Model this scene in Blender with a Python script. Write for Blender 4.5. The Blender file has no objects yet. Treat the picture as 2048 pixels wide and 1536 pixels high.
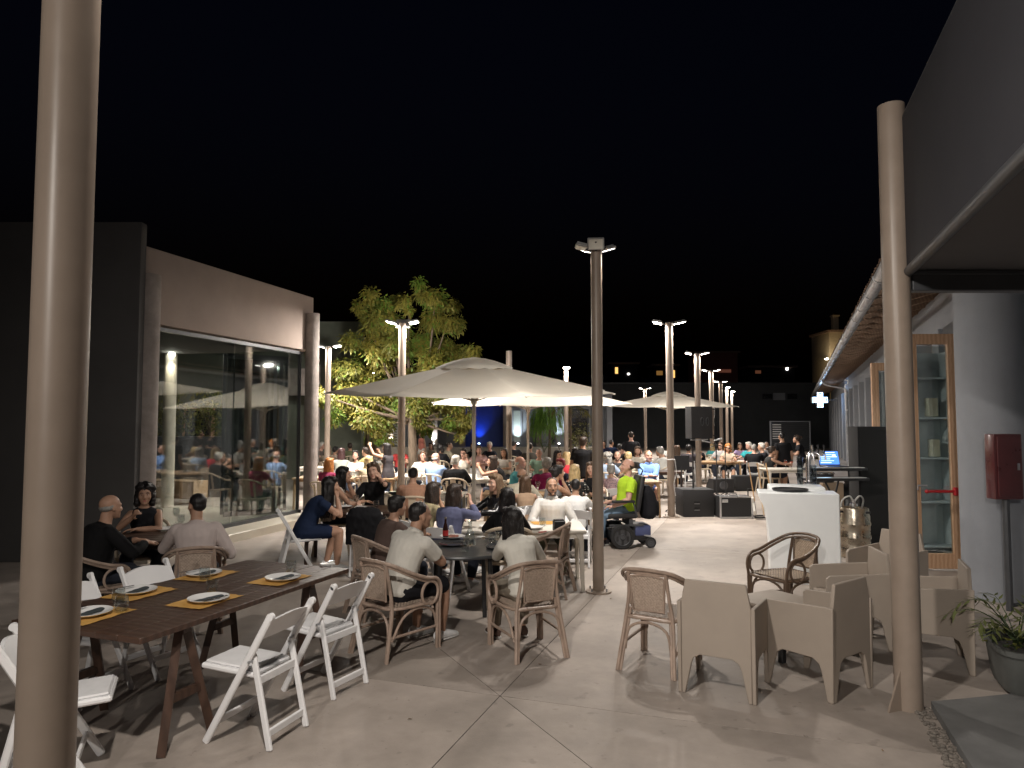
import bpy, bmesh, math, random
from mathutils import Vector, Matrix, noise
R = math.radians
random.seed(7)
scene = bpy.context.scene
COL = scene.collection
# ------------------------------------------------------------------ camera
CAM_H, FPX = 1.95, 1420.0                 # eye height, focal length in photo pixels (photo 2048 x 1536)
PITCH = math.atan(79.0 / FPX)
cam = bpy.data.cameras.new('camera'); cam.sensor_width = 36.0; cam.lens = 36.0 * FPX / 2048.0
cam.clip_start = 0.05; cam.clip_end = 900
camo = bpy.data.objects.new('camera', cam); COL.objects.link(camo)
camo.location = (0, 0, CAM_H); camo.rotation_euler = (math.pi / 2 + PITCH, 0, 0)
scene.camera = camo
# ------------------------------------------------------------------ night sky
world = bpy.data.worlds.new('World'); scene.world = world; world.use_nodes = True
wn = world.node_tree; wn.nodes.clear()
wo = wn.nodes.new('ShaderNodeOutputWorld'); wb = wn.nodes.new('ShaderNodeBackground')
ws = wn.nodes.new('ShaderNodeTexSky'); ws.sky_type = 'NISHITA'; ws.sun_disc = False
ws.sun_elevation = R(-3.5); ws.sun_rotation = R(160)
wb.inputs['Strength'].default_value = 0.022
wm = wn.nodes.new('ShaderNodeMixRGB'); wm.blend_type = 'MULTIPLY'; wm.inputs[0].default_value = 1; wm.inputs[2].default_value = (0.8, 1.0, 1.9, 1)
wn.links.new(ws.outputs[0], wm.inputs[1]); wn.links.new(wm.outputs[0], wb.inputs[0]); wn.links.new(wb.outputs[0], wo.inputs[0])
# ------------------------------------------------------------------ exposure
vs = scene.view_settings; vs.view_transform = 'Standard'; vs.look = 'None'; vs.gamma = 1; vs.exposure = 0.75
vs.use_curve_mapping = False
scene.render.engine = 'CYCLES'
cy = scene.cycles; cy.use_denoising = True; cy.max_bounces = 6; cy.diffuse_bounces = 3; cy.glossy_bounces = 3
cy.transparent_max_bounces = 12; cy.transmission_bounces = 4; cy.caustics_reflective = False; cy.caustics_refractive = False
cy.sample_clamp_indirect = 4.0; cy.sample_clamp_direct = 0; cy.use_light_tree = True; cy.blur_glossy = 1.0
try: cy.denoiser = 'OPENIMAGEDENOISE'
except Exception: pass
LAMP_W = 115.0                              # watts of one flood lamp head

# ------------------------------------------------------------------ pixel of the photo -> place in the scene
def ray(u, v):
    cx, cyy = (u - 1024) / FPX, (768 - v) / FPX
    return Vector((cx, math.cos(PITCH) - math.sin(PITCH) * cyy, math.sin(PITCH) + math.cos(PITCH) * cyy))
def G(u, v, h=0.0):                       # point at height h
    d = ray(u, v); t = (h - CAM_H) / d.z
    return Vector((d.x * t, d.y * t, h))
def D(u, v, Y):                           # point at distance Y
    d = ray(u, v); t = Y / d.y
    return Vector((d.x * t, Y, CAM_H + d.z * t))

# ------------------------------------------------------------------ materials
MATS = {}
def mat(name, col, rough=0.55, metal=0.0, var=0.10, scale=6.0, bump=0.0, bscale=60.0, spec=0.5, coat=0.0, stretch=None, emit=None, estr=0.0, alpha=None, stain=0.0, trans=0.0):
    if name in MATS: return MATS[name]
    m = bpy.data.materials.new(name); m.use_nodes = True; nt = m.node_tree; N = nt.nodes; L = nt.links
    b = N['Principled BSDF']
    b.inputs['Roughness'].default_value = rough; b.inputs['Metallic'].default_value = metal
    b.inputs['Specular IOR Level'].default_value = spec
    b.inputs['Coat Weight'].default_value = coat
    if trans: b.inputs['Subsurface Weight'].default_value = 0
    tc = N.new('ShaderNodeTexCoord'); oi = N.new('ShaderNodeObjectInfo')
    mp = N.new('ShaderNodeVectorMath'); mp.operation = 'ADD'
    mul = N.new('ShaderNodeMath'); mul.operation = 'MULTIPLY'; mul.inputs[1].default_value = 37.0
    L.new(oi.outputs['Random'], mul.inputs[0]); L.new(tc.outputs['Object'], mp.inputs[0]); L.new(mul.outputs[0], mp.inputs[1])
    src = mp.outputs[0]
    if stretch:
        sc = N.new('ShaderNodeVectorMath'); sc.operation = 'MULTIPLY'; sc.inputs[1].default_value = stretch
        L.new(src, sc.inputs[0]); src = sc.outputs[0]
    nz = N.new('ShaderNodeTexNoise'); nz.inputs['Scale'].default_value = scale; nz.inputs['Detail'].default_value = 6; nz.inputs['Roughness'].default_value = 0.62
    L.new(src, nz.inputs['Vector'])
    rp = N.new('ShaderNodeValToRGB'); e = rp.color_ramp.elements
    e[0].position = 0.3; e[1].position = 0.7
    e[0].color = [max(0, c * (1 - var)) for c in col] + [1]; e[1].color = [min(1, c * (1 + var)) for c in col] + [1]
    L.new(nz.outputs['Fac'], rp.inputs['Fac']); base = rp.outputs['Color']
    if stain:
        n2 = N.new('ShaderNodeTexNoise'); n2.inputs['Scale'].default_value = scale * 0.17; n2.inputs['Detail'].default_value = 8; n2.inputs['Roughness'].default_value = 0.7
        L.new(src, n2.inputs['Vector'])
        r2 = N.new('ShaderNodeValToRGB'); r2.color_ramp.elements[0].position = 0.38; r2.color_ramp.elements[1].position = 0.62
        k = 1 - stain; r2.color_ramp.elements[0].color = (k, k, k * 0.98, 1); r2.color_ramp.elements[1].color = (1, 1, 1, 1)
        L.new(n2.outputs['Fac'], r2.inputs['Fac'])
        mx = N.new('ShaderNodeMixRGB'); mx.blend_type = 'MULTIPLY'; mx.inputs[0].default_value = 1
        L.new(base, mx.inputs[1]); L.new(r2.outputs['Color'], mx.inputs[2]); base = mx.outputs[0]
    L.new(base, b.inputs['Base Color'])
    rr = N.new('ShaderNodeMapRange'); rr.inputs['To Min'].default_value = max(0.02, rough - 0.1); rr.inputs['To Max'].default_value = min(1, rough + 0.1)
    L.new(nz.outputs['Fac'], rr.inputs['Value']); L.new(rr.outputs[0], b.inputs['Roughness'])
    if bump:
        n3 = N.new('ShaderNodeTexNoise'); n3.inputs['Scale'].default_value = bscale; n3.inputs['Detail'].default_value = 5
        L.new(src, n3.inputs['Vector'])
        bp = N.new('ShaderNodeBump'); bp.inputs['Strength'].default_value = bump; bp.inputs['Distance'].default_value = 0.01
        L.new(n3.outputs['Fac'], bp.inputs['Height']); L.new(bp.outputs[0], b.inputs['Normal'])
    if emit:
        b.inputs['Emission Color'].default_value = (*emit, 1); b.inputs['Emission Strength'].default_value = estr
    MATS[name] = m
    return m
def glass_mat(name, tint=(0.9, 0.95, 0.95), rough=0.01, ior=1.5, refl=1.0, base=None):
    m = bpy.data.materials.new(name); m.use_nodes = True; nt = m.node_tree; N = nt.nodes; L = nt.links
    N.clear(); o = N.new('ShaderNodeOutputMaterial'); mx = N.new('ShaderNodeMixShader')
    tr = N.new('ShaderNodeBsdfTransparent'); tr.inputs[0].default_value = (*tint, 1)
    gl = N.new('ShaderNodeBsdfGlossy'); gl.inputs['Roughness'].default_value = rough; gl.inputs['Color'].default_value = (refl, refl, refl, 1)
    lw = N.new('ShaderNodeLayerWeight'); lw.inputs['Blend'].default_value = 0.5
    pw = N.new('ShaderNodeMath'); pw.operation = 'POWER'; pw.inputs[1].default_value = 4.0; L.new(lw.outputs['Facing'], pw.inputs[0])
    fr = N.new('ShaderNodeMath'); fr.operation = 'MULTIPLY_ADD'; fr.inputs[1].default_value = 0.85; fr.inputs[2].default_value = base if base else ((ior - 1) / (ior + 1)) ** 2; L.new(pw.outputs[0], fr.inputs[0])
    L.new(fr.outputs[0], mx.inputs[0]); L.new(tr.outputs[0], mx.inputs[1]); L.new(gl.outputs[0], mx.inputs[2]); L.new(mx.outputs[0], o.inputs[0])
    MATS[name] = m
    return m
def wave_mat(name, c1, c2, scale, rough=0.6, axis='X', dist=2.0, bump=0.3):   # wood grain
    m = mat(name, c1, rough); N = m.node_tree.nodes; L = m.node_tree.links
    rp = [n for n in N if n.bl_idname == 'ShaderNodeValToRGB'][0]
    nz = [n for n in N if n.bl_idname == 'ShaderNodeTexNoise'][0]
    tc = [n for n in N if n.bl_idname == 'ShaderNodeVectorMath'][0]
    w = N.new('ShaderNodeTexWave'); w.bands_direction = axis; w.inputs['Scale'].default_value = scale; w.inputs['Distortion'].default_value = dist
    w.inputs['Detail'].default_value = 3; w.inputs['Detail Scale'].default_value = 1.5
    L.new(tc.outputs[0], w.inputs['Vector']); L.new(w.outputs['Fac'], rp.inputs['Fac'])
    rp.color_ramp.elements[0].position = 0.0; rp.color_ramp.elements[1].position = 1.0
    rp.color_ramp.elements[0].color = (*c1, 1); rp.color_ramp.elements[1].color = (*c2, 1)
    bp = N.new('ShaderNodeBump'); bp.inputs['Strength'].default_value = bump; bp.inputs['Distance'].default_value = 0.003
    L.new(w.outputs['Fac'], bp.inputs['Height']); L.new(bp.outputs[0], N['Principled BSDF'].inputs['Normal'])
    return m

# ------------------------------------------------------------------ mesh helpers
class MB:
    def __init__(s): s.v = []; s.f = []
    def add(s, vs_, fs, M=None):
        o = len(s.v)
        s.v += [tuple(M @ Vector(p)) if M is not None else tuple(p) for p in vs_]
        s.f += [tuple(i + o for i in f) for f in fs]
        return s
    def box(s, c, d, M=None, b=0.0):
        x, y, z = d[0] / 2, d[1] / 2, d[2] / 2; c = Vector(c)
        if not b:
            vs_ = [c + Vector((i * x, j * y, k * z)) for i in (-1, 1) for j in (-1, 1) for k in (-1, 1)]
            return s.add(vs_, [(0, 1, 3, 2), (4, 6, 7, 5), (0, 4, 5, 1), (2, 3, 7, 6), (0, 2, 6, 4), (1, 5, 7, 3)], M)
        b = min(b, x * 0.9, y * 0.9, z * 0.9)
        bm = bmesh.new(); bmesh.ops.create_cube(bm, size=1)
        for v in bm.verts: v.co = Vector((v.co.x * d[0], v.co.y * d[1], v.co.z * d[2]))
        bmesh.ops.bevel(bm, geom=list(bm.edges), offset=b, segments=1 if b < 0.012 else 2, affect='EDGES', profile=0.5)
        for i, v in enumerate(bm.verts): v.index = i
        s.add([c + v.co for v in bm.verts], [[v.index for v in f.verts] for f in bm.faces], M); bm.free(); return s
    def tube(s, pts, r, n=8, M=None, closed=False, flat=1.0, caps=True):
        P = [Vector(p) for p in pts]; m = len(P)
        rs = r if isinstance(r, (list, tuple)) else [r] * m
        T = []
        for i in range(m):
            a = P[i - 1] if (i or closed) else P[i]; c = P[(i + 1) % m] if (i < m - 1 or closed) else P[i]
            t = c - a; T.append(t.normalized() if t.length > 1e-9 else Vector((0, 0, 1)))
        up = Vector((0, 0, 1)) if abs(T[0].z) < 0.9 else Vector((1, 0, 0))
        nrm = (up - T[0] * up.dot(T[0])).normalized(); vs_ = []; fs = []
        for i in range(m):
            nrm = nrm - T[i] * nrm.dot(T[i])
            nrm = nrm.normalized() if nrm.length > 1e-6 else T[i].orthogonal().normalized()
            bn = T[i].cross(nrm)
            for k in range(n):
                a = 2 * math.pi * k / n
                vs_.append(P[i] + nrm * (math.cos(a) * rs[i]) + bn * (math.sin(a) * rs[i] * flat))
        rng = m if closed else m - 1
        for i in range(rng):
            j = (i + 1) % m
            for k in range(n):
                l = (k + 1) % n
                fs.append((i * n + k, i * n + l, j * n + l, j * n + k))
        if not closed and caps:
            fs.append(tuple(range(n - 1, -1, -1))); fs.append(tuple((m - 1) * n + k for k in range(n)))
        return s.add(vs_, fs, M)
    def ell(s, c, r, nu=14, nv=9, M=None):
        c = Vector(c); r = (r, r, r) if isinstance(r, (int, float)) else r
        vs_ = [c + Vector((0, 0, r[2]))]; fs = []
        for j in range(1, nv):
            t = math.pi * j / nv
            for k in range(nu):
                a = 2 * math.pi * k / nu
                vs_.append(c + Vector((r[0] * math.sin(t) * math.cos(a), r[1] * math.sin(t) * math.sin(a), r[2] * math.cos(t))))
        vs_.append(c - Vector((0, 0, r[2]))); last = len(vs_) - 1
        for k in range(nu):
            l = (k + 1) % nu
            fs.append((0, 1 + k, 1 + l)); fs.append((last, last - nu + l, last - nu + k))
            for j in range(nv - 2):
                a = 1 + j * nu
                fs.append((a + k, a + nu + k, a + nu + l, a + l))
        return s.add(vs_, fs, M)
    def loft(s, secs, n=16, M=None, pw=2.0, caps=True):       # secs: (centre, xaxis, yaxis, a, b)
        vs_ = []; fs = []
        for c, xa, ya, a, b in secs:
            for k in range(n):
                t = 2 * math.pi * k / n; ct, st = math.cos(t), math.sin(t)
                px = math.copysign(abs(ct) ** (2 / pw), ct) * a; py = math.copysign(abs(st) ** (2 / pw), st) * b
                vs_.append(Vector(c) + Vector(xa) * px + Vector(ya) * py)
        m = len(secs)
        for i in range(m - 1):
            for k in range(n):
                l = (k + 1) % n
                fs.append((i * n + k, i * n + l, (i + 1) * n + l, (i + 1) * n + k))
        if caps: fs.append(tuple(range(n - 1, -1, -1))); fs.append(tuple((m - 1) * n + k for k in range(n)))
        return s.add(vs_, fs, M)
    def prism(s, poly, t, M=None):                             # polygon in XY, thick along Z (0..t)
        n = len(poly)
        ar = sum(poly[i][0] * poly[(i + 1) % n][1] - poly[(i + 1) % n][0] * poly[i][1] for i in range(n))
        if ar < 0: poly = poly[::-1]
        vs_ = [(p[0], p[1], 0) for p in poly] + [(p[0], p[1], t) for p in poly]
        fs = [tuple(range(n - 1, -1, -1)), tuple(range(n, 2 * n))]
        fs += [(i, (i + 1) % n, n + (i + 1) % n, n + i) for i in range(n)]
        return s.add(vs_, fs, M)
    def lathe(s, prof, n=20, M=None, caps=True):
        vs_ = []; fs = []; m = len(prof)
        for r, z in prof:
            for k in range(n):
                a = 2 * math.pi * k / n; vs_.append((r * math.cos(a), r * math.sin(a), z))
        for i in range(m - 1):
            for k in range(n):
                l = (k + 1) % n; fs.append((i * n + k, i * n + l, (i + 1) * n + l, (i + 1) * n + k))
        if caps: fs.append(tuple(range(n - 1, -1, -1))); fs.append(tuple((m - 1) * n + k for k in range(n)))
        return s.add(vs_, fs, M)
    def mesh(s, name, m=None, smooth=35):
        me = bpy.data.meshes.new(name); me.from_pydata(s.v, [], s.f); me.validate(); me.update()
        if m is not None: me.materials.append(m)
        if smooth:
            me.shade_smooth(); me.set_sharp_from_angle(angle=R(smooth))
        return me
def TR(x=0, y=0, z=0, rz=0, rx=0, ry=0):
    return Matrix.Translation((x, y, z)) @ Matrix.Rotation(R(rz), 4, 'Z') @ Matrix.Rotation(R(ry), 4, 'Y') @ Matrix.Rotation(R(rx), 4, 'X')
def put(name, me, parent=None, loc=None, rz=0):
    o = bpy.data.objects.new(name, me); COL.objects.link(o)
    if parent is not None: o.parent = parent
    if loc is not None: o.location = loc
    if rz: o.rotation_euler.z = R(rz)
    return o
def ob(name, mb, m, parent=None, loc=None, rz=0, smooth=35):
    return put(name, mb.mesh(name, m, smooth), parent, loc, rz)
LABELS = {}
def tag(o, label=None, cat=None, group=None, kind=None):
    if label: o['label'] = label; LABELS[label] = LABELS.get(label, 0) + 1
    if cat: o['category'] = cat
    if group: o['group'] = group
    if kind: o['kind'] = kind
    return o
def empty(name, loc=(0, 0, 0), rz=0, label=None, cat=None, group=None):
    o = bpy.data.objects.new(name, None); COL.objects.link(o); o.empty_display_size = 0.1
    o.location = loc; o.rotation_euler.z = R(rz); return tag(o, label, cat, group)
def kids(o): return KIDS.get(o.name, [])
KIDS = {}
def copy_tree(o, loc, rz, label=None, group=None, childlist=None, parent=None):
    c = o.copy(); COL.objects.link(c); c.parent = parent
    if loc is not None: c.location = loc; c.rotation_euler.z = R(rz)
    if label: c['label'] = label
    if group: c['group'] = group
    for ch in o.children: copy_tree(ch, None, 0, parent=c)
    return c
def arc(c, r, a0, a1, n, plane='XZ'):
    out = []
    for i in range(n + 1):
        a = R(a0 + (a1 - a0) * i / n)
        if plane == 'XZ': out.append(Vector((c[0] + r * math.cos(a), c[1], c[2] + r * math.sin(a))))
        elif plane == 'YZ': out.append(Vector((c[0], c[1] + r * math.cos(a), c[2] + r * math.sin(a))))
        else: out.append(Vector((c[0] + r * math.cos(a), c[1] + r * math.sin(a), c[2])))
    return out
def spline(pts, k=5):                       # Catmull-Rom
    P = [Vector(p) for p in pts]; out = []
    for i in range(len(P) - 1):
        a = P[i - 1] if i else P[0] * 2 - P[1]; b, c = P[i], P[i + 1]; d = P[i + 2] if i + 2 < len(P) else P[-1] * 2 - P[-2]
        for j in range(k):
            t = j / k
            out.append(0.5 * ((2 * b) + (c - a) * t + (2 * a - 5 * b + 4 * c - d) * t * t + (3 * b - a - 3 * c + d) * t ** 3))
    out.append(P[-1]); return out
# ------------------------------------------------------------------ palette
m_ground = mat('concrete_floor', (0.405, 0.35, 0.31), 0.62, var=0.13, scale=2.6, bump=0.12, bscale=90, stain=0.30)
_N, _L = m_ground.node_tree.nodes, m_ground.node_tree.links
_b = _N['Principled BSDF']; _src = _b.inputs['Base Color'].links[0].from_socket; _tc = [n for n in _N if n.bl_idname == 'ShaderNodeVectorMath'][0]
for _sc, _lo, _k in ((7.0, 0.66, 0.80), (23.0, 0.70, 0.72), (1.1, 0.58, 0.90)):          # spills, spots and worn patches
    _n = _N.new('ShaderNodeTexNoise'); _n.inputs['Scale'].default_value = _sc; _n.inputs['Detail'].default_value = 3; _L.new(_tc.outputs[0], _n.inputs['Vector'])
    _r = _N.new('ShaderNodeValToRGB'); _r.color_ramp.elements[0].position = _lo; _r.color_ramp.elements[1].position = _lo + 0.05
    _r.color_ramp.elements[0].color = (1, 1, 1, 1); _r.color_ramp.elements[1].color = (_k, _k, _k, 1); _L.new(_n.outputs['Fac'], _r.inputs['Fac'])
    _m = _N.new('ShaderNodeMixRGB'); _m.blend_type = 'MULTIPLY'; _m.inputs[0].default_value = 1; _L.new(_src, _m.inputs[1]); _L.new(_r.outputs['Color'], _m.inputs[2]); _src = _m.outputs[0]
_L.new(_src, _b.inputs['Base Color'])
m_joint = mat('joint_dirt', (0.035, 0.032, 0.03), 0.9)
m_slab2 = mat('grey_concrete', (0.20, 0.20, 0.20), 0.8, var=0.18, scale=3, bump=0.25, bscale=70, stain=0.25)
m_pole = mat('taupe_paint', (0.31, 0.25, 0.205), 0.36, var=0.09, scale=4, bump=0.03, bscale=20, spec=0.35, stain=0.05)
m_steel = mat('galvanised_steel', (0.50, 0.51, 0.53), 0.38, 0.85, var=0.25, scale=7)
m_lampbody = mat('lamp_housing', (0.45, 0.45, 0.44), 0.4, 0.4)
m_lampoff = mat('lamp_lens_off', (0.72, 0.70, 0.62), 0.3)
m_lampon = mat('lamp_lens_on', (1, 1, 1), 0.5, emit=(1.0, 0.93, 0.80), estr=40.0)
m_lampdim = mat('lamp_lens_near', (1, 1, 1), 0.5, emit=(1.0, 0.93, 0.80), estr=5.0)
m_wallL = mat('taupe_render', (0.40, 0.325, 0.29), 0.85, var=0.08, scale=1.2, bump=0.15, bscale=80, stain=0.12)
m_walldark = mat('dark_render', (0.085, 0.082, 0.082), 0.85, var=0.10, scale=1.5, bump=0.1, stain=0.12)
m_conc = mat('board_concrete', (0.32, 0.28, 0.26), 0.85, var=0.22, scale=4, bump=0.3, bscale=35, stain=0.25)
m_greywall = mat('grey_render', (0.30, 0.315, 0.335), 0.85, var=0.06, scale=2, bump=0.08, stain=0.1)
m_greycol = mat('grey_column_render', (0.27, 0.285, 0.315), 0.8, var=0.06, scale=3, bump=0.12, stain=0.08)
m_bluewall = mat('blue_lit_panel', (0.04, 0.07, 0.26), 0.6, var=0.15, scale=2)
m_black = mat('black_paint', (0.018, 0.018, 0.02), 0.5, var=0.2)
m_darkmetal = mat('anthracite_metal', (0.075, 0.078, 0.085), 0.42, 0.3, var=0.12)
m_membrane = mat('dark_awning_sheet', (0.022, 0.022, 0.028), 0.75, var=0.06, scale=2, bump=0.08, bscale=200)
m_soffit = mat('soffit_paint', (0.085, 0.082, 0.086), 0.8, var=0.05)
m_glass = glass_mat('window_glass', (0.74, 0.78, 0.77), 0.03, 1.62, 1.0, 0.10)
m_glassdark = mat('dark_window_pane', (0.02, 0.022, 0.026), 0.08, var=0.1, spec=0.8)
m_wood = wave_mat('door_oak', (0.45, 0.27, 0.16), (0.56, 0.36, 0.23), 6, 0.5, 'X', 3)
m_rafter = wave_mat('rafter_wood', (0.27, 0.18, 0.125), (0.36, 0.25, 0.18), 5, 0.7, 'X', 3)
m_tile = mat('roof_tile', (0.30, 0.19, 0.13), 0.8, var=0.3, scale=9, bump=0.3)
m_cream = mat('cream_render', (0.62, 0.50, 0.33), 0.85, var=0.08, stain=0.15)
m_canvas = mat('umbrella_canvas', (0.80, 0.765, 0.69), 0.9, var=0.05, scale=3, bump=0.15, bscale=14)
m_umbpole = mat('umbrella_pole_paint', (0.62, 0.58, 0.52), 0.4)
m_bark = mat('bark', (0.16, 0.12, 0.085), 0.9, var=0.35, scale=14, bump=0.5, bscale=40, stretch=(1, 1, 0.25))
m_white = mat('white_paint', (0.80, 0.80, 0.81), 0.42, var=0.04, scale=5)
m_night = mat('night_hill', (0.02, 0.02, 0.022), 1.0)

# ------------------------------------------------------------------ ground: cut concrete slabs on a bed
SD = Vector((0.345, 1.0)).normalized()                # street direction
gb = MB(); gb.box((0, 150, -0.06), (700, 500, 0.08)); ground = tag(ob('ground', gb, m_ground, smooth=0), kind='structure')
def clip(poly, p, n):                                 # keep side n.(x-p) >= 0
    out = []
    for i in range(len(poly)):
        a, b = poly[i], poly[(i + 1) % len(poly)]; da, db = n.dot(a - p), n.dot(b - p)
        if da >= 0: out.append(a)
        if da * db < 0: out.append(a + (b - a) * (da / (da - db)))
    return out
def inset(poly, d):
    c = sum(poly, Vector((0, 0))) / len(poly); res = poly; n = len(poly)
    for i in range(n):
        a, b = poly[i], poly[(i + 1) % n]; e = (b - a)
        if e.length < 1e-5: continue
        e.normalize(); nn = Vector((-e.y, e.x))
        if nn.dot(c - a) < 0: nn = -nn
        res = clip(res, a + nn * d, nn)
        if len(res) < 3: return None
    return res
cells = [[Vector(p) for p in ((-22, -9), (16, -9), (34, 58), (-22, 58))]]
cross = G(1000, 1392).xy
def cutall(p, d):
    global cells
    n = Vector((-d.y, d.x)); new = []
    for c in cells:
        for s in (1, -1):
            q = clip(c, p, n * s)
            if len(q) >= 3: new.append(q)
    cells = new
SB = Vector((-SD.y, SD.x))
for k in range(-4, 5): cutall(cross + SB * (4.6 * k), SD)
for k in range(-2, 10): cutall(cross + SD * (6.4 * k), SB)
nd = Vector((-0.45, 0.89)).normalized()
new = []
for c in cells:                                       # the diagonal cut runs through the slabs round the crossing only
    ctr = sum(c, Vector((0, 0))) / len(c)
    if (ctr - cross).length < 6:
        n = Vector((-nd.y, nd.x))
        for s in (1, -1):
            q = clip(c, cross, n * s)
            if len(q) >= 3: new.append(q)
    else: new.append(c)
cells = new
gb = MB(); gb.prism([(-22, -9), (16, -9), (34, 58), (-22, 58)], 0.004); jo = ob('joint_filler', gb, m_joint, ground, (0, 0, -0.0062), smooth=0)
for c in cells:
    q = inset(c, 0.0032)
    if not q: continue
    ctr = sum(q, Vector((0, 0))) / len(q)
    b = MB(); b.prism([tuple(p - ctr) for p in q], 0.010 + random.uniform(0, 0.0015)); ob('slab', b, m_ground, ground, (ctr.x, ctr.y, -0.0105), smooth=0)

# grey raised terrace on the right with its gravel gutter
A, B = G(1862, 1404, 0.05), G(1945, 1536, 0.05)
dirT = (B - A).normalized()
b = MB(); E1 = A + dirT * 6
b.prism([(A.x, A.y), (E1.x, E1.y), (E1.x + 8, E1.y), (A.x + 5, A.y + 1.2), (A.x + 1.6, A.y + 0.35), (A.x + 0.25, A.y + 0.05)], 0.055)
tag(ob('terrace', b, m_slab2), 'raised grey concrete terrace in the right foreground under the dark awning', 'terrace', kind='structure')
b = MB()
for i in range(420):
    t = random.uniform(0, 3.2); s = random.uniform(-0.115, -0.01); p = A + dirT * t + Vector((s, 0, -0.05)); r = random.uniform(0.008, 0.022)
    b.ell((p.x, p.y, r * 0.5), (r, r * random.uniform(0.6, 1), r * 0.7), 6, 4)
tag(ob('gravel', b, mat('gravel_stone', (0.17, 0.15, 0.13), 0.9, var=0.4, scale=30)), 'loose gravel in the gutter along the grey terrace edge', 'gravel', kind='stuff')

# ------------------------------------------------------------------ lamp posts
def lamp_head(parent, az, z, lit, tilt=28.0, rad=0.0, power=None, size=1.0, dim=False):
    """flood lamp on a short bracket; az = compass direction it throws to (0 = +Y, 90 = -X)"""
    a = R(az); d = Vector((-math.sin(a), math.cos(a), 0))
    M = Matrix.Translation(d * (rad + 0.16 * size) + Vector((0, 0, z))) @ Matrix.Rotation(a, 4, 'Z') @ Matrix.Rotation(R(tilt), 4, 'X')
    b = MB(); b.box((0, 0, 0.012), (0.27 * size, 0.20 * size, 0.03), M, 0.008)
    for k in range(7): b.box(((k - 3) * 0.03 * size, 0, 0.037), (0.006, 0.17 * size, 0.02), M)
    h = ob('lamp_head', b, m_lampbody, parent)
    b = MB(); b.box((0, 0, -0.008), (0.22 * size, 0.155 * size, 0.006), M); ob('lens', b, (m_lampdim if dim else m_lampon) if lit else m_lampoff, h)
    b = MB(); b.tube([d * (rad * 0.6) + Vector((0, 0, z - 0.06)), d * (rad + 0.06) + Vector((0, 0, z - 0.01)), d * (rad + 0.14) + Vector((0, 0, z + 0.02))], 0.012, 6); ob('bracket', b, m_darkmetal, h)
    if lit:
        li = bpy.data.lights.new('flood', 'AREA'); li.shape = 'RECTANGLE'; li.size = 0.22 * size; li.size_y = 0.155 * size
        li.energy = power or LAMP_W; li.color = (1.0, 0.92, 0.835); li.spread = R(170)
        lo = bpy.data.objects.new('flood_light', li); COL.objects.link(lo); lo.parent = h; lo.matrix_local = M @ Matrix.Translation((0, 0, -0.014))
def lamp_post(x, y, h, dia, heads, label, plate=True, rope=None):
    e = empty('lamp_post', (x, y, 0), 0, label, 'lamp post', 'lamp posts of the square')
    b = MB(); b.tube([(0, 0, 0), (0, 0, h)], dia / 2, 28); ob('shaft', b, m_pole, e)
    b = MB(); b.tube([(0, 0, h), (0, 0, h + 0.012)], dia / 2 + 0.004, 28); ob('cap', b, m_darkmetal, e)
    if plate:
        b = MB(); b.lathe([(dia * 1.15, 0), (dia * 1.15, 0.018), (dia * 0.52, 0.022), (dia * 0.52, 0.05)], 28); pl = ob('base_plate', b, m_pole, e)
        for k in range(4):
            a = math.pi / 4 + k * math.pi / 2; b = MB()
            b.tube([(math.cos(a) * dia * 0.92, math.sin(a) * dia * 0.92, 0.018), (math.cos(a) * dia * 0.92, math.sin(a) * dia * 0.92, 0.055)], 0.011, 6); ob('bolt', b, m_steel, pl)
    for hd in heads: lamp_head(e, hd[0], h + 0.01, hd[1], hd[2] if len(hd) > 2 else 13, dia / 2, hd[3] if len(hd) > 3 else None, 0.72 if y < 10 else 1.05, y < 10)
    if rope:
        b = MB(); b.tube(arc((0, 0, rope), dia / 2 + 0.008, 0, 340, 20, 'XY'), 0.009, 6)
        b.tube(spline([(dia / 2 + .01, -0.02, rope), (dia / 2 + .03, -.03, rope - .3), (dia / 2 - .03, -.06, rope - .5), (dia / 2 + .01, -.04, rope - .75)]), 0.007, 6)
        ob('tie_rope', b, m_white, e)
    return e
ZT = 4.07
p = G(1197, 1184); P1 = p
lamp_post(p.x, p.y, D(1197, 497, p.y).z, 0.13, [(172, False, 62), (90, False, 14), (-52, True, 20, 58), (24, True, 24, 48)], 'tall taupe lamp post with flood lamps on four sides beside the wheelchair')
row = [(1338, 645, [(75, 1), (-75, 1)], 'lit lamp post beside the black subwoofer, tallest of the right row', 1.2),
       (1394, 707, [(75, 1), (-75, 1)], 'second lit lamp post of the right row, behind the hanging loudspeaker', None),
       (1422, 741, [(75, 1), (-75, 1)], 'third lit lamp post of the right row with a white strap', 2.6),
       (1441, 763, [(40, 1), (-60, 1)], 'fourth lit lamp post of the right row', None),
       (1453, 776, [(180, 1)], 'fifth lit lamp post of the right row, with a single lamp', None),
       (1463, 784, [(180, 1)], 'farthest lit lamp post of the right row', None),
       (805, 645, [(85, 1), (-90, 1), (5, 1, 66, 190)], 'lit lamp post in front of the big tree, behind the large umbrella', None),  # third head is added, hidden behind the others, to light the tree crown
       (657, 693, [(80, 1), (-90, 1)], 'lit lamp post between the left building column and the tree', None),
       (749, 748, [(180, 1)], 'small far lamp post lit among the tree leaves', None),
       (1132, 737, [(180, 1)], 'lit lamp post behind the right side of the large umbrella', None),
       (1290, 777, [(80, 1), (-80, 1)], 'far lit lamp post behind the third umbrella', None),
       (680, 768, [(180, 1)], 'far lit lamp post low behind the left tip of the large umbrella', None)]
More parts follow.
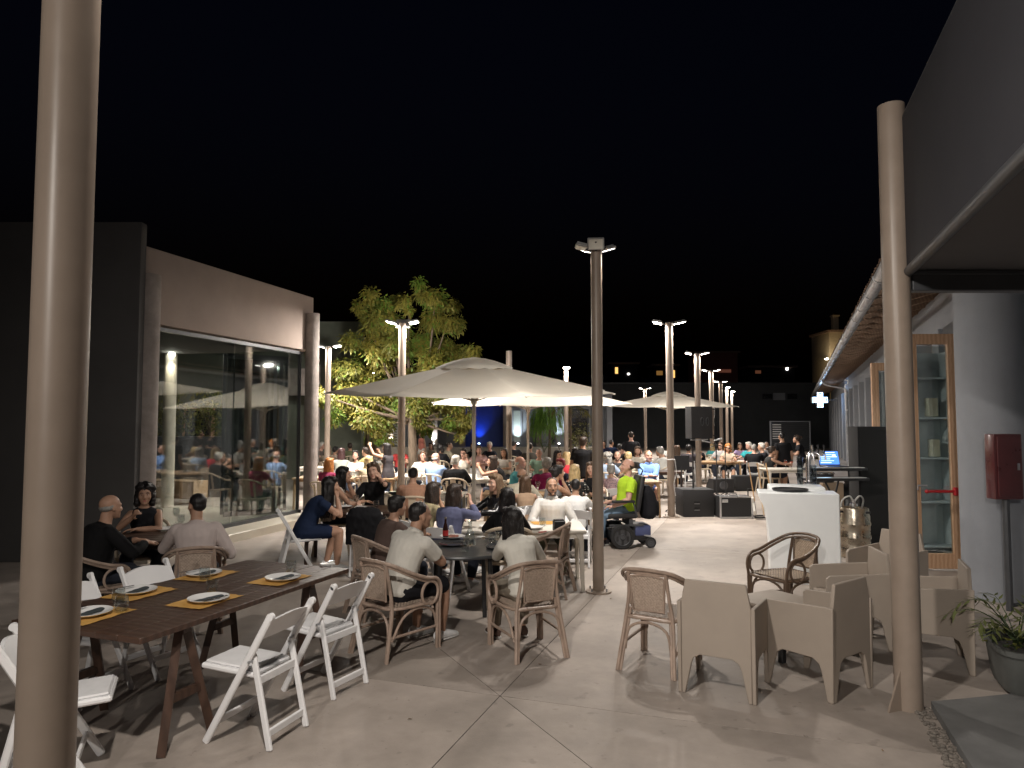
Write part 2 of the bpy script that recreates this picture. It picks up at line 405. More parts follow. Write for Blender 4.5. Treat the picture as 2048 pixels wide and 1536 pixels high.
for u, v, hd, lab, rope in row:
    Y = (ZT - CAM_H) * FPX / (847 - v); q = D(u, v, Y); lamp_post(q.x, Y, ZT, 0.17 if Y > 20 else 0.15, hd, lab, Y < 20, rope)
Y = (ZT - CAM_H) * FPX / (847 - 702); q = D(1018, 702, Y)
lamp_post(q.x, Y, ZT, 0.17, [], 'bare taupe post without a lamp rising behind the large umbrella', False)
# the near post at the left edge; its lamps and the next post of the row stand above and behind the camera
P0 = Vector((-0.998, 1.56, 0))
lamp_post(P0.x, P0.y, ZT, 0.114, [(-42, True, 26, 95)], 'big taupe lamp post close to the camera at the left edge', True)
lamp_post(-3.1, -5.6, ZT, 0.15, [(-62, True, 68, 230), (60, False, 45)], 'taupe lamp post standing behind the camera', True)

# ------------------------------------------------------------------ left building: roofed loggia with glazing
def zat(u, v, Y): return D(u, v, Y).z
LA = Vector((-5.46, 10.5)); LB = Vector((-4.22, 14.75)); LD = (LB - LA).normalized(); LN = Vector((-LD.y, LD.x))   # LN points into the building
lb = empty('corner_building', (LA.x, LA.y, 0), math.degrees(math.atan2(LD.y, LD.x)) - 90, 'low taupe rendered building with big glazing and round concrete columns at left', 'building')
Lw = (LB - LA).length                      # local: +Y along the front, -X into the building
b = MB(); b.box((-0.14, Lw / 2 + 0.02, 4.03), (0.28, Lw + 0.2, 1.14), None, 0.012); ob('parapet', b, m_wallL, lb)
b = MB(); b.box((-4.2, Lw / 2 - 0.05, 3.62), (7.8, Lw + 0.1, 0.28)); ob('roof_slab', b, m_soffit, lb)
b = MB(); b.box((-4.6, Lw / 2 - 0.1, 0.06), (10.2, Lw + 0.5, 0.16), None, 0.01); ob('floor_plinth', b, mat('pale_floor_tile', (0.52, 0.48, 0.40), 0.35, var=0.1, scale=2), lb)
for zr_ in (3.40, 0.17):
    b = MB(); b.box((-0.10, Lw / 2, zr_), (0.10, Lw - 0.3, 0.06)); ob('glazing_rail', b, m_darkmetal, lb)
for i, (y0, y1) in enumerate(((0.25, 2.15), (2.19, 4.15))):
    b = MB(); b.box((-0.10, (y0 + y1) / 2, 1.78), (0.012, y1 - y0, 3.18)); ob('glass_pane', b, m_glass, lb)
for y0 in (0.20, 4.22):
    b = MB(); b.box((-0.10, y0, 1.78), (0.055, 0.045, 3.2)); ob('mullion', b, m_darkmetal, lb)
for i in range(4):                         # folded door leaves standing open inside
    x0 = -0.25 - i * 0.09; an = 34 + i * 7; Mx = TR(x0, 4.05 - i * 0.06, 0.15, an)
    fr = MB(); w = 0.95
    for dx in (0.03, w - 0.03): fr.box((-dx, 0, 1.6), (0.06, 0.04, 3.1), Mx)
    for dz in (0.05, 3.12): fr.box((-w / 2, 0, dz), (w - 0.13, 0.04, 0.1), Mx)
    lf = ob('door_leaf', fr, m_darkmetal, lb)
    g = MB(); g.box((-w / 2, 0, 1.6), (w - 0.12, 0.01, 3.0), Mx); ob('glass_pane', g, m_glass, lf)
for y0, r0, h0 in ((-0.05, 0.165, 4.15), (Lw - 0.06, 0.14, 4.23)):
    b = MB(); b.tube([(0.10, y0, 0), (0.10, y0, h0)], r0, 28); ob('column', b, m_conc, lb)
b = MB(); b.tube([(-3.3, 4.2, 0.15), (-3.3, 4.2, 3.46)], 0.13, 20); col2 = ob('inner_column', b, mat('pale_column', (0.55, 0.5, 0.43), 0.7), lb)
b = MB(); b.tube([(-3.1, 4.0, 3.40), (-3.1, 4.0, 3.46)], 0.06, 14); dl = ob('downlight', b, m_lampon, lb)
li = bpy.data.lights.new('downlight', 'SPOT'); li.energy = 45; li.spot_size = R(120); li.spot_blend = 0.6; li.color = (1, 0.86, 0.66); li.shadow_soft_size = 0.05
lo = bpy.data.objects.new('downlight_lamp', li); COL.objects.link(lo); lo.parent = dl; lo.location = (-3.1, 4.0, 3.38)
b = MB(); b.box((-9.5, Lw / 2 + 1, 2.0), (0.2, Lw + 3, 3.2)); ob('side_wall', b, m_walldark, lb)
b = MB(); b.box((-4.6, 5.9, 0.36), (1.5, 0.5, 0.42), None, 0.01)
bench = ob('bench_block', b, wave_mat('bench_wood', (0.30, 0.20, 0.12), (0.38, 0.26, 0.16), 4)); bench.matrix_world = Matrix.Translation((LA.x, LA.y, 0)) @ Matrix.Rotation(math.atan2(LD.y, LD.x) - math.pi / 2, 4, 'Z')
tag(bench, 'wooden bench block on the pale floor inside the glazed room', 'bench')
# taller front slab of the building at the far left
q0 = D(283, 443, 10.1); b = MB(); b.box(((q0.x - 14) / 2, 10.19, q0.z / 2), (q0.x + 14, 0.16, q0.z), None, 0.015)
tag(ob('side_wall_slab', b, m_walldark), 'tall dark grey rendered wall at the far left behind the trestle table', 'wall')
# planter with shrubs behind the glazed room
def leaf_mesh(blobs, n, size, cols, droop=0.5, seed=1, name='crown', aspect=0.45, surf=0.75):
    rnd = random.Random(seed); vs_ = []; fs = []; mi = []
    tot = sum(b[3] * b[4] * b[5] for b in blobs) if len(blobs[0]) > 4 else sum(b[3] ** 2 for b in blobs)
    for b in blobs:
        c = Vector(b[:3]); rr = Vector(b[3:6]) if len(b) > 4 else Vector((b[3],) * 3)
        k = max(3, int(n * ((b[3] * b[4] * b[5]) if len(b) > 4 else b[3] ** 2) / tot))
        tone = rnd.choice(range(len(cols)))
        for _ in range(k):
            d = Vector((rnd.gauss(0, 1), rnd.gauss(0, 1), rnd.gauss(0, 1))).normalized()
            rad = rnd.uniform(surf, 1.05) if rnd.random() < 0.75 else rnd.uniform(0.2, 0.8)
            p = c + Vector((d.x * rr.x, d.y * rr.y, d.z * rr.z)) * rad
            ax = (d * 0.7 + Vector((0, 0, -droop)) + Vector((rnd.uniform(-.5, .5), rnd.uniform(-.5, .5), rnd.uniform(-.4, .4)))).normalized()
            sd = ax.cross(d + Vector((rnd.uniform(-.4, .4), rnd.uniform(-.4, .4), 0.3)))
            if sd.length < 1e-3: sd = ax.orthogonal()
            sd.normalize(); L = size * rnd.uniform(0.6, 1.25); W = L * aspect; nn = ax.cross(sd) * (L * 0.12)
            o = len(vs_); vs_ += [p, p + ax * L * 0.5 + sd * W * 0.5 + nn, p + ax * L, p + ax * L * 0.5 - sd * W * 0.5 + nn]
            fs.append((o, o + 1, o + 2)); fs.append((o, o + 2, o + 3))
            t = tone if rnd.random() < 0.6 else rnd.randrange(len(cols)); mi += [t, t]
    me = bpy.data.meshes.new(name); me.from_pydata([tuple(v) for v in vs_], [], fs)
    for m_ in cols: me.materials.append(m_)
    me.polygons.foreach_set('material_index', mi); me.update()
    return me
def leafmat(name, c):
    m = mat(name, c, 0.55, var=0.25, scale=3); nt = m.node_tree; N = nt.nodes
    t = N.new('ShaderNodeBsdfTranslucent'); t.inputs[0].default_value = (c[0] * 1.2, c[1] * 1.2, c[2] * 0.8, 1)
    mx = N.new('ShaderNodeMixShader'); mx.inputs[0].default_value = 0.28; o = [n for n in N if n.bl_idname == 'ShaderNodeOutputMaterial'][0]
    nt.links.new(N['Principled BSDF'].outputs[0], mx.inputs[1]); nt.links.new(t.outputs[0], mx.inputs[2]); nt.links.new(mx.outputs[0], o.inputs[0])
    return m
lf1, lf2, lf3 = leafmat('leaf_olive', (0.21, 0.19, 0.035)), leafmat('leaf_mid', (0.15, 0.155, 0.03)), leafmat('leaf_bright', (0.13, 0.21, 0.03))
lf4 = leafmat('leaf_dark', (0.05, 0.075, 0.03)); lf5 = leafmat('leaf_pale', (0.42, 0.40, 0.26))
b = MB(); x0, x1 = D(300, 900, 19).x, D(482, 900, 19).x
b.box(((x0 + x1) / 2 - 1, 19.3, 0.8), (x1 - x0 + 2, 0.7, 1.6), None, 0.02); tag(ob('planter_wall', b, m_darkmetal), 'long dark planter box seen through the glazing of the left building', 'planter')
for i in range(4):
    xx = x0 + (i + 0.4) * (x1 - x0) / 4; e = empty('shrub', (xx, 19.3, 1.6), 0, ['yellow green shrub at the left end of the dark planter', 'dark shrub second from the left in the dark planter', 'tall grassy shrub in the middle of the dark planter', 'low shrub at the right end of the dark planter'][i], 'shrub', 'shrubs in the dark planter')
    bl = [(random.uniform(-.3, .3), random.uniform(-.2, .2), random.uniform(0.2, 0.9), 0.32) for _ in range(6)]
    put('foliage', leaf_mesh(bl, 420, 0.13, [lf1, lf2] if i % 2 == 0 else [lf4, lf2], 0.1, 20 + i), e)
    b = MB(); [b.tube([(0, 0, 0), (random.uniform(-.2, .2), random.uniform(-.2, .2), 0.7)], 0.012, 5) for _ in range(4)]; ob('stem', b, m_bark, e)
# green-grey house behind
e = empty('rear_house', (-10.4, 25, 0), 0, 'plain green grey house wall rising behind the glazed building and the tree', 'building')
b = MB(); b.box((0, 0.2, 2.78), (10.2, 0.4, 5.56), None, 0.02); ob('wall', b, mat('green_grey_render', (0.13, 0.145, 0.115), 0.9, stain=0.15), e)
for xx in (-3.2, -0.6, 1.7):
    b = MB(); b.box((xx, -0.03, 1.75), (1.1, 0.08, 1.5)); f = ob('window', b, m_wood, e); b = MB(); b.box((xx, -0.08, 1.75), (0.9, 0.03, 1.3)); ob('pane', b, m_glassdark, f)
q = D(342, 800, 24.6); b = MB()
for k in range(60): b.ell((random.uniform(-.16, .16), random.uniform(-.05, .05), random.uniform(-0.75, 0.35)), 0.018, 6, 4)
b.tube([(0, 0, -0.75), (0, 0, 0.8)], 0.01, 5)
tag(ob('bead_lamp', b, mat('amber_beads', (0.5, 0.3, 0.1), 0.3, emit=(1.0, 0.62, 0.25), estr=3.0), None, q), 'hanging cluster of warm amber bead lights behind the glazing', 'lamp')
q = D(638, 745, 24); b = MB(); b.tube([(q.x, 23.6, 0), (q.x, 23.6, 3.9)], 0.16, 20); b.box((q.x - 0.9, 24, 3.35), (1.8, 0.3, 0.9), None, 0.02)
tag(ob('portal_column', b, m_conc), 'far round column carrying a beam, lit from the front beside the left building', 'column')

# ------------------------------------------------------------------ back of the square: grey wing with uplights
FY = 43.0
bk = empty('rear_wing', (0, FY, 0), 0, 'long low grey wing across the back lit by small uplights', 'building')
xl, xr = D(560, 850, FY).x, D(1224, 850, FY).x
b = MB(); b.box(((xl + xr) / 2, 0.4, 1.85), (xr - xl, 0.8, 3.7), None, 0.02); ob('wall', b, m_greywall, bk)
b = MB(); b.box(((xl + xr) / 2, 0.4, 3.78), (xr - xl + 0.2, 1.0, 0.15), None, 0.02); ob('coping', b, m_darkmetal, bk)
b = MB(); b.box(((xl + xr) / 2, -1.5, 0.28), (xr - xl - 1, 1.4, 0.6), None, 0.02); ob('planting_kerb', b, mat('pale_kerb', (0.55, 0.5, 0.42), 0.8, stain=0.15), bk)
for (u0, u1, v0, v1) in ((686, 714, 800, 889), (741, 752, 800, 889), (1100, 1112, 820, 889), (1140, 1178, 818, 889), (600, 640, 800, 889), (820, 838, 815, 889)):
    a_, c_ = D(u0, v0, FY), D(u1, v1, FY); b = MB(); b.box(((a_.x + c_.x) / 2, -0.02, (a_.z + c_.z) / 2), (c_.x - a_.x, 0.10, a_.z - c_.z)); f = ob('window', b, m_darkmetal, bk)
    b = MB(); b.box(((a_.x + c_.x) / 2, -0.085, (a_.z + c_.z) / 2), (c_.x - a_.x - 0.2, 0.03, a_.z - c_.z - 0.2)); ob('pane', b, m_glassdark, f)
a_, c_ = D(1024, 817, FY), D(1044, 887, FY); b = MB(); b.box(((a_.x + c_.x) / 2, -0.04, (a_.z + c_.z) / 2), (c_.x - a_.x, 0.14, a_.z - c_.z)); f = ob('window', b, m_greycol, bk)
b = MB(); b.box(((a_.x + c_.x) / 2, -0.12, (a_.z + c_.z) / 2), (c_.x - a_.x - 0.2, 0.03, a_.z - c_.z - 0.25)); ob('pane', b, mat('curtained_pane', (0.45, 0.5, 0.45), 0.4), f)
for u0 in (669, 735, 783, 870, 925, 1012, 1078, 1200, 1218):
    q = D(u0, 850, FY - 0.3); b = MB(); b.box((q.x, -0.3, 1.85), (0.34, 0.34, 3.7), None, 0.01); ob('pilaster', b, m_pole if u0 not in (1200, 1218) else m_greycol, bk)
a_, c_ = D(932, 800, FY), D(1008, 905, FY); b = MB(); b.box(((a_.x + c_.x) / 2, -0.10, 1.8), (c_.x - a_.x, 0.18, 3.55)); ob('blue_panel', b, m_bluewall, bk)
def uplight(u, az_tilt, col, en, label, bulb=(1, 1, 1)):
    q = D(u, 893, FY - 0.6); e = empty('uplight', (q.x, FY - 0.6, 0.58), 0, label, 'spotlight', 'small uplights along the grey wing')
    b = MB(); b.lathe([(0.07, 0), (0.09, 0.04), (0.09, 0.14), (0.06, 0.16)], 14); ob('housing', b, m_darkmetal, e)
    b = MB(); b.ell((0, 0, 0.17), (0.07, 0.07, 0.05), 12, 6); ob('bulb', b, mat('uplight_bulb_%d' % (col[2] * 9 + col[0] * 90), (1, 1, 1), emit=bulb, estr=8), e)
    li = bpy.data.lights.new('uplight', 'SPOT'); li.energy = en * 0.7; li.color = col; li.spot_size = R(84); li.spot_blend = 1.0; li.shadow_soft_size = 0.04
    lo = bpy.data.objects.new('uplight_lamp', li); COL.objects.link(lo); lo.parent = e; lo.location = (0, 0, 0.26); lo.rotation_euler = (R(180 - 17), 0, 0)
for u, col, en, lab in ((708, (0.75, 0.88, 1), 260, 'white uplight at the left, beside a dark window'), (780, (1, 0.97, 0.92), 300, 'bright uplight behind the tree foliage beside white louvres'),
                        (866, (0.8, 0.9, 1), 260, 'white uplight right of the big tree trunk'), (958, (0.06, 0.2, 1), 120, 'blue uplight washing the dark blue panel'),
                        (1036, (0.78, 0.9, 1), 220, 'white uplight under the curtained window'), (1118, (0.78, 0.9, 1), 260, 'white uplight right of the weeping tree'), (655, (0.75, 0.88, 1), 200, 'white uplight farthest left on the grey wing')):
    uplight(u, 0, col, en, lab, (0.4, 0.55, 1) if col[0] < 0.2 else (1, 1, 1))
lv = empty('louvre_gate', (D(772, 890, FY - 0.6).x, FY - 0.62, 0.6), 0, 'white slatted gate lit brightly behind the tree', 'gate')
for k in range(13):
    b = MB(); b.box((0, 0, 0.12 + k * 0.16), (1.35, 0.03, 0.10), None, 0.004); ob('slat', b, m_white, lv)
b = MB(); b.box((-0.7, 0, 1.1), (0.06, 0.06, 2.2)); b.box((0.7, 0, 1.1), (0.06, 0.06, 2.2)); ob('frame', b, m_white, lv)
# dark hall on the right side of the back
HY = 57.0
hl = empty('dark_hall', (0, HY, 0), 0, 'wide unlit dark grey hall closing the square behind the stage', 'building')
xa, xb = D(1190, 800, HY).x, D(1660, 800, HY).x; zt = D(1400, 768, HY).z
b = MB(); b.box(((xa + xb) / 2, 0.4, zt / 2), (xb - xa, 0.8, zt), None, 0.02); ob('wall', b, mat('anthracite_render', (0.07, 0.075, 0.08), 0.9, var=0.08, stain=0.1), hl)
b = MB(); b.box(((xa + xb) / 2, 0.38, zt + 0.06), (xb - xa + 0.3, 1.0, 0.12)); ob('coping', b, m_darkmetal, hl)
for (u0, u1, v0, v1) in ((1522, 1546, 786, 800), (1572, 1596, 786, 800)):
    a_, c_ = D(u0, v0, HY), D(u1, v1, HY); b = MB(); b.box(((a_.x + c_.x) / 2, 0.0, (a_.z + c_.z) / 2), (c_.x - a_.x, 0.10, a_.z - c_.z)); f = ob('window', b, m_darkmetal, hl)
    b = MB(); b.box(((a_.x + c_.x) / 2, -0.06, (a_.z + c_.z) / 2), (c_.x - a_.x - 0.2, 0.03, a_.z - c_.z - 0.15)); ob('pane', b, m_glassdark, f)
a_, c_ = D(1546, 786, HY), D(1570, 800, HY); b = MB()
b.box(((a_.x + c_.x) / 2, -0.03, (a_.z + c_.z) / 2), (c_.x - a_.x, 0.08, a_.z - c_.z))
vt = ob('vent', b, m_greywall, hl)
for k in range(9):
    b = MB(); b.box((a_.x + (k + 0.5) * (c_.x - a_.x) / 9, -0.09, (a_.z + c_.z) / 2), (0.05, 0.04, a_.z - c_.z - 0.06)); ob('vent_slat', b, m_greycol, vt)
q = D(1580, 845, 50); gt = empty('slatted_gate', (q.x, 50, 0), 0, 'dark slatted metal gate at the end of the square behind the standing waiter', 'gate')
for k in range(14):
    b = MB(); b.box((0, 0, 0.2 + k * 0.135), (2.7, 0.04, 0.09)); ob('slat', b, m_darkmetal, gt)
b = MB(); b.box((-1.38, 0, 1.0), (0.08, 0.08, 2.1)); b.box((1.38, 0, 1.0), (0.08, 0.08, 2.1)); b.box((0, 0, 2.09), (2.84, 0.08, 0.06)); ob('frame', b, m_greycol, gt)
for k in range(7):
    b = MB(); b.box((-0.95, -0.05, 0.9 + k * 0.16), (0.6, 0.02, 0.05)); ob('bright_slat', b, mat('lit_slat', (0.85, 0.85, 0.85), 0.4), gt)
# yellow house on the right, beyond the eaves
yh = empty('yellow_house', (D(1692, 800, 66).x, 66, 0), 0, 'narrow ochre yellow house with a chimney behind the right eaves', 'building')
zz = D(1660, 664, 66).z
b = MB(); b.box((1.6, 2, zz / 2), (6.0, 4, zz), None, 0.02); ob('wall', b, m_cream, yh)
b = MB(); b.box((1.6, 2, zz + 0.1), (6.3, 4.3, 0.2)); rf = ob('roof', b, m_tile, yh)
b = MB(); b.box((-0.4, 1.0, zz + 0.85), (0.5, 0.5, 1.5)); b.box((-0.4, 1.0, zz + 1.65), (0.66, 0.66, 0.12)); ob('chimney', b, m_cream, rf)
b = MB(); b.box((-0.6, -0.05, zz - 4.2), (0.8, 0.1, 1.6)); w_ = ob('window', b, m_wood, yh); b = MB(); b.box((-0.6, -0.12, zz - 4.2), (0.6, 0.03, 1.4)); ob('pane', b, m_glassdark, w_)
lp = empty('wall_lamp', (D(1668, 700, 65).x - 0.6, 65.2, zz - 2.6), 0, 'small street lamp lighting the ochre house wall', 'lamp')
b = MB(); b.box((0, 0, 0), (0.2, 0.3, 0.08)); ob('lamp_head', b, m_lampon, lp)
li = bpy.data.lights.new('wall_lamp', 'POINT'); li.energy = 70; li.color = (1, 0.72, 0.35); li.shadow_soft_size = 0.1
lo = bpy.data.objects.new('wall_lamp_light', li); COL.objects.link(lo); lo.parent = lp; lo.location = (-0.4, -1.4, -0.3)
# hillside with a few lit windows
b = MB(); n = 60; vs_ = []; fs = []
for i in range(n):
    x = -160 + 320 * i / (n - 1); z = 13 + 4 * noise.noise(Vector((x * 0.02, 0, 3))) + 1.2 * noise.noise(Vector((x * 0.11, 1, 3)))
    vs_ += [(x, 120, -1), (x, 150, z * 0.75), (x, 185, z), (x, 220, -1)]
for i in range(n - 1):
    for k in range(3): fs.append((i * 4 + k, i * 4 + k + 1, (i + 1) * 4 + k + 1, (i + 1) * 4 + k))
b.add(vs_, fs); tag(ob('hill', b, m_night), kind='structure')
m_litw = mat('lit_window_amber', (0.8, 0.5, 0.2), emit=(1, 0.55, 0.16), estr=0.9); m_litc = mat('lit_window_white', (0.9, 0.9, 0.9), emit=(1, 0.95, 0.9), estr=5)
def house(u0, u1, v0, v1, Y, label, wins, m_):
    a_, c_ = D(u0, v0, Y), D(u1, v1, Y); e = empty('hill_house', ((a_.x + c_.x) / 2, Y, 0), 0, label, 'house')
    b = MB(); b.box((0, 2, a_.z / 2), (c_.x - a_.x, 4, a_.z)); ob('wall', b, m_, e)
    b = MB(); b.box((0, 2, a_.z + 0.15), (c_.x - a_.x + 0.8, 4.6, 0.3)); ob('roof', b, m_tile, e)
    for (u, v, w, h, mm) in wins:
        q = D(u, v, Y); b = MB(); b.box((q.x - (a_.x + c_.x) / 2, -0.05, q.z), (w, 0.06, h)); ob('lit_window', b, mm, e)
m_dimred = mat('brick_red_render', (0.30, 0.12, 0.09), 0.9)
house(1388, 1476, 706, 770, 112, 'dim brick red house on the dark hill behind the lamp posts', [(1448, 742, 2.2, 0.5, mat('dim_red', (.3, .1, .06), emit=(0.9, 0.32, 0.2), estr=0.05))], m_dimred)
house(1222, 1275, 728, 780, 112, 'dark hill house with one narrow amber window', [(1233, 741, 0.45, 1.0, m_litw), (1257, 748, 0.35, 0.25, m_litc)], m_night)
house(1308, 1355, 732, 780, 114, 'dark hill house with two faint amber windows', [(1319, 746, 1.0, 0.7, mat('dim_amber', (.3, .15, .06), emit=(0.9, 0.45, 0.12), estr=0.12)), (1347, 748, 0.4, 1.2, m_litw)], m_night)
house(1500, 1590, 735, 780, 113, 'dark hill house with a single white lamp', [(1574, 737, 0.35, 0.5, m_litc), (1516, 744, 0.9, 0.5, mat('dim_amber2', (.3, .12, .08), emit=(0.8, 0.3, 0.15), estr=0.06))], m_night)
# ------------------------------------------------------------------ right building with tiled eaves
e0, e1 = G(1780, 520, 4.1), G(1640, 765, 4.1)
ed = (e1 - e0).normalized(); rzR = math.degrees(math.atan2(ed.y, ed.x)) - 90
W0 = e0 - ed * ((e0.y - 5.5) / ed.y)       # start of the eaves, near the camera
rb = empty('tiled_building', (W0.x, W0.y, 0), rzR, 'long grey single storey building on the right with tiled timber eaves and gutter', 'building')
RM = Matrix.Translation((W0.x, W0.y, 0)) @ Matrix.Rotation(R(rzR), 4, 'Z'); RI = RM.inverted()
LEN = 52.0; WX = 1.15                      # local: +Y along the eaves, wall face at x = WX
b = MB()
gp = [(0.10 * math.cos(R(a)), 0.10 * math.sin(R(a))) for a in range(180, 361, 20)]
pts = []; fs = []
for i, yy in enumerate((0, LEN)):
    for (x, z) in gp: pts.append((x, yy, 4.1 + z))
    for (x, z) in gp[::-1]: pts.append((x * 0.93, yy, 4.1 + z * 0.93 + 0.001))
n = len(gp) * 2
fs = [(k, (k + 1) % n, n + (k + 1) % n, n + k) for k in range(n)]
b.add(pts, fs); gut = ob('gutter', b, m_steel, rb)
for k in range(36):
    b = MB(); b.tube([(0.106 * math.cos(R(a)), 0, 0.106 * math.sin(R(a))) for a in range(175, 366, 19)], 0.006, 5); ob('gutter_strap', b, m_steel, gut, (0, 0.8 + k * 1.45, 4.1))
b = MB(); b.box((1.1, LEN / 2, 4.33), (2.3, LEN, 0.025), Matrix.Rotation(0, 4, 'Y')); bd = ob('soffit_boards', b, mat('dark_boards', (.045, .032, .025), .8, var=.3, scale=5), rb)
bd.matrix_local = Matrix.Translation((0, 0, 0)) @ Matrix.Translation((0, 0, 4.19)) @ Matrix.Rotation(R(-14), 4, 'Y') @ Matrix.Translation((0, 0, -4.33 + 0.02))
raf = MB(); ogee = [(.04, .09), (1.62, .09), (1.62, -.085), (.62, -.085), (.54, -.08), (.46, -.055), (.40, -.015), (.34, .01), (.27, .012), (.20, -.015), (.13, -.02), (.07, .01), (.04, .05)]
raf.prism(ogee, .085, Matrix.Translation((0, .05, 0)) @ Matrix.Rotation(R(90), 4, 'X')); rme = raf.mesh('rafter', m_rafter, 30)
for k in range(54):
    o = put('rafter', rme, rb); o.matrix_local = Matrix.Translation((0.06, 0.15 + k * 0.96, 4.06)) @ Matrix.Rotation(R(-14), 4, 'Y') @ Matrix.Rotation(R(random.uniform(-1, 1)), 4, 'Z')
tl = MB()                                  # one curved roof tile, its end proud of the boards over the gutter
pr = []
for i in range(9):
    a = math.pi * i / 8; pr.append((0.085 * math.cos(a), 0.05 * math.sin(a)))
pin = [(x * 0.84, z * 0.8 - 0.003) for x, z in pr[::-1]]
sec = pr + pin; vs_ = [(x_, y, z) for x_ in (0, 0.45) for (y, z) in sec]; n = len(sec)
tl.add(vs_, [(k, (k + 1) % n, n + (k + 1) % n, n + k) for k in range(n)] + [tuple(range(n)), tuple(range(2 * n - 1, n - 1, -1))])
tme = tl.mesh('roof_tile', m_tile)
for k in range(235):
    o = put('roof_tile', tme, rb); o.matrix_local = Matrix.Translation((-0.02 + random.uniform(-.008, .008), 0.1 + k * 0.218, 4.262)) @ Matrix.Rotation(R(-14), 4, 'Y') @ Matrix.Rotation(R(random.uniform(-2, 2)), 4, 'Z')
b = MB(); b.box((4.2, LEN / 2, 5.0), (6.0, LEN, 0.06)); o = ob('roof', b, m_tile, rb); o.matrix_local = Matrix.Translation((0, 0, 0.02)) @ Matrix.Translation((0, 0, 4.24)) @ Matrix.Rotation(R(-14), 4, 'Y') @ Matrix.Translation((-0.8, 0, -5.0))
b = MB(); b.box((WX + 0.35, LEN / 2 + 0.6, 3.92), (0.5, LEN - 1.2, 0.75)); ob('lintel', b, m_greycol, rb)
b = MB(); b.box((WX + 4.0, LEN / 2, 0.03), (8, LEN, 0.05)); ob('floor', b, m_slab2, rb)
b = MB(); b.box((WX + 4.6, LEN / 2 + 2, 2.0), (0.2, LEN, 4.0)); ob('inner_wall', b, mat('shop_white', (0.62, 0.68, 0.70), 0.8), rb)
yl = (RI @ Vector((6.0, 9.45, 0))).y       # doorway position along the wall
for k in range(17):                        # bays: pilaster + window
    y0 = yl + 3.1 + k * 2.75
    b = MB(); b.box((WX + 0.22, y0, 1.78), (0.60, 0.62, 3.54), None, 0.012); ob('pilaster', b, m_greycol, rb)
    if k < 16:
        b = MB(); yc = y0 + 1.375
        for yy in (y0 + 0.36, y0 + 2.39): b.box((WX + 0.30, yy, 1.75), (0.10, 0.09, 3.4))
        b.box((WX + 0.30, yc, 3.48), (0.10, 2.12, 0.09)); b.box((WX + 0.30, yc, 0.12), (0.10, 2.12, 0.14)); b.box((WX + 0.30, yc, 1.75), (0.10, 0.07, 3.2))
        f = ob('window', b, m_darkmetal if k else m_wood, rb); b = MB(); b.box((WX + 0.32, yc, 1.75), (0.02, 1.98, 3.3)); ob('pane', b, m_glassdark if k else m_glass, f)
b = MB(); b.box((WX + 0.22, yl + 0.35, 1.78), (0.5, 0.16, 3.54)); ob('door_jamb', b, m_darkmetal, rb)
b = MB(); b.box((WX + 0.22, yl + 1.55, 3.36), (0.5, 2.25, 0.38)); ob('door_lintel', b, m_darkmetal, rb)
c_ = RI @ Vector((5.50, 8.15, 0)); b = MB(); b.tube([(c_.x, c_.y, 0), (c_.x, c_.y, 4.1)], 0.345, 40); ob('round_pillar', b, m_greycol, rb)
b = MB(); b.box((c_.x + 0.6, c_.y - 2.2, 2.0), (0.3, 3.8, 4.0)); ob('near_wall', b, m_greycol, rb)
b = MB(); b.box((c_.x + 0.32, c_.y + 0.62, 1.78), (0.5, 0.6, 3.54)); ob('jamb_pier', b, m_greycol, rb)
# oak threshold strip at the foot of the door
b = MB(); b.box((WX - 0.05, yl + 0.1, 0.06), (0.22, 2.2, 0.10), None, 0.01); ob('threshold', b, m_wood, rb)
dpq = D(1690, 900, 33); yy = (RI @ dpq).y
b = MB(); b.tube(spline([(0.0, yy, 4.02), (0.0, yy, 3.9), (0.15, yy, 3.75), (0.7, yy, 3.62), (WX - 0.16, yy, 3.5), (WX - 0.16, yy, 3.2)], 4) + [(WX - 0.16, yy, 0.0)], 0.045, 10); ob('downpipe', b, m_steel, rb)
for k in (0.5, 1.8, 3.0):
    b = MB(); b.box((WX - 0.08, yy, k), (0.16, 0.11, 0.03)); ob('pipe_clip', b, m_steel, rb)

# open oak door leaf, facing the camera
def oak_leaf(loc, rz, w, h, label, knob=True):
    e = empty('door_leaf', loc, rz, label, 'door', 'open oak doors of the right building')
    for x in (-w + 0.06, -0.06):
        b = MB(); b.box((x, 0, h / 2), (0.12, 0.06, h), None, 0.005); ob('stile', b, m_wood, e)
    for z, hh in ((0.10, 0.2), (h - 0.07, 0.14)):
        b = MB(); b.box((-w / 2, 0, z), (w - 0.24, 0.056, hh), None, 0.005); ob('rail', b, m_wood, e)
    b = MB(); b.box((-w / 2, 0, h / 2), (w - 0.23, 0.014, h - 0.33)); ob('glass_pane', b, m_glass, e)
    if knob:
        b = MB(); b.tube([(-w + 0.05, -0.03, 1.05), (-w + 0.05, -0.09, 1.05), (-w + 0.05, -0.09, 1.1), (-w + 0.17, -0.09, 1.1)], 0.012, 8); ob('handle', b, m_steel, e)
    return e
q = G(1926, 1142); oak_leaf((q.x, q.y, 0.03), -3, 0.64, D(1900, 668, q.y).z - 0.03, 'open oak framed glass door beside the grey round pillar')
q2 = D(1792, 850, 12.6); oak_leaf((q2.x + 0.15, 12.6, 0.03), -4, 0.55, 3.0, 'second oak framed glass door farther along, behind the black cabinet', False)
b = MB(); b.tube([(-0.17, 0, 0), (0.17, 0, 0)], 0.018, 10); b.ell((-0.18, 0, 0), 0.026, 10, 6); b.box((0.2, 0, 0), (0.05, 0.06, 0.11), None, 0.01)
tag(ob('push_bar', b, mat('red_plastic', (0.45, 0.02, 0.025), 0.4), None, D(1881, 983, q.y - 0.1)), 'red push bar on the open oak door', 'push bar')
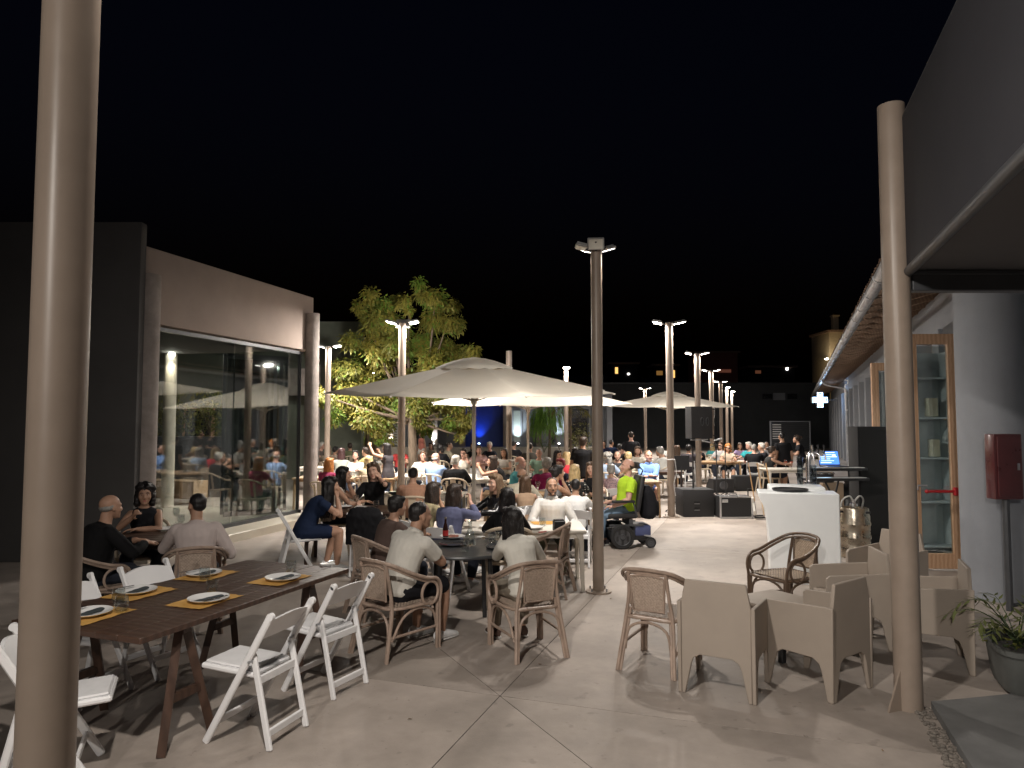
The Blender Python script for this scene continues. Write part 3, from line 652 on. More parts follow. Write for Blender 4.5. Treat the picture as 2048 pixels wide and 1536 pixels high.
# shelf unit with boxes inside the doorway
q = D(1864, 900, 10.6); sh = empty('shelf_unit', (q.x, 10.75, 0.03), 0, 'tall white shelf unit behind the open oak door', 'shelves')
m_shelf = mat('shelf_white', (0.55, 0.62, 0.65), 0.5)
b = MB(); b.box((0, 0.16, 1.5), (0.62, 0.03, 3.0)); ob('back_panel', b, m_shelf, sh)
for x in (-0.33, 0.33):
    b = MB(); b.box((x, 0, 1.5), (0.03, 0.34, 3.0)); ob('side_panel', b, m_shelf, sh)
for z in (0.1, 0.75, 1.4, 2.0, 2.6):
    b = MB(); b.box((0, -0.01, z), (0.62, 0.30, 0.025)); ob('shelf', b, m_shelf, sh)
for i, (x, z, w, h) in enumerate(((0.08, 2.01, 0.14, 0.28), (0.1, 1.41, 0.12, 0.26))):
    b = MB(); b.box((0, 0, h / 2), (w, 0.12, h), None, 0.006)
    tag(ob('shelf_box', b, mat('cream_card', (0.75, 0.72, 0.55), 0.7), None, (q.x + x, 10.72, 0.03 + z + 0.014)), ['pale cream box on the upper shelf behind the oak door', 'pale cream box on the lower shelf behind the oak door'][i], 'box', 'boxes on the shelf unit')
fx = empty('added_ceiling_lamp', (q.x + 1.3, 10.4, 3.5), 0, 'added unseen ceiling lamp inside the doorway of the right building', 'lamp'); b = MB(); b.box((0, 0, 0), (0.6, 0.2, 0.05)); ob('diffuser', b, m_lampon, fx)  # unseen fixture, added to light the doorway interior
li = bpy.data.lights.new('shop', 'AREA'); li.size = 0.6; li.size_y = 0.2; li.shape = 'RECTANGLE'; li.energy = 26; li.color = (0.85, 0.95, 1.0)
lo = bpy.data.objects.new('shop_light', li); COL.objects.link(lo); lo.parent = fx; lo.location = (0, 0, -0.04)
# fire cabinet on the pillar, pipe behind it
q = D(2001, 932, 7.55); fc = empty('fire_cabinet', (q.x, 7.5, q.z - 0.34), 4, 'dark red fire hose cabinet mounted on the grey round pillar', 'cabinet')
m_red = mat('dark_red_paint', (0.085, 0.016, 0.018), 0.3, var=0.2, coat=0.4)
b = MB(); b.box((0, 0, 0.34), (0.31, 0.14, 0.68), None, 0.012); ob('body', b, m_red, fc)
b = MB(); b.box((0.0, -0.078, 0.34), (0.26, 0.014, 0.62), None, 0.004); dr = ob('door', b, m_red, fc)
b = MB(); b.box((0.09, -0.09, 0.34), (0.02, 0.02, 0.07)); ob('latch', b, m_steel, dr)
b = MB(); b.tube([(0, 0, 0), (0, 0, q.z - 0.34)], 0.035, 10); b.tube([(0, 0, 0.05), (0.25, 0.12, 0.05)], 0.02, 8)
tag(ob('riser_pipe', b, m_darkmetal, None, (q.x + 0.02, 7.52, 0)), 'dark riser pipe below the red fire cabinet', 'pipe')
# pharmacy cross
q = D(1638, 800, 38); pc = empty('pharmacy_sign', (q.x, 38, q.z), 0, 'glowing blue white pharmacy cross hanging under the far eaves', 'sign')
def crossp(a, w): return [(-w, -a), (w, -a), (w, -w), (a, -w), (a, w), (w, w), (w, a), (-w, a), (-w, w), (-a, w), (-a, -w), (-w, -w)]
MX = Matrix.Rotation(R(90), 4, 'X')
b = MB(); b.prism(crossp(0.42, 0.155), 0.14, MX); ob('case', b, m_darkmetal, pc, smooth=0)
m_neon = mat('neon_blue', (0.6, 0.8, 1), emit=(0.35, 0.62, 1.0), estr=7); m_neon2 = mat('neon_core', (0.8, 0.9, 1), emit=(0.75, 0.9, 1.0), estr=9)
def outline(a, w, r, z=-0.155):
    P = [Vector((x, z, y)) for x, y in crossp(a, w)]
    bb = MB(); bb.tube(P, r, 6, closed=True); return bb
ob('neon_tube', outline(0.38, 0.125, 0.022), m_neon, pc); b = MB(); b.box((0, -0.152, 0), (0.56, 0.02, 0.10)); b.box((0, -0.152, 0), (0.10, 0.022, 0.56)); ob('neon_core', b, m_neon2, pc)
b = MB(); b.tube([(0.42, -0.07, 0), (1.0, 0.0, 0.0)], 0.025, 8); ob('bracket', b, m_darkmetal, pc)
li = bpy.data.lights.new('cross', 'POINT'); li.energy = 30; li.color = (0.35, 0.6, 1.0); li.shadow_soft_size = 0.3
lo = bpy.data.objects.new('cross_light', li); COL.objects.link(lo); lo.parent = pc; lo.location = (0, -0.5, 0)
# hanging hook by the eaves
q = D(1690, 770, 17); b = MB(); b.tube(spline([(0, 0, 0.12), (0.07, 0, 0.1), (0.05, 0, 0), (0, 0, -0.02), (0, 0, -0.5), (0.02, 0, -0.62), (0.05, 0, -0.58)], 4), 0.012, 6)
tag(ob('hanging_hook', b, m_white, None, q), 'white hook hanging from the tiled eaves', 'hook')

# ------------------------------------------------------------------ awning on the right: column, fascia sheet, beams
cq = G(1818, 1416); topz = D(1797, 212, cq.y).z; botz = D(1820, 545, cq.y).z
aw = empty('awning', (cq.x, cq.y, 0), 0, 'dark awning on a taupe column with a gusset foot at the right', 'awning')
b = MB(); b.tube([(0, 0, 0), (0, 0, topz)], 0.09, 32); ob('column', b, m_pole, aw)
b = MB(); MG = Matrix.Rotation(R(90), 4, 'X'); b.prism([(-0.085, 0), (-0.20, 0), (-0.085, 0.27)], 0.014, Matrix.Translation((0, -0.005, 0)) @ Matrix.Rotation(R(20), 4, 'Z') @ MG); ob('gusset', b, m_pole, aw, smooth=0)
fd = Vector((-0.345, -1, 0)).normalized(); FL = 9.0
ang = math.degrees(math.atan2(fd.y, fd.x)); MF = TR(0.055, -0.055, 0, ang)
b = MB(); b.box((FL / 2, 0, (botz + topz - 0.12) / 2), (FL, 0.025, topz - 0.12 - botz), MF); ob('fascia_sheet', b, m_membrane, aw)
b = MB(); b.tube([(0, 0, botz - 0.01), (FL, 0, botz - 0.01)], 0.034, 14, MF); ob('edge_tube', b, m_darkmetal, aw)
b = MB(); b.tube([(0, 0, topz - 0.11), (FL, 0, topz - 0.11)], 0.012, 8, MF); ob('top_wire', b, m_darkmetal, aw)
b = MB(); b.prism([(0.1, 0.0), (0.1 + fd.x * FL, fd.y * FL), (7 + fd.x * FL, fd.y * FL), (7, 0.0)], 0.03, Matrix.Translation((0, 0, botz + 0.01))); ob('ceiling_sheet', b, m_soffit, aw, smooth=0)
b = MB(); b.box((3.6, 0.02, botz - 0.075), (7.0, 0.10, 0.12), None, 0.006); b.box((3.6, -0.04, botz - 0.012), (7.0, 0.06, 0.02)); ob('cross_beam', b, m_darkmetal, aw)
b = MB(); b.box((0.75, -1.0, botz - 0.07), (0.1, 2.0, 0.12), TR(0.45, -0.05, 0, -20)); ob('side_beam', b, m_darkmetal, aw)
# ------------------------------------------------------------------ umbrellas
nt_ = m_canvas.node_tree; t_ = nt_.nodes.new('ShaderNodeBsdfTranslucent'); t_.inputs[0].default_value = (0.78, 0.72, 0.62, 1)
mx_ = nt_.nodes.new('ShaderNodeMixShader'); mx_.inputs[0].default_value = 0.42
nt_.links.new(nt_.nodes['Principled BSDF'].outputs[0], mx_.inputs[1]); nt_.links.new(t_.outputs[0], mx_.inputs[2]); nt_.links.new(mx_.outputs[0], [n for n in nt_.nodes if n.bl_idname == 'ShaderNodeOutputMaterial'][0].inputs[0])
def umbrella(x, y, zr, za, rad, label, rot=22.5, tilt=0.0):
    ys = (math.sin(R(rot)), math.cos(R(rot)))
    def tl(p): return (p[0], p[1], p[2] + tilt * (p[0] * ys[0] + p[1] * ys[1]))
    e = empty('umbrella', (x, y, 0), rot, label, 'umbrella', 'cream market umbrellas')
    N = 8; b = MB(); vs_ = []; fs = []; rings = 7; per = 6
    for i in range(rings + 1):
        t = 0.16 + 0.84 * i / rings
        for k in range(N * per):
            a = 2 * math.pi * k / (N * per); f = (k % per) / per; edge = math.cos(math.pi / N) / math.cos((f - 0.5) * 2 * math.pi / N)
            sag = 0.24 * math.sin(math.pi * f) * (t ** 1.5) * (0.35 if i == rings else 0.8)
            rr = rad * t * edge * (1 - 0.05 * math.sin(math.pi * f) * t)
            z = za - (za - zr) * (t ** 1.08) - sag * 0.4
            vs_.append((rr * math.cos(a), rr * math.sin(a), z + 0.004 * noise.noise(Vector((rr * math.cos(a) * 5, rr * math.sin(a) * 5, 0)))))
    m = N * per
    for i in range(rings):
        for k in range(m):
            l = (k + 1) % m; fs.append((i * m + k, i * m + l, (i + 1) * m + l, (i + 1) * m + k))
    b.add([tl(p) for p in vs_], fs); cn = ob('canopy', b, m_canvas, e, smooth=9)
    sm = cn.modifiers.new('thickness', 'SOLIDIFY'); sm.thickness = 0.004
    b = MB(); vs_ = []; fs = []
    for i in range(5):
        t = i / 4
        for k in range(m):
            a = 2 * math.pi * k / m; rr = 0.03 + t * rad * 0.26; sc_ = 1 - 0.10 * (t == 1) * abs(math.cos(a * N / 2))
            vs_.append((rr * sc_ * math.cos(a), rr * sc_ * math.sin(a), za + 0.075 - ((za - zr) * .26 + .05) * t ** 1.7 - 0.02 * abs(math.cos(a * N / 2)) * t * t))
    for i in range(4):
        for k in range(m):
            l = (k + 1) % m; fs.append((i * m + k, i * m + l, (i + 1) * m + l, (i + 1) * m + k))
    b.add([tl(p) for p in vs_], fs); vn = ob('vent_cap', b, m_canvas, e, smooth=20); sm = vn.modifiers.new('thickness', 'SOLIDIFY'); sm.thickness = 0.004
    b = MB(); b.tube([(0, 0, 0), (0, 0, za + 0.02)], 0.032 * rad / 2.4, 14); ob('pole', b, m_umbpole, e)
    b = MB(); b.tube([(0, 0, zr - 0.22), (0, 0, zr - 0.1)], 0.055, 14); ob('hub', b, m_umbpole, e)
    for k in range(N):
        a = 2 * math.pi * k / N; c, s_ = math.cos(a), math.sin(a)
        b = MB(); b.tube([tl((0.05 * c, 0.05 * s_, za - 0.03)), tl((rad * c * 1.012, rad * s_ * 1.012, zr - 0.012))], 0.014, 6); rb_ = ob('rib', b, m_umbpole, e)
        b = MB(); b.tube([(0.05 * c, 0.05 * s_, zr - 0.16), tl((rad * 0.52 * c, rad * 0.52 * s_, za - (za - zr) * 0.52 - 0.04))], 0.011, 6); ob('strut', b, m_umbpole, rb_)
    b = MB(); b.box((0, 0, 0.04), (0.8, 0.8, 0.08), None, 0.01); b.tube([(0, 0, 0.08), (0, 0, 0.4)], 0.05, 12); ob('base', b, m_slab2, e)
    return e
Yu = 12.4
umbrella(D(948, 800, Yu).x, Yu, zat(950, 783, Yu), zat(968, 724, Yu), 2.52, 'largest cream umbrella in the middle, over the crowded tables', 20, 0.075)
Yu = 17.5; umbrella(D(1056, 800, Yu).x, Yu, zat(1056, 806, Yu), zat(1056, 762, Yu), 2.5, 'second cream umbrella partly hidden behind the largest one', 30, 0.05)
Yu = 26.0; umbrella(D(1338, 800, Yu).x, Yu, zat(1338, 812, Yu), zat(1330, 787, Yu), 2.42, 'far cream umbrella behind the hanging loudspeaker', 22, 0.04)

# ------------------------------------------------------------------ trees and plants
def limbs(b, base, tips, r0):
    for t in tips:
        t = Vector(t); mid = base + (t - base) * 0.5 + Vector((random.uniform(-.15, .15), random.uniform(-.15, .15), random.uniform(-.1, .2)))
        P = spline([base, mid, t], 4); b.tube(P, [r0 * (1 - 0.8 * i / (len(P) - 1)) for i in range(len(P))], 6)
TY = 21.5; tp = D(826, 900, TY)
te = empty('broadleaf_tree', (tp.x, TY, 0), 0, 'broad leafy tree with drooping olive leaves beside the large umbrella', 'tree')
zc = zat(826, 838, TY)
bl = []
rt = random.Random(5)
def px_blob(u, v, r, dy=0.0):
    q = D(u, v, TY); bl.append((q.x - tp.x, dy, q.z, r))
for (u, v, r) in ((745, 596, .26), (728, 628, .28), (790, 592, .22), (772, 622, .34), (760, 660, .42), (720, 690, .42), (700, 730, .42), (850, 585, .3), (868, 600, .36), (897, 605, .25), (905, 645, .3), (862, 640, .42),
                  (845, 680, .42), (890, 690, .42), (925, 700, .36), (945, 702, .22), (800, 650, .3), (805, 700, .5), (770, 715, .5), (730, 760, .5), (690, 775, .4), (710, 800, .45), (760, 790, .5), (860, 730, .5), (905, 745, .4),
                  (880, 790, .5), (840, 815, .42), (790, 815, .45), (735, 830, .4), (690, 830, .35), (910, 810, .4), (930, 835, .3), (900, 850, .28), (770, 845, .34), (680, 745, .35), (825, 770, .5), (668, 800, .3), (935, 790, .28), (850, 845, .3), (775, 870, .2), (925, 862, .18), (820, 615, .2)):
    for _ in range(3): px_blob(u + rt.uniform(-10, 10), v + rt.uniform(-9, 9), r * rt.uniform(.75, 1.0), rt.uniform(-1.3, 1.3))
b = MB(); b.tube([(0.05, 0, 0), (0.0, 0, 0.8), (-0.04, 0.02, zc)], [0.17, 0.135, 0.12], 12)
limbs(b, Vector((-0.04, 0.02, zc - 0.05)), [(q[0] * 0.95, q[1] * 0.9, q[2]) for q in bl[::5]], 0.065); ob('trunk', b, m_bark, te)
put('crown', leaf_mesh(bl, 46000, 0.14, [lf1, lf2, lf1, lf3], 0.75, 3, surf=0.35), te)
# weeping tree
wy = 36; wp = D(1098, 900, wy); we = empty('weeping_tree', (wp.x, wy, 0), 0, 'small weeping bright green tree in front of the grey wing', 'tree')
b = MB(); b.tube([(0, 0, 0), (0.05, 0, 1.2), (-0.05, 0, zat(1090, 812, wy))], [0.09, 0.07, 0.04], 8); b.tube([(0.75, 0, 0), (0.1, 0, 1.9)], 0.025, 6); ob('trunk', b, m_bark, we)
vs_ = []; fs = []; mi = []; rt = random.Random(9)
for i in range(190):
    a = rt.uniform(0, 6.28); r = rt.uniform(0.15, 0.85); zt_ = zat(1090, 812, wy) + rt.uniform(-0.5, 0.15) - r * 0.2; Ls = rt.uniform(0.5, 1.35)
    p0 = Vector((r * math.cos(a) - 0.12, r * math.sin(a), zt_))
    for k in range(22):
        t = k / 21; p = p0 + Vector((0.12 * math.cos(a) * t, 0.12 * math.sin(a) * t, -Ls * t)); ax = Vector((rt.uniform(-.6, .6), rt.uniform(-.6, .6), -1)).normalized(); sd = ax.orthogonal().normalized() * 0.018; L = rt.uniform(0.1, 0.2)
        o = len(vs_); vs_ += [p - sd, p + sd, p + ax * L]; fs.append((o, o + 1, o + 2)); mi.append(rt.randrange(2))
me = bpy.data.meshes.new('crown'); me.from_pydata([tuple(v) for v in vs_], [], fs); me.materials.append(leafmat('leaf_fresh', (0.16, 0.32, 0.05))); me.materials.append(leafmat('leaf_lime', (0.24, 0.42, 0.06))); me.polygons.foreach_set('material_index', mi); put('crown', me, we)
# palm fronds by the lamp post, pale shrub, small sapling, grass clump
def fronds(name, loc, n, L, col, label, cat, up=0.6, leafl=0.16, droop=1.0, seed=1, stem=True, wid=0.02):
    e = empty(name, loc, 0, label, cat); rt = random.Random(seed)
    vs_ = []; fs = []; sb = MB()
    for i in range(n):
        a = rt.uniform(0, 6.28); d = Vector((math.cos(a), math.sin(a), 0)); h = rt.uniform(0.5, 1.1) * up; P = []
        for k in range(9):
            t = k / 8; P.append(d * (L * t * rt.uniform(.9, 1.05)) + Vector((0, 0, h * (t * 1.6 - droop * t * t))))
        sb.tube(P, [0.006 * (1 - t / 9) for t in range(9)], 4)
        for k in range(2, 9):
            for s in (-1, 1):
                ax = ((P[k] - P[k - 1]).normalized() + d.cross(Vector((0, 0, 1))) * s * 0.9 + Vector((0, 0, -0.35))).normalized(); L2 = leafl * rt.uniform(.7, 1.1); sd = ax.cross(Vector((0, 0, 1)))
                sd = (sd.normalized() if sd.length > 1e-3 else Vector((1, 0, 0))) * wid; o = len(vs_)
                vs_ += [P[k], P[k] + ax * L2 * .4 + sd, P[k] + ax * L2, P[k] + ax * L2 * .4 - sd]; fs.append((o, o + 1, o + 2, o + 3))
    me = bpy.data.meshes.new('foliage'); me.from_pydata([tuple(v) for v in vs_], [], fs); me.materials.append(col); put('foliage', me, e)
    ob('stem', sb, lf4, e); return e
q = D(1140, 818, 34); pe = fronds('palm_tree', (q.x, 34, q.z), 20, 0.9, lf1, 'small palm crown behind the second umbrella beside a lamp post', 'palm', 0.5, 0.3, 2.2, 3)
b = MB(); b.tube([(0, 0, -q.z), (0, 0, 0.05)], 0.09, 8); ob('trunk', b, m_bark, pe)
q = D(1160, 890, 33); e = empty('pale_shrub', (q.x, 33, 0), 0, 'pale leaved potted shrub beside the standing waiter', 'shrub')
put('foliage', leaf_mesh([(random.uniform(-.45, .45), random.uniform(-.3, .3), random.uniform(0.7, 1.75), 0.25) for _ in range(12)], 380, 0.14, [lf5, lf2], 0.1, 31), e)
b = MB(); [b.tube([(0, 0, 0), (random.uniform(-.4, .4), random.uniform(-.2, .2), 1.5)], 0.012, 5) for _ in range(7)]; ob('stem', b, m_bark, e)
q = D(1088, 895, 34); fronds('sapling', (q.x, 34, 0.55), 12, 0.5, lf3, 'thin green sapling below the weeping tree', 'plant', 0.95, 0.14, 1.0, 5)
for i, u in enumerate((716, 742)):
    q = D(u, 885, 39); fronds('grass_clump', (q.x, 39.0, 0.3), 34, 0.5, lf3 if i else lf1, ['yellow green ornamental grass clump left of the near tree trunk', 'taller ornamental grass clump behind the seated diners at left'][i], 'plant', 1.1, 0.22, 0.7, 7 + i, True, 0.012)
q = D(733, 900, 30); ye = empty('young_tree', (q.x, 30, 0), 0, 'young thin trunked tree left of the lamp post with sparse leaves', 'tree')
b = MB(); b.tube([(0, 0, 0), (0.03, 0, 1.5), (0, 0, 3.2)], [0.1, 0.08, 0.05], 8); ob('trunk', b, m_bark, ye)
put('crown', leaf_mesh([(random.uniform(-.8, .8), random.uniform(-.6, .6), random.uniform(2.4, 3.9), 0.42) for _ in range(10)], 900, 0.17, [lf1, lf4], 0.7, 41), ye)
# planter at the right edge
q = G(2040, 1375, 0.05); pp = empty('planter', (q.x + 0.02, q.y + 0.03, 0.055), 70, 'dark plastic planter with feathery palm leaves at the right edge', 'planter')
m_pot = mat('dark_pot', (0.10, 0.105, 0.10), 0.6, var=0.15)
b = MB()
def ring(w, d, z): return (Vector((0, 0, z)), Vector((1, 0, 0)), Vector((0, 1, 0)), w, d)
b.loft([ring(.24, .13, 0), ring(.26, .145, .05), ring(.30, .17, .27), ring(.325, .19, .275), ring(.325, .19, .31), ring(.30, .17, .31), ring(.29, .16, .27)], 28, None, 4); ob('pot', b, m_pot, pp)
b = MB(); b.loft([ring(.29, .16, .272), ring(.28, .15, .285)], 24, None, 4); ob('soil', b, m_joint, pp)
fr = fronds('palm_foliage', (0, 0, 0.28), 17, 0.42, leafmat('leaf_palm', (0.13, 0.15, 0.05)), None, None, 0.55, 0.13, 1.15, 12, True, 0.011)
fr.parent = pp; fr.name = 'foliage_spray'
put('low_foliage', leaf_mesh([(random.uniform(-.25, .25), random.uniform(-.12, .12), 0.32, 0.07) for _ in range(7)], 120, 0.07, [lf2, lf4], 0.1, 77), pp)
# ------------------------------------------------------------------ furniture prototypes (origin on the floor, sitter faces +Y)
m_rattan = mat('rattan_cane', (0.36, 0.27, 0.215), 0.42, var=0.22, scale=16, bump=0.15, bscale=80, stretch=(1, 1, 0.4))
m_weave = mat('woven_cane', (0.42, 0.33, 0.265), 0.55, var=0.25, scale=60)
m_rattan2 = mat('dark_rattan_cane', (0.115, 0.075, 0.05), 0.38, var=0.25, scale=16, bump=0.15, bscale=80)
m_weave2 = mat('two_tone_weave', (0.36, 0.28, 0.21), 0.5, var=0.35, scale=80)
m_taupe = mat('taupe_plastic', (0.36, 0.305, 0.255), 0.6, var=0.05, scale=4, bump=0.05, bscale=300)
m_creamp = mat('cream_plastic', (0.60, 0.50, 0.38), 0.5, var=0.05)
m_tabw = wave_mat('dark_walnut', (0.045, 0.023, 0.015), (0.072, 0.038, 0.025), 5, 0.42, 'Y', 4)
m_tabp = wave_mat('oak_top', (0.34, 0.22, 0.12), (0.42, 0.28, 0.16), 5, 0.5, 'Y', 3)
m_tabwhite = mat('pale_plastic_top', (0.66, 0.62, 0.55), 0.45, var=0.05)
m_tabblack = mat('black_table_top', (0.045, 0.048, 0.052), 0.35, var=0.15)
PROTO = {}
def weave(w, h, nx, nz, bend=0.0):
    b = MB(); amp = 0.0022; sw, sh = w / nx, h / nz
    for i in range(nx):
        x = -w / 2 + (i + 0.5) * sw; P = []
        for j in range(nz + 1):
            z = j * sh; y = amp * (1 if (i + j) % 2 else -1); P.append((x, y, z))
        vs_ = []; fs = []
        for (px, py, pz) in P: vs_ += [(px - sw * .47, py, pz), (px + sw * .47, py, pz)]
        for j in range(nz): fs.append((2 * j, 2 * j + 1, 2 * j + 3, 2 * j + 2))
        b.add(vs_, fs)
    for j in range(nz):
        z = (j + 0.5) * sh; vs_ = []; fs = []
        for i in range(nx + 1):
            x = -w / 2 + i * sw; y = amp * (1 if (i + j) % 2 else -1); vs_ += [(x, y, z - sh * .47), (x, y, z + sh * .47)]
        for i in range(nx): fs.append((2 * i, 2 * i + 1, 2 * i + 3, 2 * i + 2))
        b.add(vs_, fs)
    return b
def folding():
    e = empty('folding_chair', (0, 0, 0)); e['category'] = 'chair'
    for s in (-1, 1):
        b = MB(); MS = Matrix.Translation((0, 0, 0))
        d = Vector((0, -0.46, 0.80)); L = d.length; an = math.degrees(math.atan2(d.y, d.z))
        b.box((0, 0, L / 2), (0.026, 0.046, L), Matrix.Translation((s * 0.21, 0.20, 0)) @ Matrix.Rotation(R(-an), 4, 'X'), 0.008)
        b.tube([(s * .223, -.262, .795), (s * .197, -.262, .795)], 0.023, 12); ob('back_post', b, m_white, e)
        b = MB(); d = Vector((0, 0.13, 0.56)); L = d.length; an = math.degrees(math.atan2(d.y, d.z))
        b.box((0, 0, L / 2), (0.026, 0.042, L), Matrix.Translation((s * 0.182, -0.25, 0)) @ Matrix.Rotation(R(-an), 4, 'X'), 0.008); ob('rear_leg', b, m_white, e)
        b = MB(); b.tube([(s * .165, -.125, .52), (s * .232, -.125, .52)], 0.009, 8); ob('pivot_bolt', b, m_steel, e)
    b = MB(); n = 10; vs_ = []; fs = []                # curved arched back rail
    for i in range(n + 1):
        t = i / n; x = -0.20 + 0.40 * t; ar = math.sin(math.pi * t)
        for (yy, zz) in ((0, 0), (0.018, 0)):
            y = -0.205 - 0.035 * ar + yy
            vs_ += [(x, y + 0.055, .635 + 0.014 * ar), (x, y - 0.03, .755 + 0.028 * ar)]
    for i in range(n):
        a, c = i * 4, i * 4 + 4
        for (p, q) in ((0, 1), (1, 3), (3, 2), (2, 0)): fs.append((a + p, a + q, c + q, c + p))
    fs += [(0, 2, 3, 1), (n * 4, n * 4 + 1, n * 4 + 3, n * 4 + 2)]
    b.add(vs_, fs); ob('back_rail', b, m_white, e)
    MT = TR(0, 0.075, 0.435, 0, 3)
    b = MB(); b.box((0, 0, 0), (0.36, 0.40, 0.034), MT, 0.01); st = ob('seat', b, m_white, e)
    b = MB(); b.box((0, 0.01, 0.024), (0.315, 0.35, 0.018), MT, 0.008); ob('seat_pad', b, mat('white_vinyl', (0.74, 0.74, 0.75), 0.55), st)
    b = MB(); b.box((0, -0.157, 0.40), (0.34, 0.022, 0.05), None, 0.004); ob('seat_rail', b, m_white, e)
    b = MB(); b.box((0, -0.227, 0.095), (0.34, 0.02, 0.045), None, 0.004); ob('stretcher', b, m_white, e)
    b = MB(); b.box((0, 0.115, 0.14), (0.395, 0.02, 0.04), None, 0.004); ob('stretcher', b, m_white, e)
    return e
def rattan(mc, mw, name='rattan_chair'):
    e = empty(name, (0, 0, 0)); e['category'] = 'chair'
    r = 0.0135
    hoop = spline([(-.25, .25, 0.40), (-.265, .25, .52), (-.275, .19, .605), (-.285, .05, .635), (-.275, -.12, .70), (-.20, -.265, .775), (-.07, -.315, .80), (.07, -.315, .80), (.20, -.265, .775), (.275, -.12, .70), (.285, .05, .635), (.275, .19, .605), (.265, .25, .52), (.25, .25, .40)], 5)
    b = MB(); b.tube(hoop, r * 1.15, 8); ob('arm_hoop', b, mc, e)
    b = MB(); b.tube([p + Vector((-p.x * 0.07, -p.y * 0.05 + 0.006, -0.029)) for p in hoop[8:-8]], r, 7); ob('inner_hoop', b, mc, e)
    for s in (-1, 1):
        b = MB(); b.tube([(s * .25, .25, 0), (s * .25, .25, .42)], r * 1.1, 8); b.tube([(s * .25, .222, 0), (s * .25, .222, .40)], r, 8); b.tube([(s * .223, .245, 0), (s * .223, .245, .40)], r, 8); ob('front_leg', b, mc, e)
        lg = spline([(s * .235, -.345, 0), (s * .215, -.30, .2), (s * .195, -.255, .40), (s * .165, -.26, .60), (s * .155, -.295, .775)], 5)
        b = MB(); b.tube(lg, r * 1.15, 8); b.tube([p + Vector((-s * .024, .01, 0)) for p in lg[:13]], r * .9, 7); ob('rear_leg', b, mc, e)
        b = MB(); b.tube(arc((s * .268, .115, .495), .098, -95, 250, 22, 'YZ'), r * .95, 7); ob('arm_loop', b, mc, e)
        b = MB(); b.tube(spline([(s * .245, .225, .16), (s * .245, .17, .33), (s * .245, .0, .385), (s * .235, -.17, .33), (s * .225, -.285, .16)], 4), r * .85, 7); ob('side_brace', b, mc, e)
        b = MB(); b.tube([(s * .245, .235, .19), (s * .222, -.30, .19)], r * .9, 7); ob('stretcher', b, mc, e)
    for y, w in ((.245, .22), (-.285, .19)):
        b = MB(); b.tube(spline([(-w, y, .16), (-w * .8, y, .33), (0, y * .98, .385), (w * .8, y, .33), (w, y, .16)], 4), r * .85, 7); ob('cross_brace', b, mc, e)
    b = MB(); b.tube(spline([(-.235, .24, .405), (0, .275, .405), (.235, .24, .405), (.255, 0, .41), (.19, -.24, .41), (0, -.265, .41), (-.19, -.24, .41), (-.255, 0, .41), (-.235, .24, .405)], 5)[:-1], r * 1.1, 8, closed=True)
    rg = ob('seat_ring', b, mc, e)
    w_ = weave(.44, .46, 26, 26); sm = w_.mesh('woven_seat', mw, 0); o = put('woven_seat', sm, e); o.matrix_local = Matrix.Translation((0, -.225, .425)) @ Matrix.Rotation(R(-90), 4, 'X') ; o.matrix_local = Matrix.Translation((0, .235, .425)) @ Matrix.Rotation(R(90), 4, 'X')
    b = MB(); b.box((0, 0.0, .414), (.44, .45, .012), None, 0.004); ob('seat_board', b, mc, e)
    pf = [(-.125, .47), (.125, .47), (.145, .735), (.06, .755), (-.06, .755), (-.145, .735)]
    b = MB(); b.tube([(x, -.262 - (z - .47) * .12, z) for x, z in pf], r * .9, 7, closed=True); ob('back_frame', b, mc, e)
    w_ = weave(.262, .272, 20, 20); o = put('woven_back', w_.mesh('woven_back', mw, 0), e); o.matrix_local = Matrix.Translation((0, -.262, .472)) @ Matrix.Rotation(R(7), 4, 'X')
    return e
def tub():
    e = empty('tub_chair', (0, 0, 0)); e['category'] = 'chair'; t = 0.028
    side = [(-.275, 0), (-.232, 0), (-.192, .20), (-.172, .252), (-.125, .280), (.115, .280), (.162, .252), (.182, .20), (.232, 0), (.275, 0), (.265, .60), (.235, .625), (-.235, .655), (-.285, .655)]
    for s in (-1, 1):
        M = Matrix.Translation((s * .275 - (t if s > 0 else 0), 0, 0)) @ Matrix(((0, 0, 1, 0), (1, 0, 0, 0), (0, 1, 0, 0), (0, 0, 0, 1)))
        b = MB(); b.prism(side, t, M); o = ob('side_panel', b, m_taupe, e, smooth=20); bv = o.modifiers.new('bevel', 'BEVEL'); bv.width = 0.006; bv.segments = 2; bv.limit_method = 'ANGLE'
    back = [(-.2465, 0), (-.222, 0), (-.178, .21), (-.16, .258), (-.115, .285), (.115, .285), (.16, .258), (.178, .21), (.222, 0), (.2465, 0), (.2465, .655), (.215, .815), (-.215, .815), (-.2465, .655)]
    M = Matrix.Translation((0, -.247, 0)) @ Matrix.Rotation(R(90), 4, 'X')
    b = MB(); b.prism(back, t, M); o = ob('back_panel', b, m_taupe, e, smooth=20); bv = o.modifiers.new('bevel', 'BEVEL'); bv.width = 0.006; bv.segments = 2; bv.limit_method = 'ANGLE'
    b = MB(); b.box((0, 0.005, .40), (.49, .48, .035), None, 0.008); ob('seat', b, m_taupe, e)
    b = MB(); b.box((0, .235, .335), (.488, .026, .10), None, 0.006); ob('apron', b, m_taupe, e)
    return e
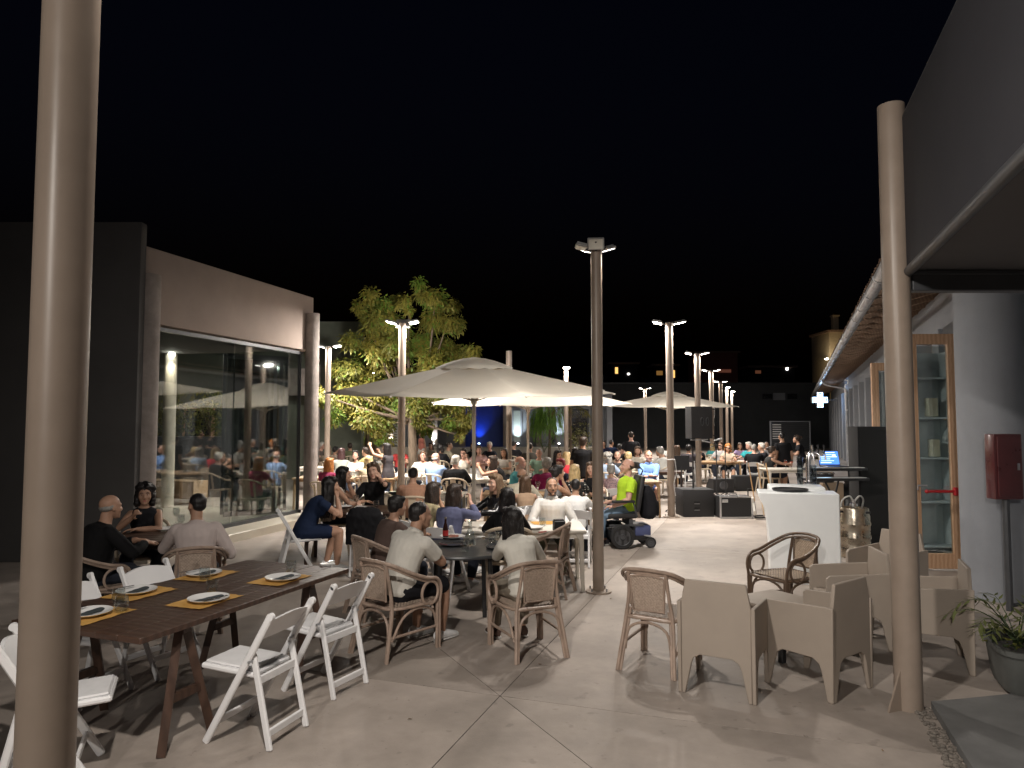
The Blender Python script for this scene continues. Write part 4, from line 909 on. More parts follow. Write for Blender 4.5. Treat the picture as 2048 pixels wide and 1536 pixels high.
def bistro():
    e = empty('bistro_chair', (0, 0, 0)); e['category'] = 'chair'
    hoop = spline([(-.26, .22, .44), (-.27, .2, .62), (-.275, 0, .66), (-.24, -.2, .76), (-.12, -.29, .815), (.12, -.29, .815), (.24, -.2, .76), (.275, 0, .66), (.27, .2, .62), (.26, .22, .44)], 4)
    b = MB(); b.tube(hoop, 0.019, 8); ob('arm_hoop', b, m_creamp, e)
    for s in (-1, 1):
        b = MB(); b.tube([(s * .26, .24, 0), (s * .245, .2, .44)], [.016, .022], 8); ob('leg', b, m_creamp, e)
        b = MB(); b.tube([(s * .25, -.29, 0), (s * .22, -.22, .44)], [.016, .022], 8); ob('leg', b, m_creamp, e)
    b = MB(); b.loft([(Vector((0, 0, z)), Vector((1, 0, 0)), Vector((0, 1, 0)), a, a * .95) for z, a in ((.41, .24), (.425, .26), (.445, .26), (.45, .23))], 24, None, 3.5); ob('seat', b, m_creamp, e)
    for x, w in ((-.13, .05), (0, .11), (.13, .05)):
        b = MB(); n = 6; vs_ = []
        for i in range(n + 1):
            z = .44 + .36 * i / n - abs(x) * .25 * (i / n); y = -.225 - .06 * (i / n) + abs(x) * .25
            vs_ += [(x - w / 2, y, z), (x + w / 2, y, z), (x + w / 2, y + .012, z), (x - w / 2, y + .012, z)]
        fs = [(a * 4 + p, a * 4 + (p + 1) % 4, a * 4 + 4 + (p + 1) % 4, a * 4 + 4 + p) for a in range(n) for p in range(4)]
        b.add(vs_, fs); ob('back_slat', b, m_creamp, e)
    return e
PROTO['f'] = folding(); PROTO['r'] = rattan(m_rattan, m_weave); PROTO['d'] = rattan(m_rattan2, m_weave2, 'dark_rattan_chair'); PROTO['t'] = tub(); PROTO['c'] = bistro()
USED = set()
GRP = {'f': 'white folding chairs', 'r': 'rattan armchairs', 'd': 'dark rattan armchairs', 't': 'taupe plastic tub chairs', 'c': 'cream plastic chairs'}
def chair(kind, x, y, rz, label, z=0.0):
    p = PROTO[kind]
    if kind not in USED:
        USED.add(kind); p.location = (x, y, z); p.rotation_euler.z = R(rz); p['label'] = label; p['group'] = GRP[kind]; return p
    return copy_tree(p, (x, y, z), rz, label, GRP[kind])
def table(kind, x, y, rz, w, d, h, label):
    nm = {'w': 'white_table', 'o': 'wooden_table', 'k': 'dark_table'}[kind]; m_ = {'w': m_tabwhite, 'o': m_tabp, 'k': m_tabw}[kind]
    e = empty(nm, (x, y, 0), rz, label, 'table', 'dining tables on the square')
    if kind == 'w':
        b = MB(); b.box((0, 0, h - .02), (w, d, .04), None, .016); ob('tabletop', b, m_, e)
        b = MB(); b.box((0, -d / 2 + .07, h - .07), (w - .2, .02, .06)); b.box((0, d / 2 - .07, h - .07), (w - .2, .02, .06)); ob('apron', b, m_, e)
    else:
        n = 5
        for k in range(n):
            b = MB(); pw = d / n; b.box((0, -d / 2 + pw * (k + .5), h - .018 - random.uniform(0, .0015)), (w, pw - .004, .036), None, .004); ob('plank', b, m_, e)
        b = MB(); b.box((0, 0, h - .065), (w - .3, d - .2, .05)); ob('apron', b, m_, e)
    for sx in (-1, 1):
        for sy in (-1, 1):
            b = MB(); tx, ty = sx * (w / 2 - .06), sy * (d / 2 - .06)
            b.loft([(Vector((tx + sx * .015, ty + sy * .015, 0)), Vector((1, 0, 0)), Vector((0, 1, 0)), .022, .022), (Vector((tx, ty, h - .12)), Vector((1, 0, 0)), Vector((0, 1, 0)), .03, .03), (Vector((tx - sx * .03, ty - sy * .03, h - .042)), Vector((1, 0, 0)), Vector((0, 1, 0)), .055, .055)], 12, None, 4); ob('leg', b, m_, e)
    return e
# tableware
m_china = mat('white_china', (0.80, 0.80, 0.79), 0.18, var=0.02, spec=0.6)
m_napkin = mat('charcoal_napkin', (0.035, 0.045, 0.05), 0.9, var=0.15, bump=0.2, bscale=120)
m_mat = mat('mustard_placemat', (0.56, 0.31, 0.075), 0.85, var=0.12, scale=9, bump=0.12, bscale=160)
m_gw = glass_mat('tableware_glass', (0.90, 0.92, 0.92), 0.03, 1.45, 1.0, 0.09)
m_cut = mat('cutlery_steel', (0.6, 0.6, 0.6), 0.2, 1.0)
m_red = MATS['dark_red_paint']
_pl = MB(); _pl.lathe([(0.0, .004), (.075, .003), (.09, .008), (.125, .02), (.134, .024), (.134, .021), (.12, .012), (.085, 0.0), (0.0, 0.0)], 36, None, False)
ME_PLATE = _pl.mesh('plate', m_china, 40)
_gl = MB(); _gl.lathe([(0.0, .0), (.026, .0), (.034, .008), (.041, .035), (.042, .06), (.037, .095), (.035, .1), (.034, .1), (.0355, .095), (.0405, .06), (.0395, .035), (.033, .012), (0.0, .010)], 24, None, False)
ME_GLASS = _gl.mesh('tumbler', m_gw, 60)
_wg = MB(); _wg.lathe([(0.0, 0), (.034, 0), (.034, .003), (.006, .008), (.005, .09), (.02, .105), (.037, .135), (.04, .165), (.033, .205), (.032, .205), (.0385, .165), (.0355, .137), (.018, .108), (0, .102)], 20, None, False)
ME_WINE = _wg.mesh('wine_glass', m_gw, 60)
_mt = MB()
vs_ = []; fs = []; nx, ny = 10, 8
for i in range(nx + 1):
    for j in range(ny + 1):
        x, y = -.2 + .4 * i / nx, -.15 + .3 * j / ny; e_ = (i in (0, nx)) or (j in (0, ny))
        vs_.append((x + (random.uniform(-.004, .004) if e_ else 0), y + (random.uniform(-.004, .004) if e_ else 0), .0015 + (random.uniform(0, .004) if e_ else random.uniform(0, .0006))))
for i in range(nx):
    for j in range(ny): a = i * (ny + 1) + j; fs.append((a, a + ny + 1, a + ny + 2, a + 1))
_mt.add(vs_, fs); ME_MAT = _mt.mesh('placemat', m_mat, 60)
_np = MB()
vs_ = []; fs = []; nx, ny = 12, 5
for L_ in (1, 0):
    for i in range(nx + 1):
        for j in range(ny + 1):
            x, y = -.105 + .21 * i / nx, -.035 + .07 * j / ny
            z = .005 + .012 * (1 - (2 * j / ny - 1) ** 2) * (0.7 + 0.4 * noise.noise(Vector((x * 22, y * 30, 3)))) if L_ else .003
            vs_.append((x + .006 * noise.noise(Vector((y * 50, x * 9, 1))), y * (1 + .25 * noise.noise(Vector((x * 14, 7, 2)))), z))
k0 = (nx + 1) * (ny + 1)
for i in range(nx):
    for j in range(ny):
        a = i * (ny + 1) + j; fs.append((a, a + ny + 1, a + ny + 2, a + 1)); fs.append((k0 + a, k0 + a + 1, k0 + a + ny + 2, k0 + a + ny + 1))
for i in range(nx):
    for j in (0, ny): a = i * (ny + 1) + j; fs.append((a, a + ny + 1, k0 + a + ny + 1, k0 + a))
_np.add(vs_, fs); ME_NAP = _np.mesh('napkin', m_napkin, 60)
_ck = MB()
_ck.box((0, -.03, .003), (.012, .11, .003)); _ck.loft([(Vector((0, .03 + t * .08, .003 + .002 * t)), Vector((1, 0, 0)), Vector((0, 0, 1)), .006 + .010 * math.sin(math.pi * min(1, t * 1.1 + .1)), .0015) for t in (0, .2, .45, .7, 1)], 8)
ME_CUT = _ck.mesh('fork', m_cut, 40)
def thing(name, me, loc, rz, label, cat, group=None, z=None, s=None):
    o = put(name, me, None, loc, rz); tag(o, label, cat, group)
    if s: o.scale = (s, s, s)
    return o
# ------------------------------------------------------------------ people
SKIN = {'fair': (0.58, 0.36, 0.27), 'tan': (0.46, 0.27, 0.185), 'olive': (0.40, 0.235, 0.16), 'dark': (0.27, 0.15, 0.10), 'pink': (0.60, 0.35, 0.27)}
def skin_mat(k):
    return mat('skin_' + k, SKIN[k], 0.5, var=0.08, scale=14, bump=0.06, bscale=140, spec=0.4)
def cloth_mat(c):
    return mat('cloth_%02d_%02d_%02d' % tuple(int(x * 99) for x in c), c, 0.85, var=0.06, scale=10, bump=0.10, bscale=160, spec=0.2)
def hair_mat(c):
    return mat('hair_%02d_%02d_%02d' % tuple(int(x * 99) for x in c), c, 0.42, var=0.45, scale=70, bump=0.55, bscale=110, stretch=(1, 1, 0.12), spec=0.45)
BATCH = []                                     # (object, wrinkle) whose raw pieces are fused in one pass below
def fuse(o, vox, smooth=2, wr=0.0, wf=9.0, seed=0.0):
    r = o.modifiers.new('fuse', 'REMESH'); r.mode = 'VOXEL'; r.voxel_size = vox; r.use_smooth_shade = True
    if smooth: s = o.modifiers.new('soft', 'SMOOTH'); s.factor = 0.5; s.iterations = smooth
    BATCH.append((o, wr, wf, seed))
def finish_batch():
    dg = bpy.context.evaluated_depsgraph_get(); out = []
    for o, wr, wf, sd in BATCH:
        me = bpy.data.meshes.new_from_object(o.evaluated_get(dg)); out.append((o, me, wr, wf, sd))
    for o, me, wr, wf, sd in out:
        o.modifiers.clear(); me.shade_smooth()
        if wr:
            n = len(me.vertices); co = [0.0] * (3 * n); no = [0.0] * (3 * n)
            me.vertices.foreach_get('co', co); me.vertices.foreach_get('normal', no); nz = noise.noise
            for i in range(0, 3 * n, 3):
                x, y, z = co[i] * wf + sd, co[i + 1] * wf, co[i + 2] * wf * 0.55
                k = wr * (nz((x, y, z)) * 0.8 + (1 - abs(nz((x * 1.9 + 5, y * 1.9 + sd, z * 1.9))) * 2) * 0.55)
                co[i] += no[i] * k; co[i + 1] += no[i + 1] * k; co[i + 2] += no[i + 2] * k
            me.vertices.foreach_set('co', co); me.update()
        o.data = me
    BATCH.clear()
def limb(b, a, c, ra, rc, bul=0.0, n=10, k=5, sphere=True):
    a, c = Vector(a), Vector(c); P = [a + (c - a) * (i / k) for i in range(k + 1)]
    rr = [ra + (rc - ra) * (i / k) + bul * math.sin(math.pi * min(1, (i / k) * 1.15)) for i in range(k + 1)]
    b.tube(P, rr, n)
    if sphere: b.ell(a, ra, n, 6); b.ell(c, rc, n, 6)
def ik(a, t, l1, l2, hint):
    a, t = Vector(a), Vector(t); d = t - a; L = min(d.length, (l1 + l2) * 0.995); d = d.normalized() * L; t = a + d
    x = (l1 * l1 - l2 * l2 + L * L) / (2 * L); h = math.sqrt(max(0, l1 * l1 - x * x)); u = d.normalized(); hv = Vector(hint); hv = hv - u * hv.dot(u)
    hv = hv.normalized() if hv.length > 1e-5 else u.orthogonal().normalized()
    return a + u * x + hv * h, t
def hand(b, wrist, fdir, side, palm=(0, 0, -1), curl=0.5, fine=True, sc=1.0):
    f = Vector(fdir).normalized(); pn = Vector(palm); pn = (pn - f * pn.dot(f)); pn = pn.normalized() if pn.length > 1e-4 else f.orthogonal().normalized()
    sd = f.cross(pn) * side                      # towards the thumb
    w = Vector(wrist)
    secs = [(w + f * t * sc, sd, pn, a * sc, c * sc) for t, a, c in ((-0.01, .027, .02), (.02, .032, .018), (.05, .041, .0155), (.085, .041, .013), (.095, .036, .010))]
    b.loft(secs, 12, None, 2.6)
    for i, (off, L, r) in enumerate(((.030, .070, .0092), (.010, .080, .0096), (-.011, .074, .0092), (-.030, .058, .0082))):
        p0 = w + (f * .088 + sd * off) * sc; c1 = curl * (0.7 + 0.15 * i); d1 = (f * math.cos(c1) + pn * math.sin(c1)).normalized(); d2 = (f * math.cos(c1 * 2.0) + pn * math.sin(c1 * 2.0)).normalized()
        p1 = p0 + d1 * (L * .48 * sc); p2 = p1 + d2 * (L * .52 * sc)
        b.tube([p0 - f * .015 * sc, p0, p1, p2], [r * sc, r * sc, r * .95 * sc, r * .72 * sc], 8); b.ell(p2, r * .74 * sc, 8, 5); b.ell(p1, r * .98 * sc, 8, 5)
    t0 = w + (f * .025 + sd * .028) * sc; t1 = t0 + (f * .5 + sd * .75 + pn * .25).normalized() * .036 * sc; t2 = t1 + (f * .85 + sd * .25 + pn * .35).normalized() * .034 * sc
    b.tube([t0, t1, t2], [.013 * sc, .011 * sc, .008 * sc], 8); b.ell(t2, .0085 * sc, 8, 5); b.ell(t1, .0112 * sc, 8, 5)
def head_parts(b, M, fem):
    E = lambda c, r: b.ell(c, r, 18, 12, M)
    E((0, -.014, .032), (.075, .094, .083)); E((0, .022, -.018), (.066, .066, .078))
    b.loft([(Vector((0, y, z)), Vector((1, 0, 0)), Vector((0, 1, 0)), a, c) for z, y, a, c in ((.03, .022, .064, .066), (-.03, .026, .061, .062), (-.07, .034, .050, .052), (-.098, .045, .034, .036), (-.108, .05, .02, .022))], 16, M)
    E((0, .072, -.094), (.022 if fem else .026, .017, .017))
    E((0, .072, .028), (.046, .016, .014))
    for s in (-1, 1):
        E((s * .040, .058, -.026), (.022, .024, .022)); E((s * .031, .074, .022), (.018, .010, .007))
        E((s * .075, -.012, -.008), (.008, .019, .031)); E((s * .010, .094, -.033), (.008, .009, .007))
    b.tube([(0, .079, .018), (0, .090, .0), (0, .102, -.022), (0, .102, -.031), (0, .088, -.038)], [.007, .0085, .0105, .0115, .008], 8, M)
    E((0, .078, -.061), (.021, .012, .0065)); E((0, .077, -.071), (.018, .012, .0065))
HAIRC = {'black': (0.012, 0.010, 0.010), 'dbrown': (0.035, 0.022, 0.016), 'brown': (0.085, 0.05, 0.03), 'lbrown': (0.17, 0.11, 0.065), 'blonde': (0.50, 0.37, 0.19), 'orange': (0.50, 0.20, 0.06), 'red': (0.22, 0.03, 0.035), 'grey': (0.28, 0.27, 0.25), 'white': (0.62, 0.60, 0.55), 'maroon': (0.06, 0.028, 0.028)}
def hair_build(style, M, col, vox, parent, near, rnd):
    hm = hair_mat(HAIRC[col]); b = MB(); E = lambda c, r: b.ell(c, r, 16, 10, M)
    if style == 'crop':
        E((0, -.021, .042), (.0765, .090, .0785)); E((0, -.056, .004), (.064, .053, .056))
    elif style == 'fringe':                        # bald on top
        E((0, -.052, -.002), (.074, .052, .04)); E((.066, -.02, .006), (.014, .03, .025)); E((-.066, -.02, .006), (.014, .03, .025))
    else:
        E((0, -.024, .046), (.082, .097, .084)); E((0, -.055, -.0), (.076, .06, .075))
        E((.04, .03, .088), (.04, .045, .03)); E((-.03, .03, .088), (.045, .045, .03))
        for s in (-1, 1): E((s * .068, -.006, .022), (.017, .04, .05))
    if style == 'bun': E((0, -.125, .05), (.045, .045, .045))
    if style == 'curly':
        for i in range(46 if near else 26):
            d = Vector((rnd.gauss(0, 1), rnd.gauss(0, 1) - .55, rnd.gauss(0, 1) + .35)).normalized(); p = Vector((0, -.02, .03)) + Vector((d.x * .092, d.y * .108, d.z * .095))
            if p.y > .045 and p.z < .07: continue
            E(tuple(p), rnd.uniform(.02, .033))
        for s in (-1, 1):
            for z in (-.02, -.06, -.1): E((s * .082, -.035, z), (.03, .04, .035)); E((s * .05, -.075, z), (.04, .03, .035))
    L = {'bob': .12, 'long': .30, 'mid': .19, 'wavy': .22}.get(style, 0)
    if L:
        for s in (-1, 1):
            b.loft([(Vector((s * x, y, z)), Vector((1, 0, 0)), Vector((0, 1, 0)), a, c) for x, y, z, a, c in ((.055, -.01, .05, .025, .05), (.072, -.012, 0, .019, .045), (.076, -.022, -.06, .02, .045), (.074, -.035, -.06 - L * .4, .022, .045), (.062, -.05, -.06 - L * .75, .02, .035))], 10, M)
        b.loft([(Vector((0, y, z)), Vector((1, 0, 0)), Vector((0, 1, 0)), a, c) for y, z, a, c in ((-.06, .05, .07, .05), (-.075, -.02, .08, .04), (-.075, -.08, .085, .036), (-.08, -.08 - L * .5, .085, .036), (-.085, -.08 - L, .055, .022))], 14, M)
    o = ob('hair', b, hm, parent); fuse(o, max(.006, vox * .8), 1, {'crop': .001, 'fringe': .001, 'curly': .008}.get(style, .0042), 34, rnd.random() * 9)
    if L and near:                                 # loose strands over the fused mass
        s_ = MB()
        for i in range(320 if near > 1 else 150):
            a = rnd.uniform(-2.6, 2.6) - math.pi / 2; x, y = math.cos(a) * .082, math.sin(a) * .088 - .015
            if y > .03: continue
            ph = rnd.random() * 6; A = .010 if style in ('wavy', 'mid') else .004; P = []; ll = L * rnd.uniform(.6, 1.2) + .1
            for k in range(9):
                t = k / 8; P.append((x * (1 + .10 * math.sin(t * 3)) + A * math.sin(ph + t * 9), y * 1.02 + A * math.cos(ph + t * 9) - .01 * t, .075 - .02 * (1 - t) - (ll + .05) * t))
            s_.tube(P, [.0012, .0018, .0022, .0024, .0024, .0022, .002, .0016, .0006], 4, M)
        ob('loose_strands', s_, hm, o)
    return o
def person(u=None, v=None, Y=None, th=0, desc='', sit=True, fem=False, skin='tan', hair=('crop', 'dbrown'), top=(0.5, 0.5, 0.5), bottom=(0.03, 0.035, 0.05), sleeve=0.5, lean=8, side=0, twist=0, yaw=0, hp=0, roll=0, al='table', ar='table',
           sc=None, det=0, legs='pants', shoe=(0.6, 0.6, 0.6), chair_=None, xy=None, collar=False, beard=None, glasses=False, hh=None, build=1.0, seat=0.45, hard_z=0.0, spot=None, strap=False, clabel=None):
    """th: 0 faces away from the camera, 90 left, -90 right, 180 towards the camera"""
    rnd = random.Random(hash(desc) % 9999 if False else sum(ord(c) * (i + 1) for i, c in enumerate(desc)))
    vox = {0: .021, 1: .0145, 2: .0095, 3: .0072}[det]
    inf = max(.012, vox * .9)
    if Y is None and v is not None: Y = (CAM_H - 1.12) * FPX / (v - 847)
    hw = D(u, v, Y) if u is not None else Vector((xy[0], xy[1], hh or 1.12))
    if sc is None: sc = min(1.06, max(.86, hw.z / (1.17 if sit else 1.60)))
    # spine in the upper-body frame
    pz = seat / sc + .095 if sit else .93
    S = Matrix.Rotation(R(twist), 4, 'Z') @ Matrix.Rotation(R(side), 4, 'Y'); Pv = Vector((0, 0, pz))
    p = Vector((0, 0, -.13)) ; sp = []
    ds = (-.13, -.04, .05, .14, .23, .31, .37, .42, .455, .49)
    ang = lambda d: R(lean) * (0.55 + 0.9 * max(0, d) / .42) if d > 0 else R(lean) * .3
    prev = None; pos = Vector((0, -.01, -.13))
    for d in ds:
        if prev is not None:
            a = ang((d + prev) / 2); pos = pos + Vector((0, math.sin(a), math.cos(a))) * (d - prev)
        a = ang(d); sp.append((Pv + S @ pos, S @ Vector((1, 0, 0)), S @ Vector((0, math.cos(a), -math.sin(a))), a)); prev = d
    if fem: WD = ((.13, .10), (.170, .125), (.160, .115), (.130, .098), (.128, .094), (.142, .108), (.150, .098), (.140, .078), (.085, .058), (.052, .052))
    else: WD = ((.13, .10), (.160, .125), (.160, .125), (.152, .118), (.155, .115), (.170, .120), (.182, .112), (.168, .086), (.095, .066), (.060, .060))
    WD = [(a * (build if i < 8 else 1), c * (build ** 1.3 if i < 8 else 1)) for i, (a, c) in enumerate(WD)]
    nb = sp[-1][0]; na = R(lean) * .5; upn = S @ Vector((0, math.sin(na), math.cos(na)))
    hc = nb + upn * .135 + S @ Vector((0, .022 + .02 * math.sin(R(lean)), 0))
    H = Matrix.Translation(hc) @ Matrix.Scale(1.05, 4) @ (S @ Matrix.Rotation(R(yaw), 4, 'Z') @ Matrix.Rotation(R(roll), 4, 'Y') @ Matrix.Rotation(R(-hp), 4, 'X')).to_4x4()
    shw = (.146 if fem else .168) * (1 + (build - 1) * .6)
    sh = {s: sp[7][0] + sp[7][1] * (s * shw) - S @ Vector((0, .004, .026)) for s in (-1, 1)}
    # arms
    def target(pose, s):
        ch = hc + S @ Vector((s * .035, .075, -.145)) if pose in ('chin',) else None
        if pose == 'chin': return ch, (s * .5, -.1, -1), H.to_3x3() @ Vector((-s * .15, -.1, 1)), H.to_3x3() @ Vector((-s * .6, -.7, 0)), 1.1
        if pose == 'cheek': return hc + H.to_3x3() @ Vector((s * .085, .03, -.12)), (s * .7, .2, -1), H.to_3x3() @ Vector((-s * .1, -.15, 1)), H.to_3x3() @ Vector((-s, -.3, 0)), .7
        tz = (.775 if pose != 'lap' else .66) / sc
        if pose == 'table': return Vector((s * .13, .46, tz)), (s * .9, -.2, -.7), Vector((-s * .45, .85, -.02)), Vector((0, 0, -1)), .45
        if pose == 'fold': return Vector((-s * .06, .36, tz + (.02 if s > 0 else .0))), (s, .1, -.4), Vector((-s, .15, 0)), Vector((0, .2, -1)), .4
        if pose == 'reach': return Vector((s * .08, .56, tz + .03)), (s * .8, -.2, -.8), Vector((-s * .2, 1, .1)), Vector((-s, 0, -.3)), .8
        if pose == 'glass': return Vector((s * .1, .40, tz + .16)), (s * .9, -.2, -.9), Vector((-s * .2, .8, .5)), Vector((-s, 0, 0)), 1.1
        if pose == 'phone': return hc + S @ Vector((s * .07, .27, -.12)), (s * .9, -.1, -1), Vector((-s * .2, .4, .8)), Vector((-s, -.2, 0)), 1.0
        if pose == 'up': return hc + S @ Vector((s * .34, .25, .06)), (s * .6, -.2, -1), Vector((-s * .4, .2, .8)), Vector((-s * .6, .5, 0)), .9
        if pose == 'lap': return Vector((s * .10, .30, tz)), (s * .9, -.3, -.4), Vector((-s * .3, .9, -.1)), Vector((0, 0, -1)), .5
        if pose == 'rest': return Vector((s * .24, .26, .66 / sc)), (s * .5, -1, -.3), Vector((-s * .1, 1, -.1)), Vector((0, 0, -1)), .5
        if pose == 'bend': return Vector((s * .12, .33, 1.07)), (s * .8, -.6, -.6), Vector((-s * .5, .8, .1)), Vector((0, 0, -1)), .7
        return Vector((s * .25, .05, .80)), (s * .2, -1, 0), Vector((0, .12, -1)), Vector((-s, .2, 0)), .35      # hang
    arms = {}
    for s, pose in ((-1, al), (1, ar)):
        t, hint, fd_, pn, curl = target(pose, s); l1, l2 = (.275, .235) if fem else (.295, .255)
        el, wr_ = ik(sh[s], t, l1, l2, hint); arms[s] = (el, wr_, fd_, pn, curl)
    # legs
    lg = {}
    for s in (-1, 1):
        hip = Pv + Vector((s * .088, 0, -.03)); rs = rnd.uniform(-.05, .05)
        if sit:
            kn = Vector((s * (.12 + rnd.uniform(0, .05)), .43, seat / sc + .055)); an = Vector((s * .13, .40 + rs * 2, .085))
            kn, an = ik(hip, an + Vector((0, 0, 0)), .435, .415, (s * .15, .6, 1))
        else:
            an = Vector((s * .11, rs, .085)); kn, an = ik(hip, an, .44, .425, (0, 1, 0))
        lg[s] = (hip, kn, an)
    # ---- body: one fused skin
    b = MB(); skm = skin_mat(skin)
    b.loft([(c, xa, ya, a * .97, d * .97) for (c, xa, ya, _), (a, d) in zip(sp, WD)], 18)
    b.tube([sp[8][0], nb, nb + (hc - nb) * .45 + S @ Vector((0, -.014, 0)), hc + H.to_3x3() @ Vector((0, -.02, -.03))], [.07 if not fem else .058, .057 if not fem else .047, .054 if not fem else .045, .05], 14)
    head_parts(b, H, fem)
    ra = (.046, .037, .026) if fem else (.054, .043, .030)
    for s in (-1, 1):
        el, wr_, fd_, pn, curl = arms[s]
        b.ell(sh[s] - sp[7][1] * (s * .02), ra[0] * 1.02, 12, 8)
        limb(b, sh[s], el, ra[0], ra[1], .003); limb(b, el, wr_, ra[1], ra[2], .006)
        hand(b, wr_, fd_, s if False else -s, pn, curl, det > 0)
        hip, kn, an = lg[s]
        limb(b, hip, kn, .082, .056, .006, 12); limb(b, kn, an, .054, .036, .012, 12)
        b.loft([(Vector((an.x, an.y + y, z)), Vector((1, 0, 0)), Vector((0, 0, 1)), a, c) for y, z, a, c in ((-.06, .04, .03, .036), (0, .045, .036, .042), (.08, .035, .042, .03), (.15, .02, .042, .018), (.19, .018, .03, .012))], 12)
    root = ob('person', b, skm); fuse(root, vox, 1)
    # ---- clothes
    if top is not None:
        tm = cloth_mat(top) if not isinstance(top, bpy.types.Material) else top
        c = MB(); hem = 0
        i0 = 0 if legs != 'in' else 1
        secs = [(cc, xa, ya, a + inf * (1.15 if i < 8 else .75), d + inf * (1.4 if i < 8 else .75)) for i, ((cc, xa, ya, _), (a, d)) in enumerate(zip(sp, WD)) if i0 <= i <= 8]
        if sit: secs[0] = (secs[0][0] + Vector((0, 0, .06)), secs[0][1], secs[0][2], secs[0][3] * 1.12, secs[0][4] * 1.1)
        else: secs[0] = (secs[0][0], secs[0][1], secs[0][2], secs[1][3] * 1.02, secs[1][4] * 1.02)
        if collar or det >= 2: secs.append((sp[9][0] - upn * .015, sp[9][1], sp[9][2], WD[9][0] + inf * .55, WD[9][1] + inf * .55))
        c.loft(secs, 20)
        if fem and not strap: 
            for s in (-1, 1): c.ell(sp[5][0] + sp[5][2] * .075 + sp[5][1] * (s * .065), (.062, .062, .062), 12, 8)
        if sleeve > 0:
            for s in (-1, 1):
                el, wr_ = arms[s][0], arms[s][1]; c.ell(sh[s] - sp[7][1] * (s * .022), ra[0] * 1.02 + inf * 1.15, 12, 8); c.ell(sh[s], ra[0] + inf * 1.15, 12, 8)
                if sleeve <= 1: e_ = sh[s] + (el - sh[s]) * sleeve; limb(c, sh[s], e_, ra[0] + inf * 1.05, ra[0] + (ra[1] - ra[0]) * sleeve + inf * (1.7 if sleeve < .9 else 1.2), .002, 12, 5, False)
                else:
                    limb(c, sh[s], el, ra[0] + inf * 1.05, ra[1] + inf * 1.1, .003, 12); e_ = el + (wr_ - el) * (sleeve - 1); limb(c, el, e_, ra[1] + inf * 1.1, ra[2] + inf * 1.15, .004, 12, 5, False)
        elif not strap:
            for s in (-1, 1): c.ell(sh[s] - sp[7][1] * (s * .05), (.05, .055, .04), 10, 6)
        o = ob('top', c, tm, root); fuse(o, vox, 1, .0045 if det else .003, 9.5, rnd.random() * 20)
        if collar:
            k = MB(); cn = nb - upn * .02
            for s in (-1, 1):
                vsx = []
                for i in range(7):
                    a = math.pi * (.5 - i / 6 * 1.0); base = cn + sp[9][1] * (s * math.cos(a) * (.068)) + sp[9][2] * (math.sin(a) * .068 + .004)
                    vsx += [base + upn * (.028 - .012 * (i == 0)), base + sp[9][1] * (s * .016 * math.cos(a)) + sp[9][2] * (.02 * math.sin(a)) - upn * (.012 + .025 * (i == 0))]
                k.add(vsx, [(2 * i, 2 * i + 1, 2 * i + 3, 2 * i + 2) for i in range(6)])
            ko = ob('collar', k, tm, o); sm_ = ko.modifiers.new('thickness', 'SOLIDIFY'); sm_.thickness = .004
    bm_ = cloth_mat(bottom); c = MB(); ends = {'pants': 1.92, 'shorts': .92, 'skirt': .7, 'in': 1.92}[legs]
    secs = [(cc, xa, ya, a + inf * .8, d + inf * .8) for i, ((cc, xa, ya, _), (a, d)) in enumerate(zip(sp, WD)) if i <= 2]; c.loft(secs, 18)
    for s in (-1, 1):
        hip, kn, an = lg[s]; k_ = inf * .9
        if ends < 1: limb(c, hip, hip + (kn - hip) * ends, .084 + k_, .062 + k_ * 1.6, .004, 12, 5, True)
        else: limb(c, hip, kn, .084 + k_, .058 + k_ * 1.15, .005, 12); limb(c, kn, kn + (an - kn) * (ends - 1), .057 + k_ * 1.15, .042 + k_ * 1.2, .010, 12, 5, False)
    if legs == 'skirt': c.loft([(lg[1][0] * .5 + lg[-1][0] * .5 + ((lg[1][1] + lg[-1][1]) * .5 - (lg[1][0] + lg[-1][0]) * .5) * t, Vector((1, 0, 0)), Vector((0, 0, 1)) if sit else Vector((0, 1, 0)), .19, .095) for t in (0, .35, .7)], 18)
    o = ob('skirt' if legs == 'skirt' else 'trousers', c, bm_, root); fuse(o, vox * 1.1, 1, .004, 10, rnd.random() * 20)
    sm2 = cloth_mat(shoe)
    for s in (-1, 1):
        an = lg[s][2]; c = MB()
        c.loft([(Vector((an.x, an.y + y, z)), Vector((1, 0, 0)), Vector((0, 0, 1)), a, d) for y, z, a, d in ((-.075, .05, .03, .035), (-.05, .055, .042, .05), (0, .052, .046, .05), (.08, .042, .05, .04), (.15, .028, .050, .027), (.195, .022, .034, .018))], 14)
        f = ob('shoe', c, sm2, root)
        c = MB(); c.loft([(Vector((an.x, an.y + y, .011)), Vector((1, 0, 0)), Vector((0, 0, 1)), a, .011) for y, a in ((-.085, .03), (-.05, .046), (.05, .049), (.13, .053), (.19, .042), (.208, .02))], 14); ob('sole', c, cloth_mat((.55, .54, .52)), f)
    if hair[0] != 'bald': hair_build(hair[0], H, hair[1], vox, root, det if det >= 1 else 0, rnd)
